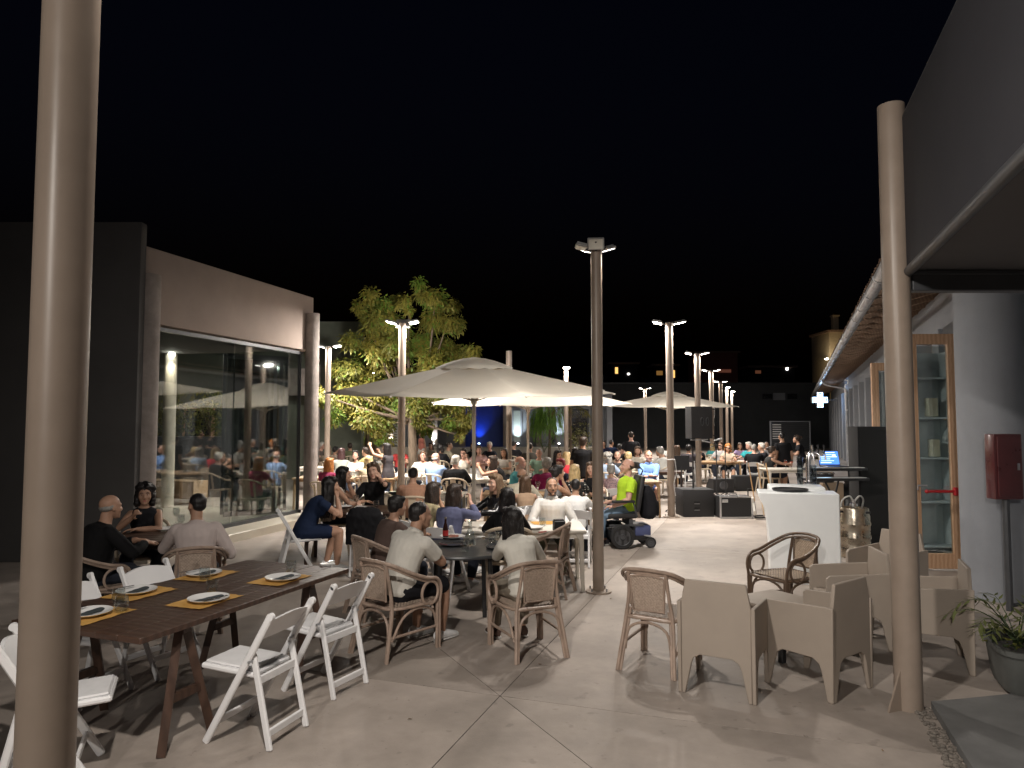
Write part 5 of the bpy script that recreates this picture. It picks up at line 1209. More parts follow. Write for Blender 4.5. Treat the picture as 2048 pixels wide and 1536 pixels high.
    # ---- face
    if det >= 1 or hair[0] != 'x':
        facing = math.cos(R(th + twist + yaw)) < .55
        if facing:
            k = MB()
            for s in (-1, 1): k.ell((s * .031, .0735, .003), (.0115, .0105, .0055), 10, 6, H)
            ey = ob('eyes', k, mat('eye_white', (.6, .58, .55), .3), root); ey['kind'] = 'stuff'
            k = MB()
            for s in (-1, 1): k.ell((s * .031, .0815, .003), (.0056, .0042, .0052), 10, 6, H)
            ir = ob('irises', k, mat('eye_dark', (.025, .017, .012), .2), root); ir['kind'] = 'stuff'
            k = MB()
            for s in (-1, 1): k.tube([Vector((s * .014, .087, .0215)), Vector((s * .031, .0875, .027)), Vector((s * .047, .073, .021))], [.0035, .004, .002], 6, H)
            br = ob('eyebrows', k, hair_mat(HAIRC[hair[1] if hair[1] not in ('white', 'blonde', 'orange') else 'lbrown']), root); br['kind'] = 'stuff'
            k = MB(); k.ell((0, .083, -.0605), (.019, .0085, .0042), 12, 6, H); k.ell((0, .0825, -.0705), (.016, .0085, .0048), 12, 6, H); lp_ = ob('lips', k, mat('lips_' + ('rose' if fem else 'brown'), (.42, .13, .12) if fem else (.33, .16, .12), .45), root)
        if beard:
            k = MB(); k.loft([(Vector((0, y, z)), Vector((1, 0, 0)), Vector((0, 1, 0)), a, c_) for z, y, a, c_ in ((-.045, .012, .064, .050), (-.075, .030, .0535, .0545), (-.10, .045, .038, .040), (-.113, .05, .022, .026))], 16, H); k.ell((0, .083, -.0495), (.026, .011, .005), 12, 6, H)
            for s in (-1, 1): k.ell((s * .062, .01, -.02), (.0075, .022, .04), 10, 6, H)
            bo = ob('beard', k, hair_mat(HAIRC[beard]), root); fuse(bo, max(.006, vox * .7), 1, .0008, 90)
        if glasses:
            k = MB()
            for s in (-1, 1):
                k.tube([Vector((s * .033 + .024 * math.cos(a * .5236), .096, .002 + .019 * math.sin(a * .5236))) for a in range(12)], .0025, 5, H, closed=True); k.tube([(s * .057, .094, .008), (s * .08, .0, .006)], .002, 5, H)
            k.tube([(-.009, .098, .006), (.009, .098, .006)], .002, 5, H); ob('glasses', k, m_black, root)
    # ---- place so that the head is where the photo shows it
    Rz = Matrix.Rotation(R(th), 3, 'Z'); off = Rz @ (hc * sc)
    if xy is not None: px, py = xy
    else: px, py = hw.x - off.x, hw.y - off.y
    root.location = (px, py, hard_z); root.rotation_euler.z = R(th); root.scale = (sc, sc, sc)
    tag(root, 'person ' + desc, 'person', 'seated guests' if sit else 'standing people')
    if chair_:
        d = Rz @ Vector((0, {'f': -.05, 'r': .02, 'c': .03, 'd': .02}.get(chair_, 0), 0))
        nmx = {'f': 'white folding chair', 'r': 'rattan armchair', 'd': 'dark rattan armchair', 'c': 'cream plastic chair', 't': 'taupe tub chair'}[chair_]
        chair(chair_, px + d.x, py + d.y, th, clabel or (nmx + ' under the person ' + ' '.join(desc.split()[:9])))
    return root, H, arms, (px, py)
# ------------------------------------------------------------------ trestle table in the left foreground
UD = Vector((0.352, 0.936)); VD = Vector((-0.936, 0.352)); TH = math.degrees(math.atan2(UD.y, UD.x)) - 90     # table axes
T0 = G(281, 1277, 0.75).xy; TL, TWD = 2.06, 1.05
def tp_(s, w, z=0.0): p = T0 + UD * s + VD * w; return Vector((p.x, p.y, z))
tc_ = tp_(TL / 2, TWD / 2)
tr = empty('trestle_table', (tc_.x, tc_.y, 0), TH, 'long dark walnut trestle table laid with mustard placemats in the left foreground', 'table')
for k in range(6):
    pw = TWD / 6; b = MB(); b.box((-TWD / 2 + pw * (k + .5), 0, .732 - random.uniform(0, .0012)), (pw - .003, TL + random.uniform(-.006, .006), .036), None, .004); ob('plank', b, m_tabw, tr)
for yy in (-TL / 2 + .42, TL / 2 - .38):
    b = MB(); b.box((0, yy, .685), (TWD - .16, .06, .05), None, .004); ts = ob('trestle', b, m_tabw, tr)
    for s in (-1, 1):
        for t in (-1, 1):
            b = MB(); a_ = Vector((s * (TWD / 2 - .12), yy + t * .03, .66)); c_ = Vector((s * (TWD / 2 - .06), yy + t * .20, 0))
            d = c_ - a_; b.tube([a_ + Vector((0, 0, .02)), c_], .036, 4); ob('leg', b, m_tabw, ts, smooth=0)
        b = MB(); b.box((s * (TWD / 2 - .085), yy, .30), (.035, .27, .05)); ob('leg_brace', b, m_tabw, ts)
b = MB(); b.box((0, yy - .55, .70), (.07, TL - .5, .05)); ob('rail', b, m_tabw, tr)
sets = [((417, 1198), 1, 'nearest the front white chair'), ((566, 1156), 1, 'at the far right corner of the trestle table'), ((408, 1147), -1, 'across from the right hand chairs, far side'), ((273, 1182), -1, 'on the far side, second from the left pole'), ((178, 1226), -1, 'half hidden behind the near lamp post')]
for (u, v), sd, lab in sets:
    q = G(u, v, .765); rz = TH + 90 + random.uniform(-4, 4)
    off = VD * (0.03 * sd)
    thing('placemat', ME_MAT, (q.x + off.x, q.y + off.y, .7515), rz, 'mustard paper placemat ' + lab, 'placemat', 'mustard placemats on the trestle table')
    thing('plate', ME_PLATE, (q.x, q.y, .7565), 0, 'white plate on the mustard mat ' + lab, 'plate', 'white plates on the trestle table')
    thing('napkin', ME_NAP, (q.x, q.y, .762), rz + random.uniform(-15, 15), 'charcoal napkin folded on the plate ' + lab, 'napkin', 'charcoal napkins on the trestle table')
    f_ = VD * (-0.17 * sd) * 0 + UD * (-.165); thing('fork', ME_CUT, (q.x - VD.x * .1 * sd + f_.x * .2, q.y - VD.y * .1 * sd + f_.y * .2, .785), rz + 80, 'steel fork on napkin, setting ' + lab, 'fork')
for (u, v), lab in (((243, 1216), 'in front of the half hidden plate'), ((237, 1199), 'behind the other tumbler near the left pole'), ((424, 1178), 'beside the front plate'), ((409, 1152), 'in front of the far side plate'), ((582, 1139), 'behind the far right plate')):
    q = G(u, v + 9, .75); thing('tumbler', ME_GLASS, (q.x, q.y, .7515), 0, 'clear glass tumbler ' + lab + ' on the trestle table', 'glass', 'tumblers on the trestle table')
q = G(655, 1130, .75); b = MB(); b.box((0, 0, .008), (.12, .05, .014), None, .004); b.box((.05, .02, .02), (.06, .03, .008), TR(0, 0, 0, 20))
tag(ob('folded_card', b, m_china, None, (q.x, q.y, .752), 30), 'small white folded card at the far end of the trestle table', 'card')
def ch(kind, u, v, rz, label, back=0.0):         # chair whose centre stands at a ground pixel
    q = G(u, v); return chair(kind, q.x, q.y, rz, label)
VA = math.degrees(math.atan2(VD.y, VD.x)) - 90    # facing across the table
def chs(s, w, rz, label): q = tp_(s, w); return chair('f', q.x, q.y, rz, label)
q = G(510, 1466); chair('f', q.x, q.y, VA + 2, 'nearest white folding chair in front of the trestle table, right of the near post')
q = G(648, 1372); chair('f', q.x, q.y, VA - 6, 'white folding chair beside the nearest one, closer to the rattan chairs')
chs(.74, TWD + .26, VA + 180, 'white folding chair on the far side of the trestle table, partly behind the near post')
chs(1.38, TWD + .22, VA + 176, 'white folding chair on the far side of the trestle table, beside the bald man')
q = G(112, 1556); chair('f', q.x, q.y, -66, 'white folding chair cut off at the bottom left, behind the near post')

# ------------------------------------------------------------------ round dark table with the couple
rq = G(925, 1094, .75); rt_ = empty('round_table', (rq.x, rq.y, 0), 10, 'round black table with carafe between the couple in rattan chairs', 'table')
b = MB(); b.lathe([(0, .715), (.50, .715), (.525, .722), (.53, .735), (.525, .748), (0, .75)], 48, None, False); ob('tabletop', b, m_tabblack, rt_)
for k in range(4):
    a = math.pi / 4 + k * math.pi / 2; b = MB(); b.tube([(math.cos(a) * .36, math.sin(a) * .36, 0), (math.cos(a) * .33, math.sin(a) * .33, .72)], .022, 8); ob('leg', b, m_black, rt_)
b = MB(); b.box((0, 0, .69), (.62, .05, .05)); b.box((0, 0, .69), (.05, .62, .048)); ob('cross_rail', b, m_black, rt_)
ME_BPL = MB().lathe([(0.0, .004), (.085, .003), (.12, .012), (.14, .018), (.14, .014), (.12, .006), (.085, 0.0), (0.0, 0.0)], 32, None, False).mesh('dark_plate', mat('dark_glaze', (.05, .05, .055), .2), 40)
for (u, v, me, nm, lab) in ((905, 1090, ME_BPL, 'plate', 'dark plate in front of the man in the white polo'), (905, 1076, ME_PLATE, 'plate', 'plate with food beside the carafe on the round table'), (1000, 1096, ME_BPL, 'plate', 'dark plate in front of the woman in the cream cardigan'), (992, 1066, ME_BPL, 'plate', 'dark plate on the far side of the round table')):
    q = G(u, v, .75); thing(nm, me, (q.x, q.y, .7515), 0, lab, 'plate')
q = G(905, 1076, .75); b = MB()
for k in range(14): b.ell((random.uniform(-.06, .06), random.uniform(-.06, .06), .012), (random.uniform(.012, .028), random.uniform(.012, .028), .01), 8, 5)
tag(ob('leftover_food', b, mat('food', (.30, .11, .07), .5, var=.6, scale=40), None, (q.x, q.y, .757)), 'reddish leftover food on the plate beside the carafe', 'food')
q = G(940, 1092, .75); b = MB(); b.lathe([(0, 0), (.052, 0), (.062, .012), (.056, .07), (.036, .13), (.018, .17), (.015, .205), (.022, .235), (.026, .245), (.0245, .245), (.02, .233), (.0135, .205), (.0165, .17), (.0345, .13), (.0545, .07), (.06, .014), (0, .01)], 28, None, False)
cf = tag(ob('carafe', b, m_gw, None, (q.x, q.y, .7515)), 'clear glass water carafe in the middle of the round black table', 'carafe')
b = MB(); b.lathe([(0, .012), (.058, .014), (.0535, .068), (0, .069)], 24, None, False); ob('water', b, glass_mat('water_fill', (.85, .88, .88), .02, 1.33), cf)
q = G(891, 1078, .75); b = MB(); b.lathe([(0, 0), (.028, 0), (.03, .01), (.029, .10), (.022, .135), (.012, .165), (.0115, .22), (0, .22)], 22, None, False)
bt = tag(ob('cola_bottle', b, mat('cola_glass', (.035, .012, .010), .08, var=.2), None, (q.x, q.y, .7515)), 'dark soft drink bottle with a red label beside the polo man\'s hands', 'bottle')
b = MB(); b.lathe([(.0302, .035), (.0302, .09)], 22, None, False); ob('label_band', b, mat('red_label', (.5, .03, .03), .5), bt)
b = MB(); b.lathe([(0, .225), (.013, .225), (.013, .212), (.0125, .205)], 16, None, False); ob('cap', b, m_cut, bt)
for u, v, lab in ((985, 1086, 'left of the woman in the cream cardigan'), (997, 1080, 'beside the other tumbler near the cream cardigan'), (930, 1104, 'in front of the carafe')):
    q = G(u, v, .75); thing('tumbler', ME_GLASS, (q.x, q.y, .7515), 0, 'clear tumbler ' + lab + ' on the round black table', 'glass')
q = G(962, 1075, .75); b = MB(); b.box((0, 0, .006), (.09, .05, .01), None, .004); tag(ob('crumpled_napkin', b, m_china, None, (q.x, q.y, .753), 40), 'white crumpled napkin right of the carafe', 'napkin')
m_polo = cloth_mat((.60, .58, .53))
person(xy=(-1.00, 6.27), th=-38, hh=1.1, desc='in a white polo and dark shorts, elbows on the round table', top=(.58, .56, .51), sleeve=.62, skin='olive', hair=('crop', 'black'), lean=20, side=4, yaw=-14, hp=-6, al='chin', ar='fold', legs='shorts', bottom=(.012, .012, .015), shoe=(.75, .75, .75), det=3, sc=1.0, chair_='r', clabel='rattan armchair with arm loops under the man in the white polo', collar=True)
person(xy=(.13, 6.25), th=22, hh=1.1, desc='in a cream cardigan with long dark hair at the round table', fem=True, top=(.62, .60, .54), sleeve=1.9, skin='tan', hair=('mid', 'black'), lean=20, side=-6, yaw=16, hp=-8, al='chin', ar='table', bottom=(.22, .19, .15), shoe=(.08, .05, .04), det=3, sc=.94, chair_='r', clabel='rattan armchair with its woven back to the camera under the woman in the cream cardigan')
q = G(1085, 1190); chair('r', q.x, q.y + .1, 72, 'empty rattan armchair at the right side of the round black table')
person(795, 1028, 7.55, -52, 'barely visible behind the polo man, dark haired in a brown top', top=(.10, .07, .06), sleeve=.5, hair=('short', 'black'), det=1, lean=15, sc=.9, chair_='r', clabel='rattan armchair half hidden behind the man in the white polo')

# ------------------------------------------------------------------ dark group at the left under the wall
person(222, 1012, 6.95, -42, 'bald in a black shirt with his back turned, in the dark at left', top=(.008, .008, .009), sleeve=1.9, hair=('fringe', 'grey'), build=1.2, lean=14, det=2, yaw=10, chair_='r', clabel='rattan armchair under the bald man in black at left')
person(290, 990, 8.2, 205, 'with dark curly hair and black dress facing us at far left', fem=True, top=(.012, .012, .014), sleeve=0, skin='olive', hair=('curly', 'black'), lean=10, det=2, al='fold', ar='glass', chair_='c')
person(394, 1010, 7.05, 24, 'in a pale pink shirt with his back turned beside the glazing', top=(.50, .43, .41), sleeve=1.85, hair=('crop', 'black'), skin='olive', build=1.1, lean=12, det=2, yaw=24, al='table', ar='rest', chair_='r', clabel='rattan armchair under the man in the pale pink shirt')
tq = G(330, 1072, .74); table('k', tq.x, tq.y, 12, 1.1, .75, .74, 'dark table of the three guests beside the left glazing')
for u, v, me, nm, lab in ((318, 1052, ME_WINE, 'wine_glass', 'stem glass before the curly haired woman'), (352, 1050, ME_WINE, 'wine_glass', 'stem glass left of the pink shirt'), (362, 1046, ME_GLASS, 'tumbler', 'tumbler at the far edge of the dark left table'), (336, 1060, ME_PLATE, 'plate', 'white plate on the dark left table')):
    q = G(u, v, .74); thing(nm, me, (q.x, q.y, .741), 0, lab, 'plate' if nm == 'plate' else 'glass')

# ------------------------------------------------------------------ middle rows (photo pixel of the head, depth, facing)
person(662, 968, 9.6, -68, 'in a navy dress with very long black hair leaning over the table at left', fem=True, top=(.012, .022, .055), bottom=(.012, .022, .055), sleeve=.35, hair=('long', 'black'), lean=30, det=2, al='fold', ar='chin', legs='skirt', sc=1.04, chair_='f', clabel='white folding chair under the long haired woman in navy')
person(688, 946, 10.9, -78, 'in a white blouse with dark hair resting her chin, behind the woman in navy', fem=True, top=(.66, .58, .50), sleeve=.0, hair=('mid', 'black'), lean=14, det=2, al='chin', ar='table', chair_='c')
person(747, 930, 11.2, 176, 'in a black top touching her cheek and looking at the camera', fem=True, top=(.008, .008, .009), sleeve=1.0, hair=('mid', 'brown'), skin='fair', lean=6, det=2, roll=8, hp=4, al='cheek', ar='table', chair_='c')
q = D(735, 1010, 9.4); fc_ = chair('f', q.x, 9.4, 4, 'empty white folding chair with a black jacket hung over its back')
b = MB()
for s in (0, 1):
    pass
b.loft([(Vector((0, y, z)), Vector((1, 0, 0)), Vector((0, 1, 0)), a, c) for z, y, a, c in ((.42, -.29, .235, .05), (.6, -.29, .24, .055), (.78, -.28, .235, .06), (.86, -.26, .19, .045), (.885, -.255, .12, .03))], 20)
jk = tag(ob('black_jacket', b, cloth_mat((.010, .010, .012)), None, (q.x, 9.40, 0.0), 4), 'black jacket hanging over the back of a white folding chair', 'jacket'); fuse(jk, .014, 1, .012, 9, 3)
t3 = D(700, 1000, 10.0); table('k', t3.x, 10.2, 5, 1.25, .8, .74, 'dark wooden table between the woman in navy and the black jacket')
person(826, 950, 11.4, 6, 'in a peach sleeveless top with short black hair seen from behind', top=(.44, .25, .17), sleeve=.3, hair=('crop', 'black'), det=2, lean=10, al='table', ar='table', build=1.05, chair_='c', clabel='cream plastic chair under the person in the peach top')
person(868, 984, 9.0, -48, 'in a beige tee with dark short hair and her hand at her face', fem=True, top=(.42, .36, .22), sleeve=.6, hair=('bob', 'dbrown'), det=2, lean=16, al='table', ar='chin', chair_='f', clabel='white folding chair under the woman in the beige tee')
person(910, 988, 8.5, -24, 'in a violet blue knit top gesturing, seen from behind', fem=True, top=(.115, .125, .215), sleeve=1.7, hair=('bob', 'dbrown'), skin='pink', det=2, lean=14, build=1.12, yaw=-14, al='table', ar='phone', chair_='f', clabel='white folding chair under the woman in violet blue')
person(990, 968, 9.75, 128, 'with blonde curly hair in a shiny black leather jacket looking left', fem=True, top=mat('black_leather', (.012, .012, .014), .28, var=.2, bump=.3, bscale=30), sleeve=1.9, hair=('wavy', 'lbrown'), skin='fair', det=2, lean=6, al='table', ar='table', chair_='f')
person(1014, 1000, 8.15, 4, 'all in black with dark bobbed hair seen from behind at the white table', fem=True, top=(.008, .008, .009), sleeve=1.9, hair=('mid', 'black'), det=2, lean=12, al='table', ar='table', chair_='c')
person(1050, 982, 10.6, 8, 'with long brown wavy hair, left of the open white shirt', fem=True, top=(.36, .25, .17), sleeve=0, hair=('wavy', 'brown'), det=2, lean=10, al='table', ar='table', chair_='f', sc=.88)
person(1104, 979, 9.3, 176, 'in an open necked white shirt with a dark beard facing the camera', top=(.62, .61, .59), sleeve=1.75, hair=('crop', 'dbrown'), skin='olive', beard='dbrown', collar=True, det=3, lean=-2, yaw=8, hp=-3, al='rest', ar='lap', bottom=(.14, .13, .085), shoe=(.75, .75, .75), build=1.06, sc=.95, chair_='f', clabel='white folding chair under the man in the open white shirt')
person(1151, 976, 10.1, -6, 'boy in a white tee with cropped black hair seen from behind', top=(.68, .68, .67), sleeve=.6, hair=('crop', 'black'), skin='olive', det=2, lean=8, sc=.86, chair_='f', clabel='white folding chair with a cover under the boy in white')
person(1044, 948, 11.9, -14, 'bald in a cream sweater bending forward', top=(.56, .52, .42), sleeve=1.9, hair=('fringe', 'brown'), det=2, lean=22, build=1.12, chair_='f')
person(1041, 924, 14.0, -96, 'bald with white side hair and a turquoise shirt in profile', top=(.10, .40, .46), sleeve=.6, hair=('fringe', 'white'), skin='pink', det=1, lean=6, build=1.1, chair_='c')
person(1093, 926, 13.2, 4, 'in a maroon hooded top with grey hair seen from behind', top=(.21, .015, .075), sleeve=1.9, hair=('short', 'grey'), det=2, lean=8, build=1.12, chair_='f', clabel='white folding chair under the maroon hooded top')
person(1116, 944, 11.6, -62, 'with black hair tied back in a grey vest, face in profile', fem=True, top=(.26, .27, .29), sleeve=0, hair=('bun', 'black'), det=2, lean=14, ar='chin', chair_='f')
person(1121, 930, 13.9, 150, 'with short red dyed hair and glasses at the crowded middle table', fem=True, top=(.03, .03, .05), sleeve=.5, hair=('short', 'red'), skin='fair', det=1, glasses=True, chair_='c')
person(1149, 944, 12.0, -8, 'blonde in a black polka dot blouse seen from behind', fem=True, top=mat('polka_dots', (.012, .012, .014), .8), sleeve=.7, hair=('bob', 'blonde'), det=2, lean=8, chair_='f', clabel='white folding chair under the polka dot blouse')
person(1116, 910, 17.5, -140, 'with long black hair and a pale face in a dark top', fem=True, top=(.02, .02, .025), sleeve=.3, hair=('mid', 'black'), skin='fair', det=1, chair_='c')
person(1133, 914, 16.6, -20, 'blonde in a coral red top seen from behind', fem=True, top=(.62, .05, .07), sleeve=.4, hair=('mid', 'blonde'), skin='pink', det=1, chair_='f')
person(1182, 938, 12.6, 168, 'with long brown hair and black strap dress beside the tall post', fem=True, top=(.01, .01, .011), sleeve=0, strap=True, hair=('long', 'brown'), skin='fair', det=2, chair_='c')
person(1166, 880, 15.6, -24, 'waiter standing in a black shirt left of the tall post', sit=False, top=(.009, .010, .014), sleeve=.6, hair=('short', 'dbrown'), skin='olive', det=2, lean=6, al='hang', ar='bend', build=1.15, bottom=(.01, .01, .012), shoe=(.02, .02, .02), hp=-8)
person(1222, 944, 13.3, 0, 'grey haired in a pink patterned blouse seen from behind, beyond the wheelchair', fem=True, top=mat('floral_print', (.40, .26, .26), .8, var=.9, scale=42), sleeve=.5, hair=('short', 'grey'), det=1, lean=12, chair_='f')
person(1216, 916, 16.8, -30, 'grey curly haired in a pale blue shirt behind the tall post', top=(.36, .46, .62), sleeve=.6, hair=('curly', 'grey'), det=1, chair_='c')
person(1235, 911, 17.6, 172, 'with a dark beard facing the camera right of the tall post', top=(.05, .05, .055), sleeve=.6, hair=('crop', 'black'), beard='black', skin='fair', det=1, chair_='c')
person(1256, 914, 17.0, 8, 'with pale blonde short hair seen from behind, above the lime shirt', fem=True, top=(.50, .46, .36), sleeve=.5, hair=('short', 'blonde'), det=1, chair_='c')
person(1297, 906, 16.2, 168, 'in a light blue shirt smiling, facing left of the lamp post', top=(.20, .34, .66), sleeve=1.8, hair=('crop', 'lbrown'), skin='pink', det=2, collar=True, bottom=(.035, .05, .12), legs='shorts', lean=-2, yaw=20, al='fold', ar='fold', shoe=(.04, .04, .04), chair_='f', clabel='white folding chair under the man in the light blue shirt')
person(1319, 900, 19.5, 44, 'grey haired in a white tee, turned away beside the lamp post', top=(.60, .60, .57), sleeve=.6, hair=('short', 'grey'), skin='tan', det=1, lean=14, al='fold', ar='fold', legs='shorts', chair_='c')
person(1262, 868, 21.0, -4, 'standing far back in a black tee with hands at his front', sit=False, top=(.012, .012, .014), sleeve=.6, hair=('crop', 'dbrown'), skin='pink', det=1, al='bend', ar='bend', bottom=(.30, .26, .2))
person(1207, 886, 27, 175, 'with dark hair in a navy top far behind the tall post', fem=True, top=(.02, .02, .05), sleeve=.5, hair=('mid', 'black'), det=0, chair_='c')
person(1223, 885, 28, -40, 'in a navy shirt far behind, right of the tall post', top=(.02, .025, .06), sleeve=.6, hair=('crop', 'black'), det=0, chair_='c')
person(1240, 895, 23, 10, 'dark haired in black far behind the bearded man', top=(.02, .02, .02), sleeve=.6, hair=('short', 'black'), det=0, chair_='c')
person(1260, 897, 22, -14, 'black bobbed hair far behind the pale blonde guest', fem=True, top=(.03, .025, .03), sleeve=.5, hair=('bob', 'black'), det=0, chair_='c')
person(1354, 898, 21, -6, 'grey brown haired on a folding chair just right of the near lamp post', fem=True, top=(.40, .36, .30), sleeve=1.8, hair=('bob', 'brown'), det=1, chair_='f', clabel='white folding chair with a dark bag, right of the near lit lamp post')
person(1377, 896, 22, -20, 'in dark brown beneath the hanging loudspeaker', top=(.03, .025, .022), sleeve=1.8, hair=('short', 'black'), det=0, build=1.15, chair_='f')
person(1398, 897, 24, 100, 'in a black vest seen between the stand and the second lamp post', top=(.015, .015, .016), sleeve=.3, hair=('crop', 'black'), det=0, chair_='c')
person(1441, 890, 25, 150, 'with long light brown hair and a striped white top by the microphone', fem=True, top=(.62, .60, .60), sleeve=1.6, hair=('long', 'brown'), skin='fair', det=0, chair_='f')
person(1456, 895, 23, 165, 'auburn curly haired in a beige top right of the microphone', fem=True, top=(.45, .36, .28), sleeve=.5, hair=('curly', 'orange'), det=0, legs='shorts', chair_='f')
person(1497, 890, 24, 120, 'grey haired in turquoise at the right block of tables', top=(.05, .40, .45), sleeve=.6, hair=('short', 'white'), skin='pink', det=0, chair_='f')
person(1508, 895, 22, -20, 'cropped grey hair in a black tee at the right block', top=(.012, .012, .013), sleeve=.6, hair=('crop', 'grey'), skin='pink', det=1, build=1.15, chair_='f', clabel='white folding chair under the black tee at the right block')
person(1522, 892, 23, 90, 'white haired in a dark navy shirt at the right block', top=(.02, .02, .03), sleeve=.6, hair=('short', 'white'), det=0, chair_='c')
person(1545, 899, 20, -88, 'with dark tied back hair in a black vest reaching to the white far table', fem=True, top=(.035, .035, .04), sleeve=0, hair=('bun', 'dbrown'), det=1, legs='shorts', al='reach', ar='reach', lean=12, chair_='c')
person(1563, 870, 20.5, 8, 'waiter standing in a black tee at the far right table', sit=False, top=(.010, .010, .011), sleeve=.6, hair=('crop', 'black'), skin='olive', det=1, al='hang', ar='hang', bottom=(.01, .01, .012), build=1.1)
person(1593, 878, 21.5, 70, 'waitress standing in black, bending to the far right table', sit=False, fem=True, top=(.014, .014, .016), sleeve=.6, hair=('bun', 'dbrown'), det=1, lean=12, al='bend', ar='bend', bottom=(.02, .02, .02), sc=.96)
# left and middle back rows
person(659, 928, 14.2, -16, 'with long ginger hair and a pink top seen from behind', fem=True, top=(.42, .06, .14), sleeve=.5, hair=('long', 'orange'), skin='pink', det=1, lean=10, chair_='c', clabel='cream plastic chair under the ginger haired guest')
person(656, 898, 21.5, 10, 'with long dark blonde hair seen from behind beside the left column', fem=True, top=(.20, .16, .12), sleeve=.5, hair=('long', 'lbrown'), det=0, chair_='c')
person(645, 890, 25, -110, 'white haired in a black and beige top far left beside the column', top=(.10, .08, .07), sleeve=.6, hair=('short', 'white'), skin='pink', det=0, lean=12, chair_='c')
person(683, 905, 18.5, 4, 'with a maroon brown bob and a pale vest seen from behind', fem=True, top=(.50, .52, .46), sleeve=.2, hair=('bob', 'maroon'), det=1, chair_='f')
person(671, 902, 22.5, -30, 'dark haired half hidden behind the maroon bob', top=(.25, .2, .17), sleeve=.5, hair=('short', 'black'), det=0, chair_='c')
person(711, 911, 17.8, 178, 'in a white jacket with black hair pulled back, looking down', fem=True, top=(.72, .70, .64), sleeve=1.9, hair=('bun', 'black'), skin='pink', det=1, hp=-22, lean=12, al='fold', ar='fold', chair_='f')
person(731, 903, 20, 70, 'dark haired in a yellow shirt turned to the left, behind the blonde', top=(.45, .36, .16), sleeve=.6, hair=('short', 'dbrown'), skin='tan', det=1, chair_='c')
person(738, 924, 15.6, -4, 'blonde in a cream top seen from behind, behind the woman in black', fem=True, top=(.55, .47, .33), sleeve=.6, hair=('mid', 'blonde'), skin='fair', det=1, chair_='c')
person(769, 918, 16.6, 176, 'older with short blond hair in a beige tee looking down', fem=True, top=(.52, .46, .38), sleeve=.6, hair=('short', 'blonde'), skin='pink', det=1, hp=-22, lean=14, chair_='f')
person(773, 884, 16.0, 62, 'standing with long black hair raising a phone with both arms', sit=False, fem=True, top=(.05, .045, .05), sleeve=.1, hair=('long', 'black'), det=1, lean=4, al='up', ar='phone', bottom=(.06, .09, .16), sc=.90)
person(846, 911, 17.6, 178, 'in a white shirt with glasses and a ruddy face left of the blue shirt', top=(.68, .66, .60), sleeve=1.0, hair=('short', 'brown'), skin='pink', glasses=True, det=1, build=1.12, lean=10, chair_='f')
person(872, 916, 16.2, -18, 'bald in a pale blue shirt with his back turned left of centre', top=(.26, .38, .62), sleeve=.6, hair=('fringe', 'white'), skin='pink', det=1, build=1.1, yaw=-24, chair_='c', clabel='cream plastic chair under the bald man in pale blue')
person(881, 894, 22, 0, 'with a dark afro and a black leather jacket seen from behind', fem=True, top=(.012, .013, .016), sleeve=1.8, hair=('curly', 'black'), skin='dark', det=0, chair_='c')
person(899, 890, 24, -72, 'greying in a beige polo in profile behind the afro', top=(.45, .40, .30), sleeve=.6, hair=('crop', 'dbrown'), skin='tan', det=0, chair_='c')
person(911, 922, 15.0, -4, 'white haired in a black sweater with his back turned in the centre', top=(.008, .008, .009), sleeve=1.9, hair=('short', 'white'), skin='pink', det=1, build=1.1, chair_='c', clabel='cream plastic chair under the white haired man in black')
person(927, 906, 18.5, 172, 'in a white blouse with sunglasses pushed up beside the umbrella pole', fem=True, top=(.70, .66, .58), sleeve=.8, hair=('bun', 'black'), skin='pink', glasses=True, det=1, al='cheek', chair_='f')
person(984, 917, 15.6, 84, 'in a black camisole with dark hair bending over a phone, bare legs visible', fem=True, top=(.008, .008, .009), sleeve=0, strap=True, hair=('long', 'dbrown'), skin='tan', det=1, lean=24, al='phone', ar='phone', legs='shorts', chair_='c', clabel='cream plastic chair under the woman in the black camisole')
person(979, 890, 24, 170, 'white haired in a dark top before the blue panel', fem=True, top=(.02, .022, .03), sleeve=.5, hair=('short', 'white'), skin='pink', det=0, chair_='c')
person(946, 892, 24, 160, 'with long dark hair left of the umbrella pole far back', fem=True, top=(.02, .02, .03), sleeve=.3, hair=('long', 'black'), det=0, chair_='c')
person(1028, 887, 25, -20, 'dark cropped hair in a black shirt behind the second umbrella pole', top=(.016, .017, .016), sleeve=.8, hair=('crop', 'black'), skin='olive', det=0, build=1.1, chair_='c')
person(1060, 892, 22.5, 2, 'heavy set in a grey tee with his back turned on a cream chair', top=(.16, .145, .125), sleeve=.6, hair=('crop', 'dbrown'), skin='tan', det=1, build=1.2, chair_='c', clabel='cream plastic chair under the heavy set man in grey')
person(842, 872, 33, 150, 'far woman standing in a pink top and white skirt behind the tree trunk', sit=False, fem=True, top=(.60, .22, .17), sleeve=0, hair=('mid', 'black'), skin='tan', det=0, legs='skirt', bottom=(.7, .68, .64), al='hang', ar='hang', sc=.92)

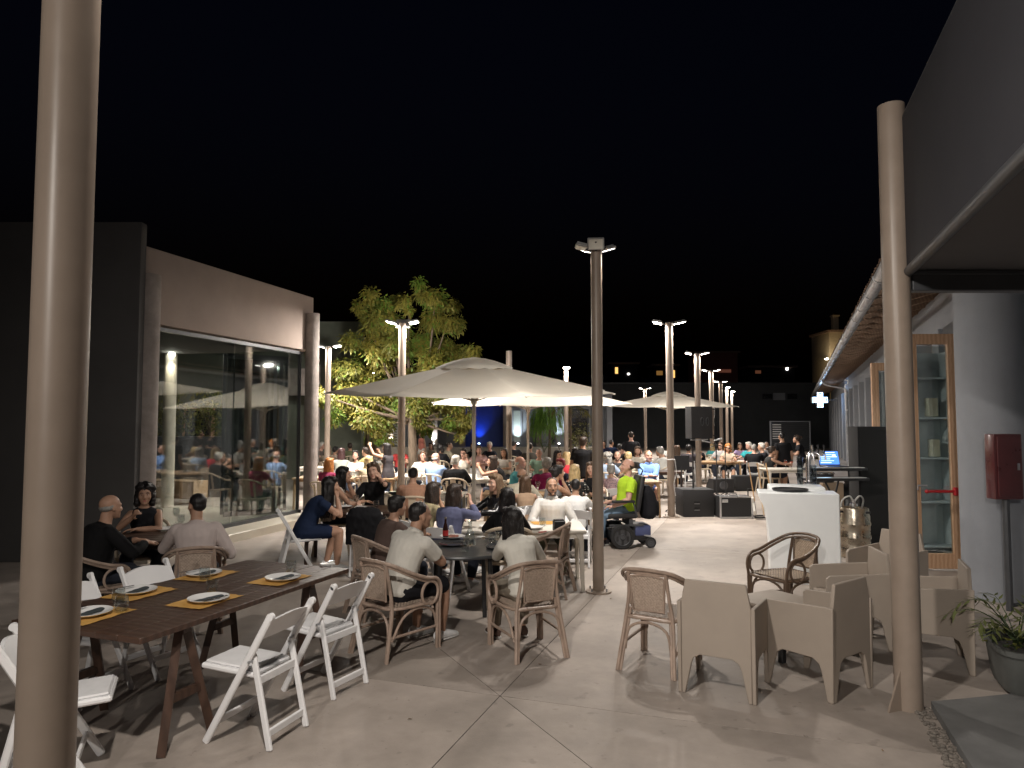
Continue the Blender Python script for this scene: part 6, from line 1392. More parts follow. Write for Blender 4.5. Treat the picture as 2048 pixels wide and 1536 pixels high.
# more guests of the far rows
for (u, v, Y, th, desc, kw) in (
    (700, 893, 25, 20, 'in an olive shirt far left behind the white jacket', dict(top=(.12, .13, .07), hair=('short', 'dbrown'))),
    (752, 893, 24, -30, 'in a pale grey top far behind the blonde', dict(top=(.4, .4, .4), hair=('mid', 'lbrown'), fem=True)),
    (800, 897, 22, 175, 'in a red tee behind the lamp post beside the tree', dict(top=(.45, .05, .05), hair=('crop', 'black'), skin='tan')),
    (862, 892, 26, 160, 'in a cream blouse far behind the bald man in blue', dict(top=(.6, .55, .45), hair=('bob', 'brown'), fem=True, skin='fair')),
    (958, 900, 21, 178, 'in a pale pink tee left of the blue panel', dict(top=(.6, .38, .36), hair=('short', 'brown'), skin='pink')),
    (1008, 905, 19, 160, 'in a white vest behind the black camisole', dict(top=(.65, .63, .6), hair=('mid', 'dbrown'), fem=True, sleeve=.1)),
    (1078, 906, 18.6, 170, 'in a mint shirt behind the maroon hooded top', dict(top=(.3, .48, .4), hair=('crop', 'grey'), skin='pink')),
    (1150, 905, 19, 165, 'in a yellow top behind the coral red top', dict(top=(.6, .45, .1), hair=('long', 'dbrown'), fem=True)),
    (1195, 905, 19.5, -10, 'in a striped grey shirt behind the tall post', dict(top=(.35, .36, .4), hair=('short', 'dbrown'))),
    (1275, 901, 20.5, 178, 'in an ivory dress between the bearded man and the blue shirt', dict(top=(.62, .58, .5), hair=('mid', 'brown'), fem=True, skin='fair')),
    (1340, 893, 25, 170, 'in a white polo just behind the near lit lamp post', dict(top=(.62, .62, .6), hair=('short', 'black'))),
    (1425, 895, 26, -20, 'in a teal top far behind the microphones', dict(top=(.06, .3, .32), hair=('bob', 'blonde'), fem=True)),
    (1480, 893, 26, 175, 'in a lilac top left of the turquoise shirt', dict(top=(.4, .3, .5), hair=('mid', 'brown'), fem=True)),
    (1533, 890, 26, 170, 'in a grey tee far behind the dark navy shirt', dict(top=(.3, .3, .31), hair=('crop', 'dbrown')))):
    kw.setdefault('sleeve', .55); person(u, v, Y, th, desc, det=0, chair_='c', **kw)
# polka dots and stripes are print on the cloth
def dots(m, base, dot, scale, rad):
    N, L = m.node_tree.nodes, m.node_tree.links; vo = N.new('ShaderNodeTexVoronoi'); vo.inputs['Scale'].default_value = scale; vo.inputs['Randomness'].default_value = .25
    tc = [n for n in N if n.bl_idname == 'ShaderNodeTexCoord'][0]; L.new(tc.outputs['Object'], vo.inputs['Vector'])
    lt = N.new('ShaderNodeMath'); lt.operation = 'LESS_THAN'; lt.inputs[1].default_value = rad; L.new(vo.outputs['Distance'], lt.inputs[0])
    mx = N.new('ShaderNodeMixRGB'); mx.inputs[1].default_value = (*base, 1); mx.inputs[2].default_value = (*dot, 1); L.new(lt.outputs[0], mx.inputs[0]); L.new(mx.outputs[0], N['Principled BSDF'].inputs['Base Color'])
dots(MATS['polka_dots'], (.012, .012, .014), (.7, .7, .68), 22, .26); dots(MATS['floral_print'], (.36, .24, .25), (.06, .06, .09), 34, .34)

# ------------------------------------------------------------------ tables of the crowd
def items(lst, h):
    for u, v, kind, lab in lst:
        q = G(u, v, h)
        me, nm, cat = {'g': (ME_GLASS, 'tumbler', 'glass'), 'w': (ME_WINE, 'wine_glass', 'glass'), 'p': (ME_PLATE, 'plate', 'plate'), 'm': (ME_MAT, 'placemat', 'placemat'), 'n': (ME_NAP, 'napkin', 'napkin'), 'c': (ME_CUT, 'fork', 'fork')}[kind]
        thing(nm, me, (q.x, q.y, h + {'m': .001, 'p': .006, 'n': .014}.get(kind, .0055)), random.uniform(-12, 12), lab, cat, 'tableware on the crowd tables')
table('w', .06, 8.72, 0, 1.62, .78, .71, 'long pale table in front of the man in the open white shirt')
items([(1010, 1048, 'm', 'mustard mat before the blonde in leather'), (1095, 1046, 'm', 'mustard mat before the man in the white shirt'), (1065, 1058, 'p', 'used plate left of the black caddy'), (1085, 1053, 'g', 'tumbler beside the hand of the white shirt'), (1004, 1052, 'g', 'left tumbler before the leather jacket'), (1022, 1048, 'g', 'right tumbler before the leather jacket'), (980, 1056, 'p', 'plate before the violet blue top')], .71)
q = G(1118, 1062, .71); b = MB(); b.box((0, 0, .06), (.13, .10, .12), None, .008); b.box((0, 0, .122), (.11, .08, .02)); cd_ = tag(ob('black_caddy', b, m_black, None, (q.x, q.y, .711), 12), 'black cutlery caddy at the right end of the pale table', 'caddy')
q = G(1085, 1066, .71); b = MB(); b.box((0, 0, .006), (.10, .02, .01)); tag(ob('red_lighter', b, mat('red_plastic', (.4, .02, .02)), None, (q.x, q.y, .716), 30), 'small red lighter on the pale table edge', 'lighter')
for args in (('o', 1140, 978, 11.0, .9, .8, 'wooden table with mustard mats behind the boy in white, left of the tall post'), ('o', 1075, 962, 12.6, 1.9, .8, 'wooden table between the cream sweater and the maroon top'), ('o', 1110, 935, 15.2, 2.0, .8, 'wooden table behind the maroon hooded top'),
             ('o', 695, 937, 16.2, 2.3, .8, 'wooden table between the ginger hair and the white jacket'), ('w', 885, 938, 16.9, 2.3, .8, 'pale table between the pale blue shirt and the white blouse'), ('w', 962, 938, 16.0, .9, .8, 'pale square table beside the black camisole'), ('w', 850, 975, 12.4, 1.4, .8, 'pale table before the peach top'),
             ('w', 770, 965, 12.3, 1.0, .8, 'pale table behind the woman touching her cheek'), ('w', 665, 912, 20.0, 1.8, .8, 'pale table far left beside the column'), ('w', 790, 905, 22.5, 1.6, .8, 'pale table behind the raised phone'), ('w', 915, 903, 23.0, 1.8, .8, 'pale table behind the white haired man in black'), ('w', 1045, 905, 23.6, 1.8, .8, 'pale table before the heavy set man in grey'),
             ('o', 1240, 925, 15.2, 1.6, .8, 'wooden table behind the wheelchair'), ('k', 1322, 918, 18.3, 1.0, .8, 'dark table beside the white tee and the lamp post'), ('o', 1412, 912, 23.0, 2.1, .8, 'wooden table behind the microphone stands'), ('w', 1505, 912, 23.2, 1.5, .8, 'pale table of the right block before the black tee'), ('w', 1572, 915, 19.3, 1.3, .8, 'white table with orange drinks at the far right'), ('w', 1245, 900, 24.5, 2.0, .8, 'pale table far behind the tall post')):
    kd, u, v, Y, w, d, lab = args; q = D(u, v, Y); table(kd, q.x, Y, random.uniform(-4, 4), w, d, .74, lab)
def on_table(u, Y, n, lab, w):
    x0 = D(u, 900, Y).x
    for i in range(n):
        k = 'gpwgp'[i % 5]; x = x0 + (i - (n - 1) / 2) * w / n * .8; y = Y + (.12 if i % 2 else -.12)
        me, nm, cat = {'g': (ME_GLASS, 'tumbler', 'glass'), 'w': (ME_WINE, 'wine_glass', 'glass'), 'p': (ME_PLATE, 'plate', 'plate')}[k]
        thing(nm, me, (x, y, .7415), 0, '%s on the table %s' % (['leftmost tumbler', 'left plate', 'middle stem glass', 'right tumbler', 'right plate', 'rightmost tumbler'][i], lab), cat, 'tableware on the crowd tables')
on_table(1140, 11.0, 4, 'behind the boy in white', .9); on_table(695, 16.2, 6, 'before the white jacket', 2.3); on_table(885, 16.9, 6, 'behind the pale blue shirt', 2.3); on_table(1075, 12.6, 5, 'behind the cream sweater', 1.9); on_table(1110, 15.2, 5, 'behind the maroon top', 2); on_table(850, 12.4, 5, 'before the peach top', 1.4); on_table(770, 12.3, 4, 'behind the black top', 1.0); on_table(1412, 23, 5, 'behind the microphones', 2.1); on_table(700, 10.2, 4, 'beside the navy dress', 1.2)
q = D(960, 905, 16.0); b = MB(); b.lathe([(0, 0), (.07, 0), (.095, .2), (.1, .2), (.075, -.004)], 22, None, False); tag(ob('ice_bucket', b, m_steel, None, (q.x, 16.0, .742)), 'steel ice bucket on the pale square table by the camisole', 'bucket')
m_spritz = mat('orange_drink', (.65, .10, .03), .15, emit=(.65, .08, .02), estr=0.0)
for i, u in enumerate((1571, 1583)):
    q = D(u, 915, 19.2); g_ = thing('spritz_glass', ME_WINE, (q.x, 19.2, .7415), 0, ['left stem glass of orange drink on the white far table', 'right stem glass of orange drink on the white far table'][i], 'glass', 'orange drinks', s=1.15)
    b = MB(); b.lathe([(0, .106), (.018, .112), (.034, .137), (.038, .163), (0, .164)], 18, None, False); ob('drink', b, m_spritz, g_)
q = D(679, 927, 16.0); b = MB(); b.lathe([(0, 0), (.03, 0), (.03, .12), (.013, .17), (.013, .23), (0, .23)], 16, None, False); tag(ob('rose_bottle', b, mat('rose_glass', (.55, .18, .18), .15), None, (q.x, 16.0, .742)), 'pink drink bottle beside the ginger hair', 'bottle')
q = D(775, 928, 16.2); b = MB(); b.lathe([(0, 0), (.03, 0), (.034, .13), (0, .131)], 16, None, False); tag(ob('cola_glass', b, mat('cola_glass', (.035, .012, .010)), None, (q.x, 16.1, .742)), 'glass of dark cola before the older blond guest', 'glass')

# ------------------------------------------------------------------ empty lounge chairs in the right foreground
q = G(1322, 1325); chair('r', q.x, q.y, -32, 'rattan armchair with its back turned, left of the taupe tub chairs')
q = G(1450, 1372); chair('t', q.x, q.y, -29, 'taupe tub chair with its flat back to the camera, left of the other tub chairs')
q = G(1648, 1372); chair('t', q.x - .03, q.y + .03, 36, 'taupe tub chair nearest the awning column, seen from its corner')
q = G(1868, 1322); chair('t', q.x - .03, q.y, 66, 'taupe tub chair half hidden right of the awning column')
q = G(1700, 1282); chair('t', q.x, q.y, 82, 'taupe tub chair in the middle behind the corner one')
q = G(1775, 1225); chair('t', q.x, q.y, 118, 'farthest taupe tub chair beside the keg')
q = G(1572, 1232); chair('d', q.x, q.y, 116, 'dark two tone rattan armchair in front of the white bar counter')
q = G(1556, 1300); lt_ = empty('low_table', (q.x, q.y, 0), 30, 'low square taupe table between the tub chairs', 'table')
b = MB(); b.box((0, 0, .415), (.56, .56, .035), None, .012); ob('tabletop', b, m_taupe, lt_)
b = MB(); b.box((0, 0, .36), (.5, .5, .07), None, .008); ob('apron', b, m_taupe, lt_)
for sx in (-1, 1):
    for sy in (-1, 1): b = MB(); b.box((sx * .24, sy * .24, .165), (.05, .05, .33), None, .006); ob('leg', b, m_black, lt_)

# ------------------------------------------------------------------ bar counter, taps, keg
q0, q1 = G(1541, 1166), G(1672, 1166)
bx = empty('bar_counter', (q0.x, q0.y, 0), -17, 'white flared plastic bar counter beside the keg', 'counter')
w = q1.x - q0.x; hgt = D(1600, 985, q0.y).z
b = MB(); m_bar = mat('white_bar_plastic', (.86, .89, .90), .35, var=.02)
prof = [(0.0, 0.0), (0.0, hgt * .35), (-.015, hgt * .6), (-.05, hgt * .82), (-.12, hgt * .955), (-.125, hgt)]
n = len(prof)
vs_ = [(x, y * (1 if True else 1), z) for y in (0, .5) for x, z in prof] + [(w, y, z) for y in (0, .5) for x, z in prof]
fs = []
for i in range(n - 1):
    fs += [(i, i + 1, 2 * n + i + 1, 2 * n + i), (n + i, 3 * n + i, 3 * n + i + 1, n + i + 1), (i, n + i, n + i + 1, i + 1), (2 * n + i, 2 * n + i + 1, 3 * n + i + 1, 3 * n + i)]
fs.append((n - 1, 2 * n - 1, 4 * n - 1, 3 * n - 1)); fs.append((0, 2 * n, 3 * n, n))
b.add(vs_, fs); o = ob('front_panel', b, m_bar, bx, smooth=40); bv = o.modifiers.new('bevel', 'BEVEL'); bv.width = .012; bv.segments = 2; bv.limit_method = 'ANGLE'; bv.angle_limit = R(50)
b = MB(); b.box((w / 2 - .03, .78, hgt * .515), (w - .12, .5, hgt * 1.03), None, .02); ob('rear_unit', b, m_bar, bx)
q = D(1580, 974, q0.y + .2); b = MB(); b.lathe([(0, 0), (.20, 0), (.215, .012), (.215, .03), (.205, .03), (.20, .012), (0, .01)], 32, None, False); tag(ob('round_tray', b, m_black, None, (q.x, q0.y + .2, hgt + .003)), 'black round serving tray on the white bar counter', 'tray')
zt2 = hgt * 1.03
tq = D(1617, 930, q0.y + .8); tw = empty('beer_tap', (tq.x, q0.y + .8, zt2), 0, 'chrome beer tap tower on the white bar', 'beer tap')
m_chr = mat('chrome', (.82, .82, .84), .2, 1.0, var=.03)
b = MB(); b.lathe([(.075, 0), (.075, .015), (.04, .03), (.035, .06)], 20); ob('foot', b, m_chr, tw)
b = MB(); b.tube(spline([(0, 0, .03), (0, 0, .3), (.03, 0, .40), (.12, 0, .44), (.2, 0, .40)], 5), .036, 14); ob('column', b, m_chr, tw)
for k in range(3):
    b = MB(); x = .02 + k * .08; b.tube([(x, -.04, .42), (x, -.11, .40), (x, -.12, .33)], .012, 8); tpk = ob('spout', b, m_chr, tw); b = MB(); b.tube([(x, -.09, .42), (x - .01, -.10, .53)], [.008, .016], 8); ob('handle', b, m_black if k else m_chr, tpk)
for i, (u, n_) in enumerate(((1600, 6), (1627, 4))):
    q = D(u, 950, q0.y + .75); b = MB()
    for k in range(n_): b.lathe([(.034, k * .055), (.043, k * .055 + .09), (.041, k * .055 + .09), (.032, k * .055 + .004)], 18, None, False)
    tag(ob('cup_stack', b, glass_mat('clear_cups%d' % i, (.75, .78, .8), .05, 1.35), None, (q.x, q0.y + .75, zt2 + .002)), ['tall stack of clear cups left of the beer tap', 'short stack of clear cups right of the beer tap'][i], 'cups')
kq = G(1710, 1114); kg = empty('beer_keg', (kq.x, kq.y, 0), 0, 'dented steel beer keg with hoses behind the bar counter', 'keg'); kg.scale = (1.2, 1.2, 1.2)
b = MB(); kh = .60; b.lathe([(0, 0), (.165, 0), (.17, .02), (.17, .06), (.185, .075), (.188, .10), (.18, .12), (.18, .22), (.19, .24), (.19, .26), (.18, .28), (.18, .38), (.19, .40), (.19, .42), (.18, .44), (.18, .50), (.17, .53), (.17, .585), (.165, .60), (.158, .60), (.158, .55), (0, .54)], 36, None, False); ob('barrel', b, mat('worn_steel', (.50, .44, .36), .28, 1.0, var=.3, scale=9, bump=.1, bscale=12), kg)
for a in (200, 300):
    b = MB(); b.box((.1715 * math.cos(R(a)), .1715 * math.sin(R(a)), .555), (.09, .012, .028), None, .004); o = ob('hand_hole', b, m_black, kg); 
b = MB(); b.lathe([(.03, .54), (.03, .6), (.045, .61), (.045, .65), (.02, .66), (.02, .70)], 14); cpx = ob('coupler', b, m_chr, kg)
for s in (-1, 1): b = MB(); b.tube(spline([(0, 0, .66), (s * .06, -.03, .74), (s * .13, .02, .68), (s * .12, .10, .5)], 5), .010, 7); ob('hose', b, mat('clear_hose', (.5, .5, .48), .3), cpx)
kq = G(1690, 1140); 
# black tall cabinet, crates and cartons behind the bar
q = G(1757, 1088); cb = empty('black_cabinet', (q.x, q.y, 0), -6, 'tall plain black loudspeaker column standing behind the keg', 'cabinet')
b = MB(); b.box((0, .22, D(1757, 853, q.y).z / 2), (.56, .44, D(1757, 853, q.y).z), None, .012); ob('case', b, mat('matt_black', (.006, .006, .007), .9), cb)
b = MB(); b.box((0, -.006, 1.0), (.50, .012, 1.7)); ob('grille', b, mat('grille_cloth', (.006, .006, .006), .95, bump=.3, bscale=300), cb)
q = G(1668, 1070); b = MB(); b.box((0, 0, .44), (.42, .36, .88), None, .006); tag(ob('cardboard_boxes', b, mat('cardboard', (.30, .22, .15), .9, var=.15), None, (q.x + .12, q.y + .5, 0), 12), 'brown carton behind the bar counter', 'box')
q = G(1700, 1062); b = MB(); b.loft([(Vector((0, 0, z)), Vector((1, 0, 0)), Vector((0, 1, 0)), a, a * .8) for z, a in ((0, .2), (.2, .27), (.5, .28), (.75, .2), (.85, .08), (.95, .12))], 16); tag(ob('bin_bag', b, mat('black_plastic_bag', (.03, .03, .032), .25, bump=.6, bscale=14), None, (q.x + .1, q.y + .2, 0)), 'crumpled black plastic bag behind the keg', 'bag')
q = G(1776, 1080); b = MB(); b.box((0, 0, .45), (.1, .35, .9), None, .006); tag(ob('leaning_board', b, wave_mat('pale_ply', (.42, .27, .17), (.5, .34, .22), 4), None, (q.x + .22, q.y - .55, 0), 5), 'pale wooden board leaning beside the black column', 'board')
# keyboard stand with laptop
q = D(1668, 935, 11.4); ks = empty('stage_keyboard', (q.x + .05, 11.5, 0), 4, 'two black stage keyboards on a stand behind the bar', 'keyboard')
for z, w_ in ((1.22, .95), (1.06, 1.0)):
    b = MB(); b.box((0, 0, z), (w_, .30, .05), None, .01); kb = ob('keyboard_body', b, m_black, ks); b = MB(); b.box((0, -.1, z + .026), (w_ - .1, .09, .008)); ob('keys', b, m_china, kb)
for s in (-1, 1): b = MB(); b.tube([(s * .3, -.15, 0), (s * -.12, .1, 1.03)], .016, 8); ob('stand_leg', b, m_black, ks); b = MB(); b.tube([(s * .3, .1, 1.05), (s * .3, .12, 1.2)], .014, 8); ob('tier_arm', b, m_black, ks)
lp_ = empty('laptop', (q.x + .05, 11.5, 1.247), 6, 'open laptop with a blue screen on the stage keyboard', 'laptop')
b = MB(); b.box((0, 0, .01), (.36, .25, .018), None, .004); ob('base', b, m_darkmetal, lp_)
ML = TR(0, .125, .018, 0, -14); b = MB(); b.box((0, .006, .125), (.36, .010, .25), ML, .003); ld = ob('lid', b, m_darkmetal, lp_)
b = MB(); b.box((0, -.001, .128), (.335, .003, .215), ML); ob('screen', b, mat('screen_blue', (.02, .05, .2), .3, emit=(.06, .20, .75), estr=1.3), ld)
for i, (x, z, ww, hh_) in enumerate(((-.02, .215, .26, .012), (-.05, .18, .2, .008), (.0, .145, .28, .012), (-.06, .11, .16, .008), (-.03, .08, .22, .008), (.09, .17, .06, .03), (-.06, .05, .18, .012))):
    b = MB(); b.box((x, -.004, z), (ww, .003, hh_), ML); ob('screen_row', b, mat('screen_pale', (.5, .6, .8), .3, emit=(.55, .72, 1.0), estr=1.3), ld)

# ------------------------------------------------------------------ stage gear
q = G(1398, 1034); sw_ = empty('subwoofer', (q.x, q.y, 0), 3, 'black subwoofer box with side handle beside the lamp post', 'loudspeaker')
W_, H_ = .66, D(1398, 979, q.y).z
b = MB(); b.box((0, .3, H_ / 2), (W_, .6, H_), None, .014); ob('cabinet', b, mat('textured_black', (.022, .022, .024), .7, bump=.3, bscale=220), sw_)
for z in (.30, .17): b = MB(); b.box((-.04, -.002, z), (.12, .012, .06), None, .004); hd = ob('handle_recess', b, mat('recess_black', (.006, .006, .006), .8), sw_); b = MB(); b.box((-.04, -.012, z - .025), (.11, .012, .008)); ob('handle_lip', b, m_steel, hd)
b = MB(); b.tube([(-.02, .3, H_), (-.02, .3, 1.45)], .018, 10); ob('mount_pole', b, m_black, sw_)
qa = D(1397, 845, q.y + .3); sp_ = empty('loudspeaker', (qa.x, q.y + .3, qa.z - .34), 12, 'black loudspeaker raised on a pole over the subwoofer', 'loudspeaker')
b = MB(); b.prism([(-.26, -.2), (.22, -.2), (.30, .02), (.18, .22), (-.18, .22), (-.28, .05)], .68); ob('cabinet', b, MATS['textured_black'], sp_, smooth=20)
for x in (-.02, .1): b = MB(); b.tube([Vector((x + .03 * math.cos(R(a)), -.205, .36 + .085 * math.sin(R(a)))) for a in range(0, 360, 24)], .007, 6, closed=True); ob('handle_ring', b, m_darkmetal, sp_)
b = MB(); b.tube([(.24, -.18, .62), (.34, -.18, .62), (.34, -.18, .06), (.24, -.18, .06)], .012, 6); ob('yoke', b, m_black, sp_)
b = MB(); b.tube([(-.28, -.18, -.03), (.12, -.18, -.02)], .012, 6); ob('mount_bar', b, m_steel, sp_)
q = G(1473, 1037); am = empty('guitar_amp', (q.x, q.y, 0), 2, 'black flight case amplifier with silver edges and a small white label', 'amplifier')
W_, H_ = .69, D(1473, 992, q.y).z
b = MB(); b.box((0, .2, H_ / 2), (W_ - .02, .4, H_ - .02), None, .01); ob('case', b, MATS['textured_black'], am)
m_alu = mat('aluminium_edge', (.62, .63, .66), .3, .8)
for s in (-1, 1): b = MB(); b.box((s * (W_ / 2 - .018), -.004, H_ / 2), (.036, .03, H_), None, .006); ob('edge', b, m_alu, am)
for z in (.018, H_ - .018): b = MB(); b.box((0, -.006, z), (W_ - .074, .03, .036), None, .006); ob('edge', b, m_alu, am)
b = MB(); b.box((-W_ / 2 + .11, -.010, H_ - .10), (.12, .012, .06)); lbp = ob('label_plate', b, m_china, am)
fc2 = bpy.data.curves.new('label_text', 'FONT'); fc2.body = 'THON'; fc2.size = .048; fc2.align_x = 'CENTER'; fc2.align_y = 'CENTER'; fc2.materials.append(m_black)
fo = bpy.data.objects.new('label_text', fc2); COL.objects.link(fo); tm_ = bpy.data.meshes.new_from_object(fo.evaluated_get(bpy.context.evaluated_depsgraph_get())); bpy.data.objects.remove(fo)
fo = put('label_text', tm_, lbp); fo.matrix_local = Matrix.Translation((-W_ / 2 + .11, -.0175, H_ - .10)) @ Matrix.Rotation(R(90), 4, 'X')
b = MB(); b.tube(spline([(-.08, .2, H_ - .01), (-.07, .2, H_ + .025), (.07, .2, H_ + .025), (.08, .2, H_ - .01)], 3), .01, 6); ob('handle', b, m_alu, am)
q = G(1446, 985); wd = empty('stage_monitor', (q.x, q.y, 0), 10, 'black wedge stage monitor on the floor behind the subwoofer', 'loudspeaker')
b = MB(); b.prism([(-.05, 0), (.42, 0), (.42, .16), (.25, .38), (-.05, .38)], .62, Matrix.Translation((-.31, 0, 0)) @ Matrix(((0, 0, 1, 0), (1, 0, 0, 0), (0, 1, 0, 0), (0, 0, 0, 1)))); ob('cabinet', b, MATS['textured_black'], wd, smooth=20)
b = MB(); b.ell((0, -.055, .2), (.13, .02, .13), 18, 8); ob('cone', b, m_darkmetal, wd)
q = G(1520, 982); b = MB(); b.box((0, .15, D(1520, 951, q.y).z / 2), (1.5, .35, D(1520, 951, q.y).z), None, .05); ic = tag(ob('instrument_case', b, MATS['textured_black'], None, (q.x, q.y, 0), 2), 'long black instrument case lying behind the guitars', 'case')
b = MB(); b.box((.3, -.03, .2), (.12, .03, .025)); ob('case_handle', b, m_darkmetal, ic)
def mic_stand(u, v, um, vm, label, tilt=1):
    q = G(u, v); m_ = D(um, vm, q.y); e = empty('microphone_stand', (q.x, q.y, 0), 0, label, 'microphone stand', 'microphone stands')
    top = Vector((m_.x - q.x - .35 * tilt, 0, m_.z - .12)); b = MB(); b.tube([(0, 0, .12), (0, 0, top.z)], .014, 8); ob('upright', b, m_black, e)
    b = MB(); b.tube([(-.18 * tilt, 0, top.z - .06), (0, 0, top.z), (m_.x - q.x, 0, m_.z)], .010, 7); bo = ob('boom', b, m_black, e)
    mv = Vector((m_.x - q.x, 0, m_.z)); b = MB(); b.tube([mv - Vector((.03 * tilt, 0, 0)), mv + Vector((.14 * tilt, 0, .04))], [.012, .02], 10); b.ell(mv + Vector((.165 * tilt, 0, .047)), .03, 12, 8); ob('microphone', b, m_steel, e)
    for a in (30, 150, 270): b = MB(); b.tube([(0, 0, .2), (.34 * math.cos(R(a)), .34 * math.sin(R(a)), .01)], .010, 6); ob('tripod_leg', b, m_black, e)
mic_stand(1452, 1000, 1418, 885, 'microphone stand with its boom to the left', -1); mic_stand(1434, 1002, 1430, 881, 'microphone stand with its boom to the right', 1)
q = G(1375, 1030); ms = empty('music_stand', (q.x, q.y + .5, 0), 30, 'black tripod music stand left of the subwoofer', 'music stand')
b = MB(); b.tube([(0, 0, .15), (0, 0, 1.0)], .014, 8); ob('upright', b, m_black, ms)
for a in (30, 150, 270): b = MB(); b.tube([(0, 0, .35), (.36 * math.cos(R(a)), .36 * math.sin(R(a)), .01)], .012, 6); ob('tripod_leg', b, m_black, ms)
b = MB(); b.box((0, 0, 1.08), (.48, .012, .32), TR(0, 0, 0, 0, 0)); ob('desk', b, m_black, ms)
# guitars on a rack
q = G(1528, 1038); gr = empty('guitar_rack', (q.x, q.y, 0), 8, 'low black guitar rack right of the flight case amplifier', 'rack')
for y in (-.12, .14): b = MB(); b.tube([(-.26, y, .05), (.26, y, .05)], .016, 8); ob('floor_bar', b, m_black, gr)
b = MB(); b.tube([(-.26, .14, .05), (-.26, .16, .6), (.26, .16, .6), (.26, .14, .05)], .014, 8); ob('hoop', b, m_black, gr)
gcol = [(.62, .60, .56), (.55, .42, .28), (.04, .04, .045)]
for i in range(3):
    x = -.18 + i * .18; e = empty('electric_guitar', (q.x + x, q.y - .02, .07), 70 + i * 4, ['white electric guitar leftmost on the rack', 'pale wooden guitar in the middle of the rack', 'black guitar rightmost on the rack'][i], 'guitar', 'guitars on the rack')
    MG_ = TR(0, .02, 0, 0, -8); body = [(-.10, .02), (0, 0), (.12, .03), (.165, .12), (.13, .20), (.10, .25), (.12, .32), (.10, .37), (.05, .36), (.03, .33), (-.03, .33), (-.07, .39), (-.11, .36), (-.11, .26), (-.14, .2), (-.165, .11)]
    b = MB(); b.prism(body, .045, MG_ @ Matrix.Rotation(R(90), 4, 'X')); ob('body', b, mat('guitar_%d' % i, gcol[i], .15, coat=.6), e, smooth=25)
    b = MB(); b.box((0, -.05, .60), (.05, .022, .62), MG_, .004); nk = ob('neck', b, wave_mat('maple', (.55, .33, .15), (.62, .40, .2), 8), e)
    b = MB(); b.prism([(-.03, .9), (.03, .9), (.045, 1.04), (-.02, 1.08)], .018, MG_ @ Matrix.Translation((0, -.04, 0)) @ Matrix.Rotation(R(90), 4, 'X')); ob('headstock', b, MATS['maple'], nk)
    b = MB(); b.prism([(-.09, .1), (.06, .06), (.1, .16), (.04, .28), (-.06, .3)], .004, MG_ @ Matrix.Translation((0, -.046, 0)) @ Matrix.Rotation(R(90), 4, 'X')); ob('pickguard', b, m_black if i != 2 else m_china, e)
# drum hardware glimpsed behind the bar
q = D(1630, 905, 13.5); ds_ = empty('drum_cymbal', (q.x, 13.5, 0), 0, 'cymbal on a stand behind the beer tap', 'cymbal')
b = MB(); b.lathe([(0, 1.33), (.03, 1.335), (.05, 1.32), (.24, 1.285), (.24, 1.283), (.05, 1.316), (0, 1.32)], 28, None, False); ob('cymbal', b, mat('brass', (.6, .48, .25), .25, 1.0), ds_)
b = MB(); b.tube([(0, 0, 0), (0, 0, 1.36)], .012, 8); ob('stand', b, m_chr, ds_)
q = D(1648, 910, 13.0); sd2 = empty('snare_drum', (q.x, 13.1, 0), 0, 'dark drum with chrome rims behind the laptop', 'drum')
b = MB(); b.tube([(0, 0, .75), (0, 0, 1.05)], .2, 24); ob('shell', b, m_black, sd2)
for z in (.76, 1.045): b = MB(); b.tube([Vector((.205 * math.cos(R(a)), .205 * math.sin(R(a)), z)) for a in range(0, 360, 15)], .012, 6, closed=True); ob('rim', b, m_chr, sd2)
for a in (30, 150, 270): b = MB(); b.tube([(0, 0, .76), (.3 * math.cos(R(a)), .3 * math.sin(R(a)), 0)], .012, 6); ob('stand_leg', b, m_chr, sd2)

# ------------------------------------------------------------------ powered wheelchair with its user
wq = G(1248, 1092); wc = empty('power_wheelchair', (wq.x, wq.y, 0), 96, 'black powered wheelchair with a blue base turned to the left', 'wheelchair')
m_tyre = mat('tyre_rubber', (.016, .016, .017), .8, bump=.2, bscale=90); m_blue = mat('blue_shroud', (.05, .065, .16), .35, coat=.3)
def wheel(y, x, r, w_, name):
    b = MB(); pr_ = [(r * .70, -w_ / 2), (r * .93, -w_ / 2), (r, -w_ * .3), (r, w_ * .3), (r * .93, w_ / 2), (r * .70, w_ / 2)]
    MW = Matrix.Translation((x, y, r)) @ Matrix.Rotation(R(90), 4, 'Y'); b.lathe(pr_ + [pr_[0]], 32, MW, False); t = ob(name, b, m_tyre, wc)
    b = MB(); b.lathe([(0, -w_ * .32), (r * .2, -w_ * .38), (r * .24, -w_ * .2), (r * .66, -w_ * .25), (r * .72, -w_ * .4), (r * .72, w_ * .4), (r * .66, w_ * .25), (r * .24, w_ * .2), (r * .2, w_ * .38), (0, w_ * .32)], 28, MW, False); rm = ob('rim', b, m_darkmetal, t)
    for k in range(5 if r > .12 else 0):
        a = k * 72; b = MB(); b.box((r * .45 * math.cos(R(a)), r * .45 * math.sin(R(a)), 0), (r * .4, .035, w_ * .7), MW @ Matrix.Rotation(0, 4, 'Z')); ob('spoke', b, m_black, t)
for s in (-1, 1): wheel(.10, s * .28, .19, .075, 'drive_wheel'); wheel(-.37, s * .22, .085, .05, 'rear_caster'); wheel(.48, s * .2, .07, .045, 'front_caster')
b = MB(); b.box((0, -.05, .20), (.42, .62, .16), None, .03); b.box((0, -.22, .30), (.40, .30, .12), None, .02); ob('base', b, m_black, wc)
b = MB(); b.box((0, -.25, .27), (.46, .26, .17), None, .03); ob('battery_shroud', b, m_blue, wc)
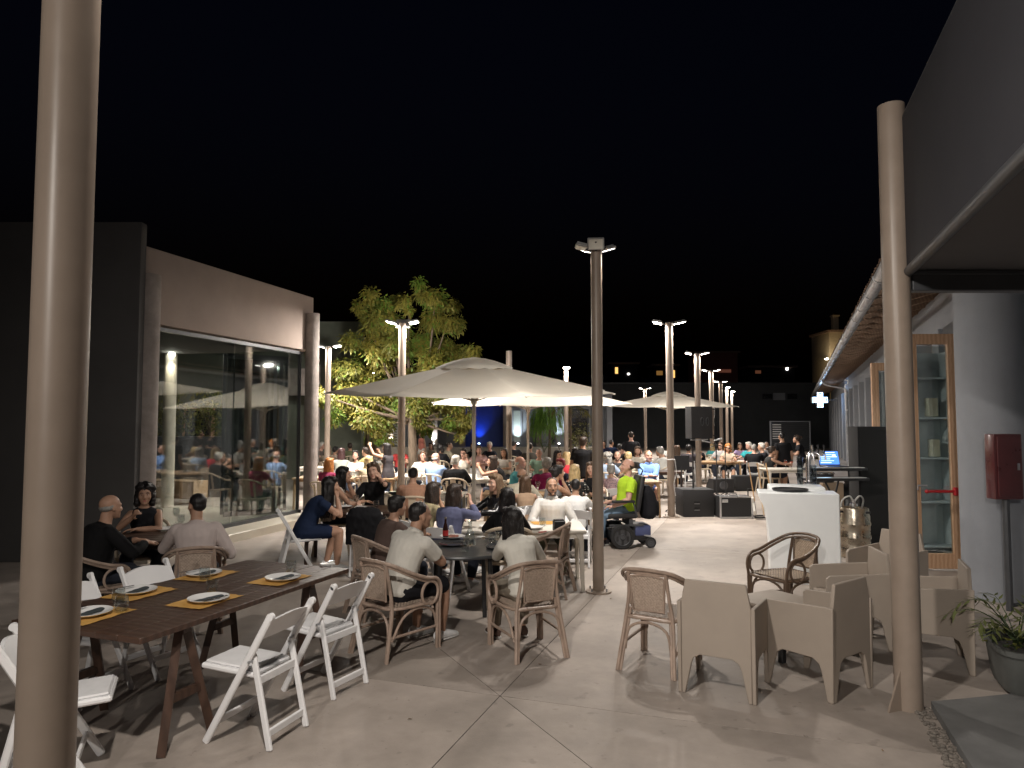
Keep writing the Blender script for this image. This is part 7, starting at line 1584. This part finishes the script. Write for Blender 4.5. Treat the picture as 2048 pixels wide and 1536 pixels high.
b = MB(); b.box((-.235, .02, .36), (.02, .55, .03)); b.box((.235, .02, .36), (.02, .55, .03)); b.box((0, -.06, .40), (.44, .06, .1)); ob('frame', b, m_darkmetal, wc)
for s in (-1, 1):
    b = MB(); b.tube([(s * .2, -.2, .22), (s * .22, -.37, .18)], .018, 8); ob('caster_arm', b, m_steel, wc)
    b = MB(); b.box((s * .29, .08, .735), (.07, .36, .04), None, .012); ar_ = ob('armrest', b, m_black, wc); b = MB(); b.tube([(s * .29, -.08, .72), (s * .27, -.14, .5)], .014, 8); ob('arm_bracket', b, m_darkmetal, ar_)
b = MB(); b.box((0, .07, .50), (.46, .48, .08), None, .03); ob('seat_cushion', b, m_black, wc)
b = MB(); b.box((0, -.0, 0), (.44, .08, .58), TR(0, -.22, .84, 0, 10), .03); ob('backrest', b, m_black, wc)
b = MB(); b.tube([(0, -.27, 1.08), (0, -.32, 1.2), (0, -.25, 1.27)], .012, 8); b.box((0, -.22, 1.28), (.24, .05, .11), None, .02); ob('headrest', b, m_black, wc)
b = MB(); b.tube([(-.12, .33, .42), (-.12, .52, .16)], .014, 8); b.tube([(.12, .33, .42), (.12, .52, .16)], .014, 8); b.box((0, .57, .14), (.34, .18, .02)); ob('footrest', b, m_darkmetal, wc)
b = MB(); b.box((-.3, .30, .79), (.05, .08, .05), None, .01); b.tube([(-.3, .31, .8), (-.3, .31, .87)], [.006, .012], 8); ob('joystick', b, m_black, wc)
b = MB(); b.box((.22, .30, .30), (.03, .1, .12)); ob('number_plate', b, m_china, wc)
Mw = Matrix.Translation((wq.x, wq.y, 0)) @ Matrix.Rotation(R(96), 4, 'Z')
b = MB(); b.loft([(Vector((0, y, z)), Vector((1, 0, 0)), Vector((0, 1, 0)), a, c) for z, y, a, c in ((.44, -.38, .17, .07), (.50, -.40, .20, .11), (.68, -.41, .21, .12), (.86, -.38, .19, .10), (.96, -.35, .12, .06))], 20, None, 3)
b.box((0, -.52, .6), (.26, .05, .24), None, .03)
bp_ = ob('backpack', b, cloth_mat((.012, .012, .013))); bp_.matrix_world = Mw; tag(bp_, 'black backpack hanging on the back of the powered wheelchair', 'backpack'); fuse(bp_, .012, 1, .008, 12, 2)
b = MB(); b.tube([(.19, -.36, .98), (.2, -.48, .7), (.2, -.52, .45)], [.008, .008, .04], 8); bb_ = ob('hanging_pouch', b, cloth_mat((.012, .012, .013))); bb_.matrix_world = Mw; tag(bb_, 'small black pouch on a strap behind the wheelchair', 'pouch')
ofs = Matrix.Rotation(R(96), 3, 'Z') @ Vector((0, -.03, 0))
person(xy=(wq.x + ofs.x, wq.y + ofs.y), th=96, hh=1.25, desc='in a lime green shirt seated in the powered wheelchair in profile', top=(.52, .80, .05), sleeve=.62, skin='pink', hair=('fringe', 'dbrown'), lean=-4, hp=-6, al='rest', ar='rest', seat=.54, sc=1.0, det=3, bottom=(.16, .24, .34), legs='pants', shoe=(.05, .05, .05), build=1.12)

# dry leaves and scraps on the paving
def scrap(u, v, L, c, lab, z=0.0):
    q = G(u, v, z); b = MB(); vs_ = [(-L, 0, .004), (-L * .3, L * .28, .012), (L * .5, L * .22, .006), (L, 0, .014), (L * .4, -L * .25, .005), (-L * .4, -L * .24, .010)]
    b.add(vs_, [(0, 1, 5), (1, 2, 4, 5), (2, 3, 4)]); o = ob('dry_leaf', b, mat('dry_leaf_%d' % int(c[0] * 100), c, .8, var=.3), None, (q.x, q.y, z), random.uniform(0, 360)); tag(o, lab, 'leaf', 'dry leaves on the paving')
for i, (u, v, L, lab) in enumerate(((1222, 1198, .028, 'dry leaf at the foot of the tall lamp post'), (1946, 1290, .045, 'long dry leaf between the tub chair and the planter'), (1930, 1278, .02, 'small dry leaf beside the long one near the planter'), (1612, 1475, .016, 'dark scrap on the paving below the tub chairs'), (1765, 1503, .015, 'dark scrap near the gravel gutter'), (1290, 1020, .03, 'dry leaf behind the wheelchair'), (1080, 1330, .018, 'tiny dry leaf in front of the rattan chairs'), (820, 1440, .02, 'tiny dry leaf right of the white folding chairs'))): scrap(u, v, L, (.12, .08, .05) if i % 2 else (.2, .13, .07), lab)
finish_batch()
for k_, p_ in PROTO.items():
    if k_ not in USED:
        for c_ in list(p_.children): bpy.data.objects.remove(c_)
        bpy.data.objects.remove(p_)
dup_ = [k for k, n in LABELS.items() if n > 1]
if dup_: print('DUP LABELS', dup_)
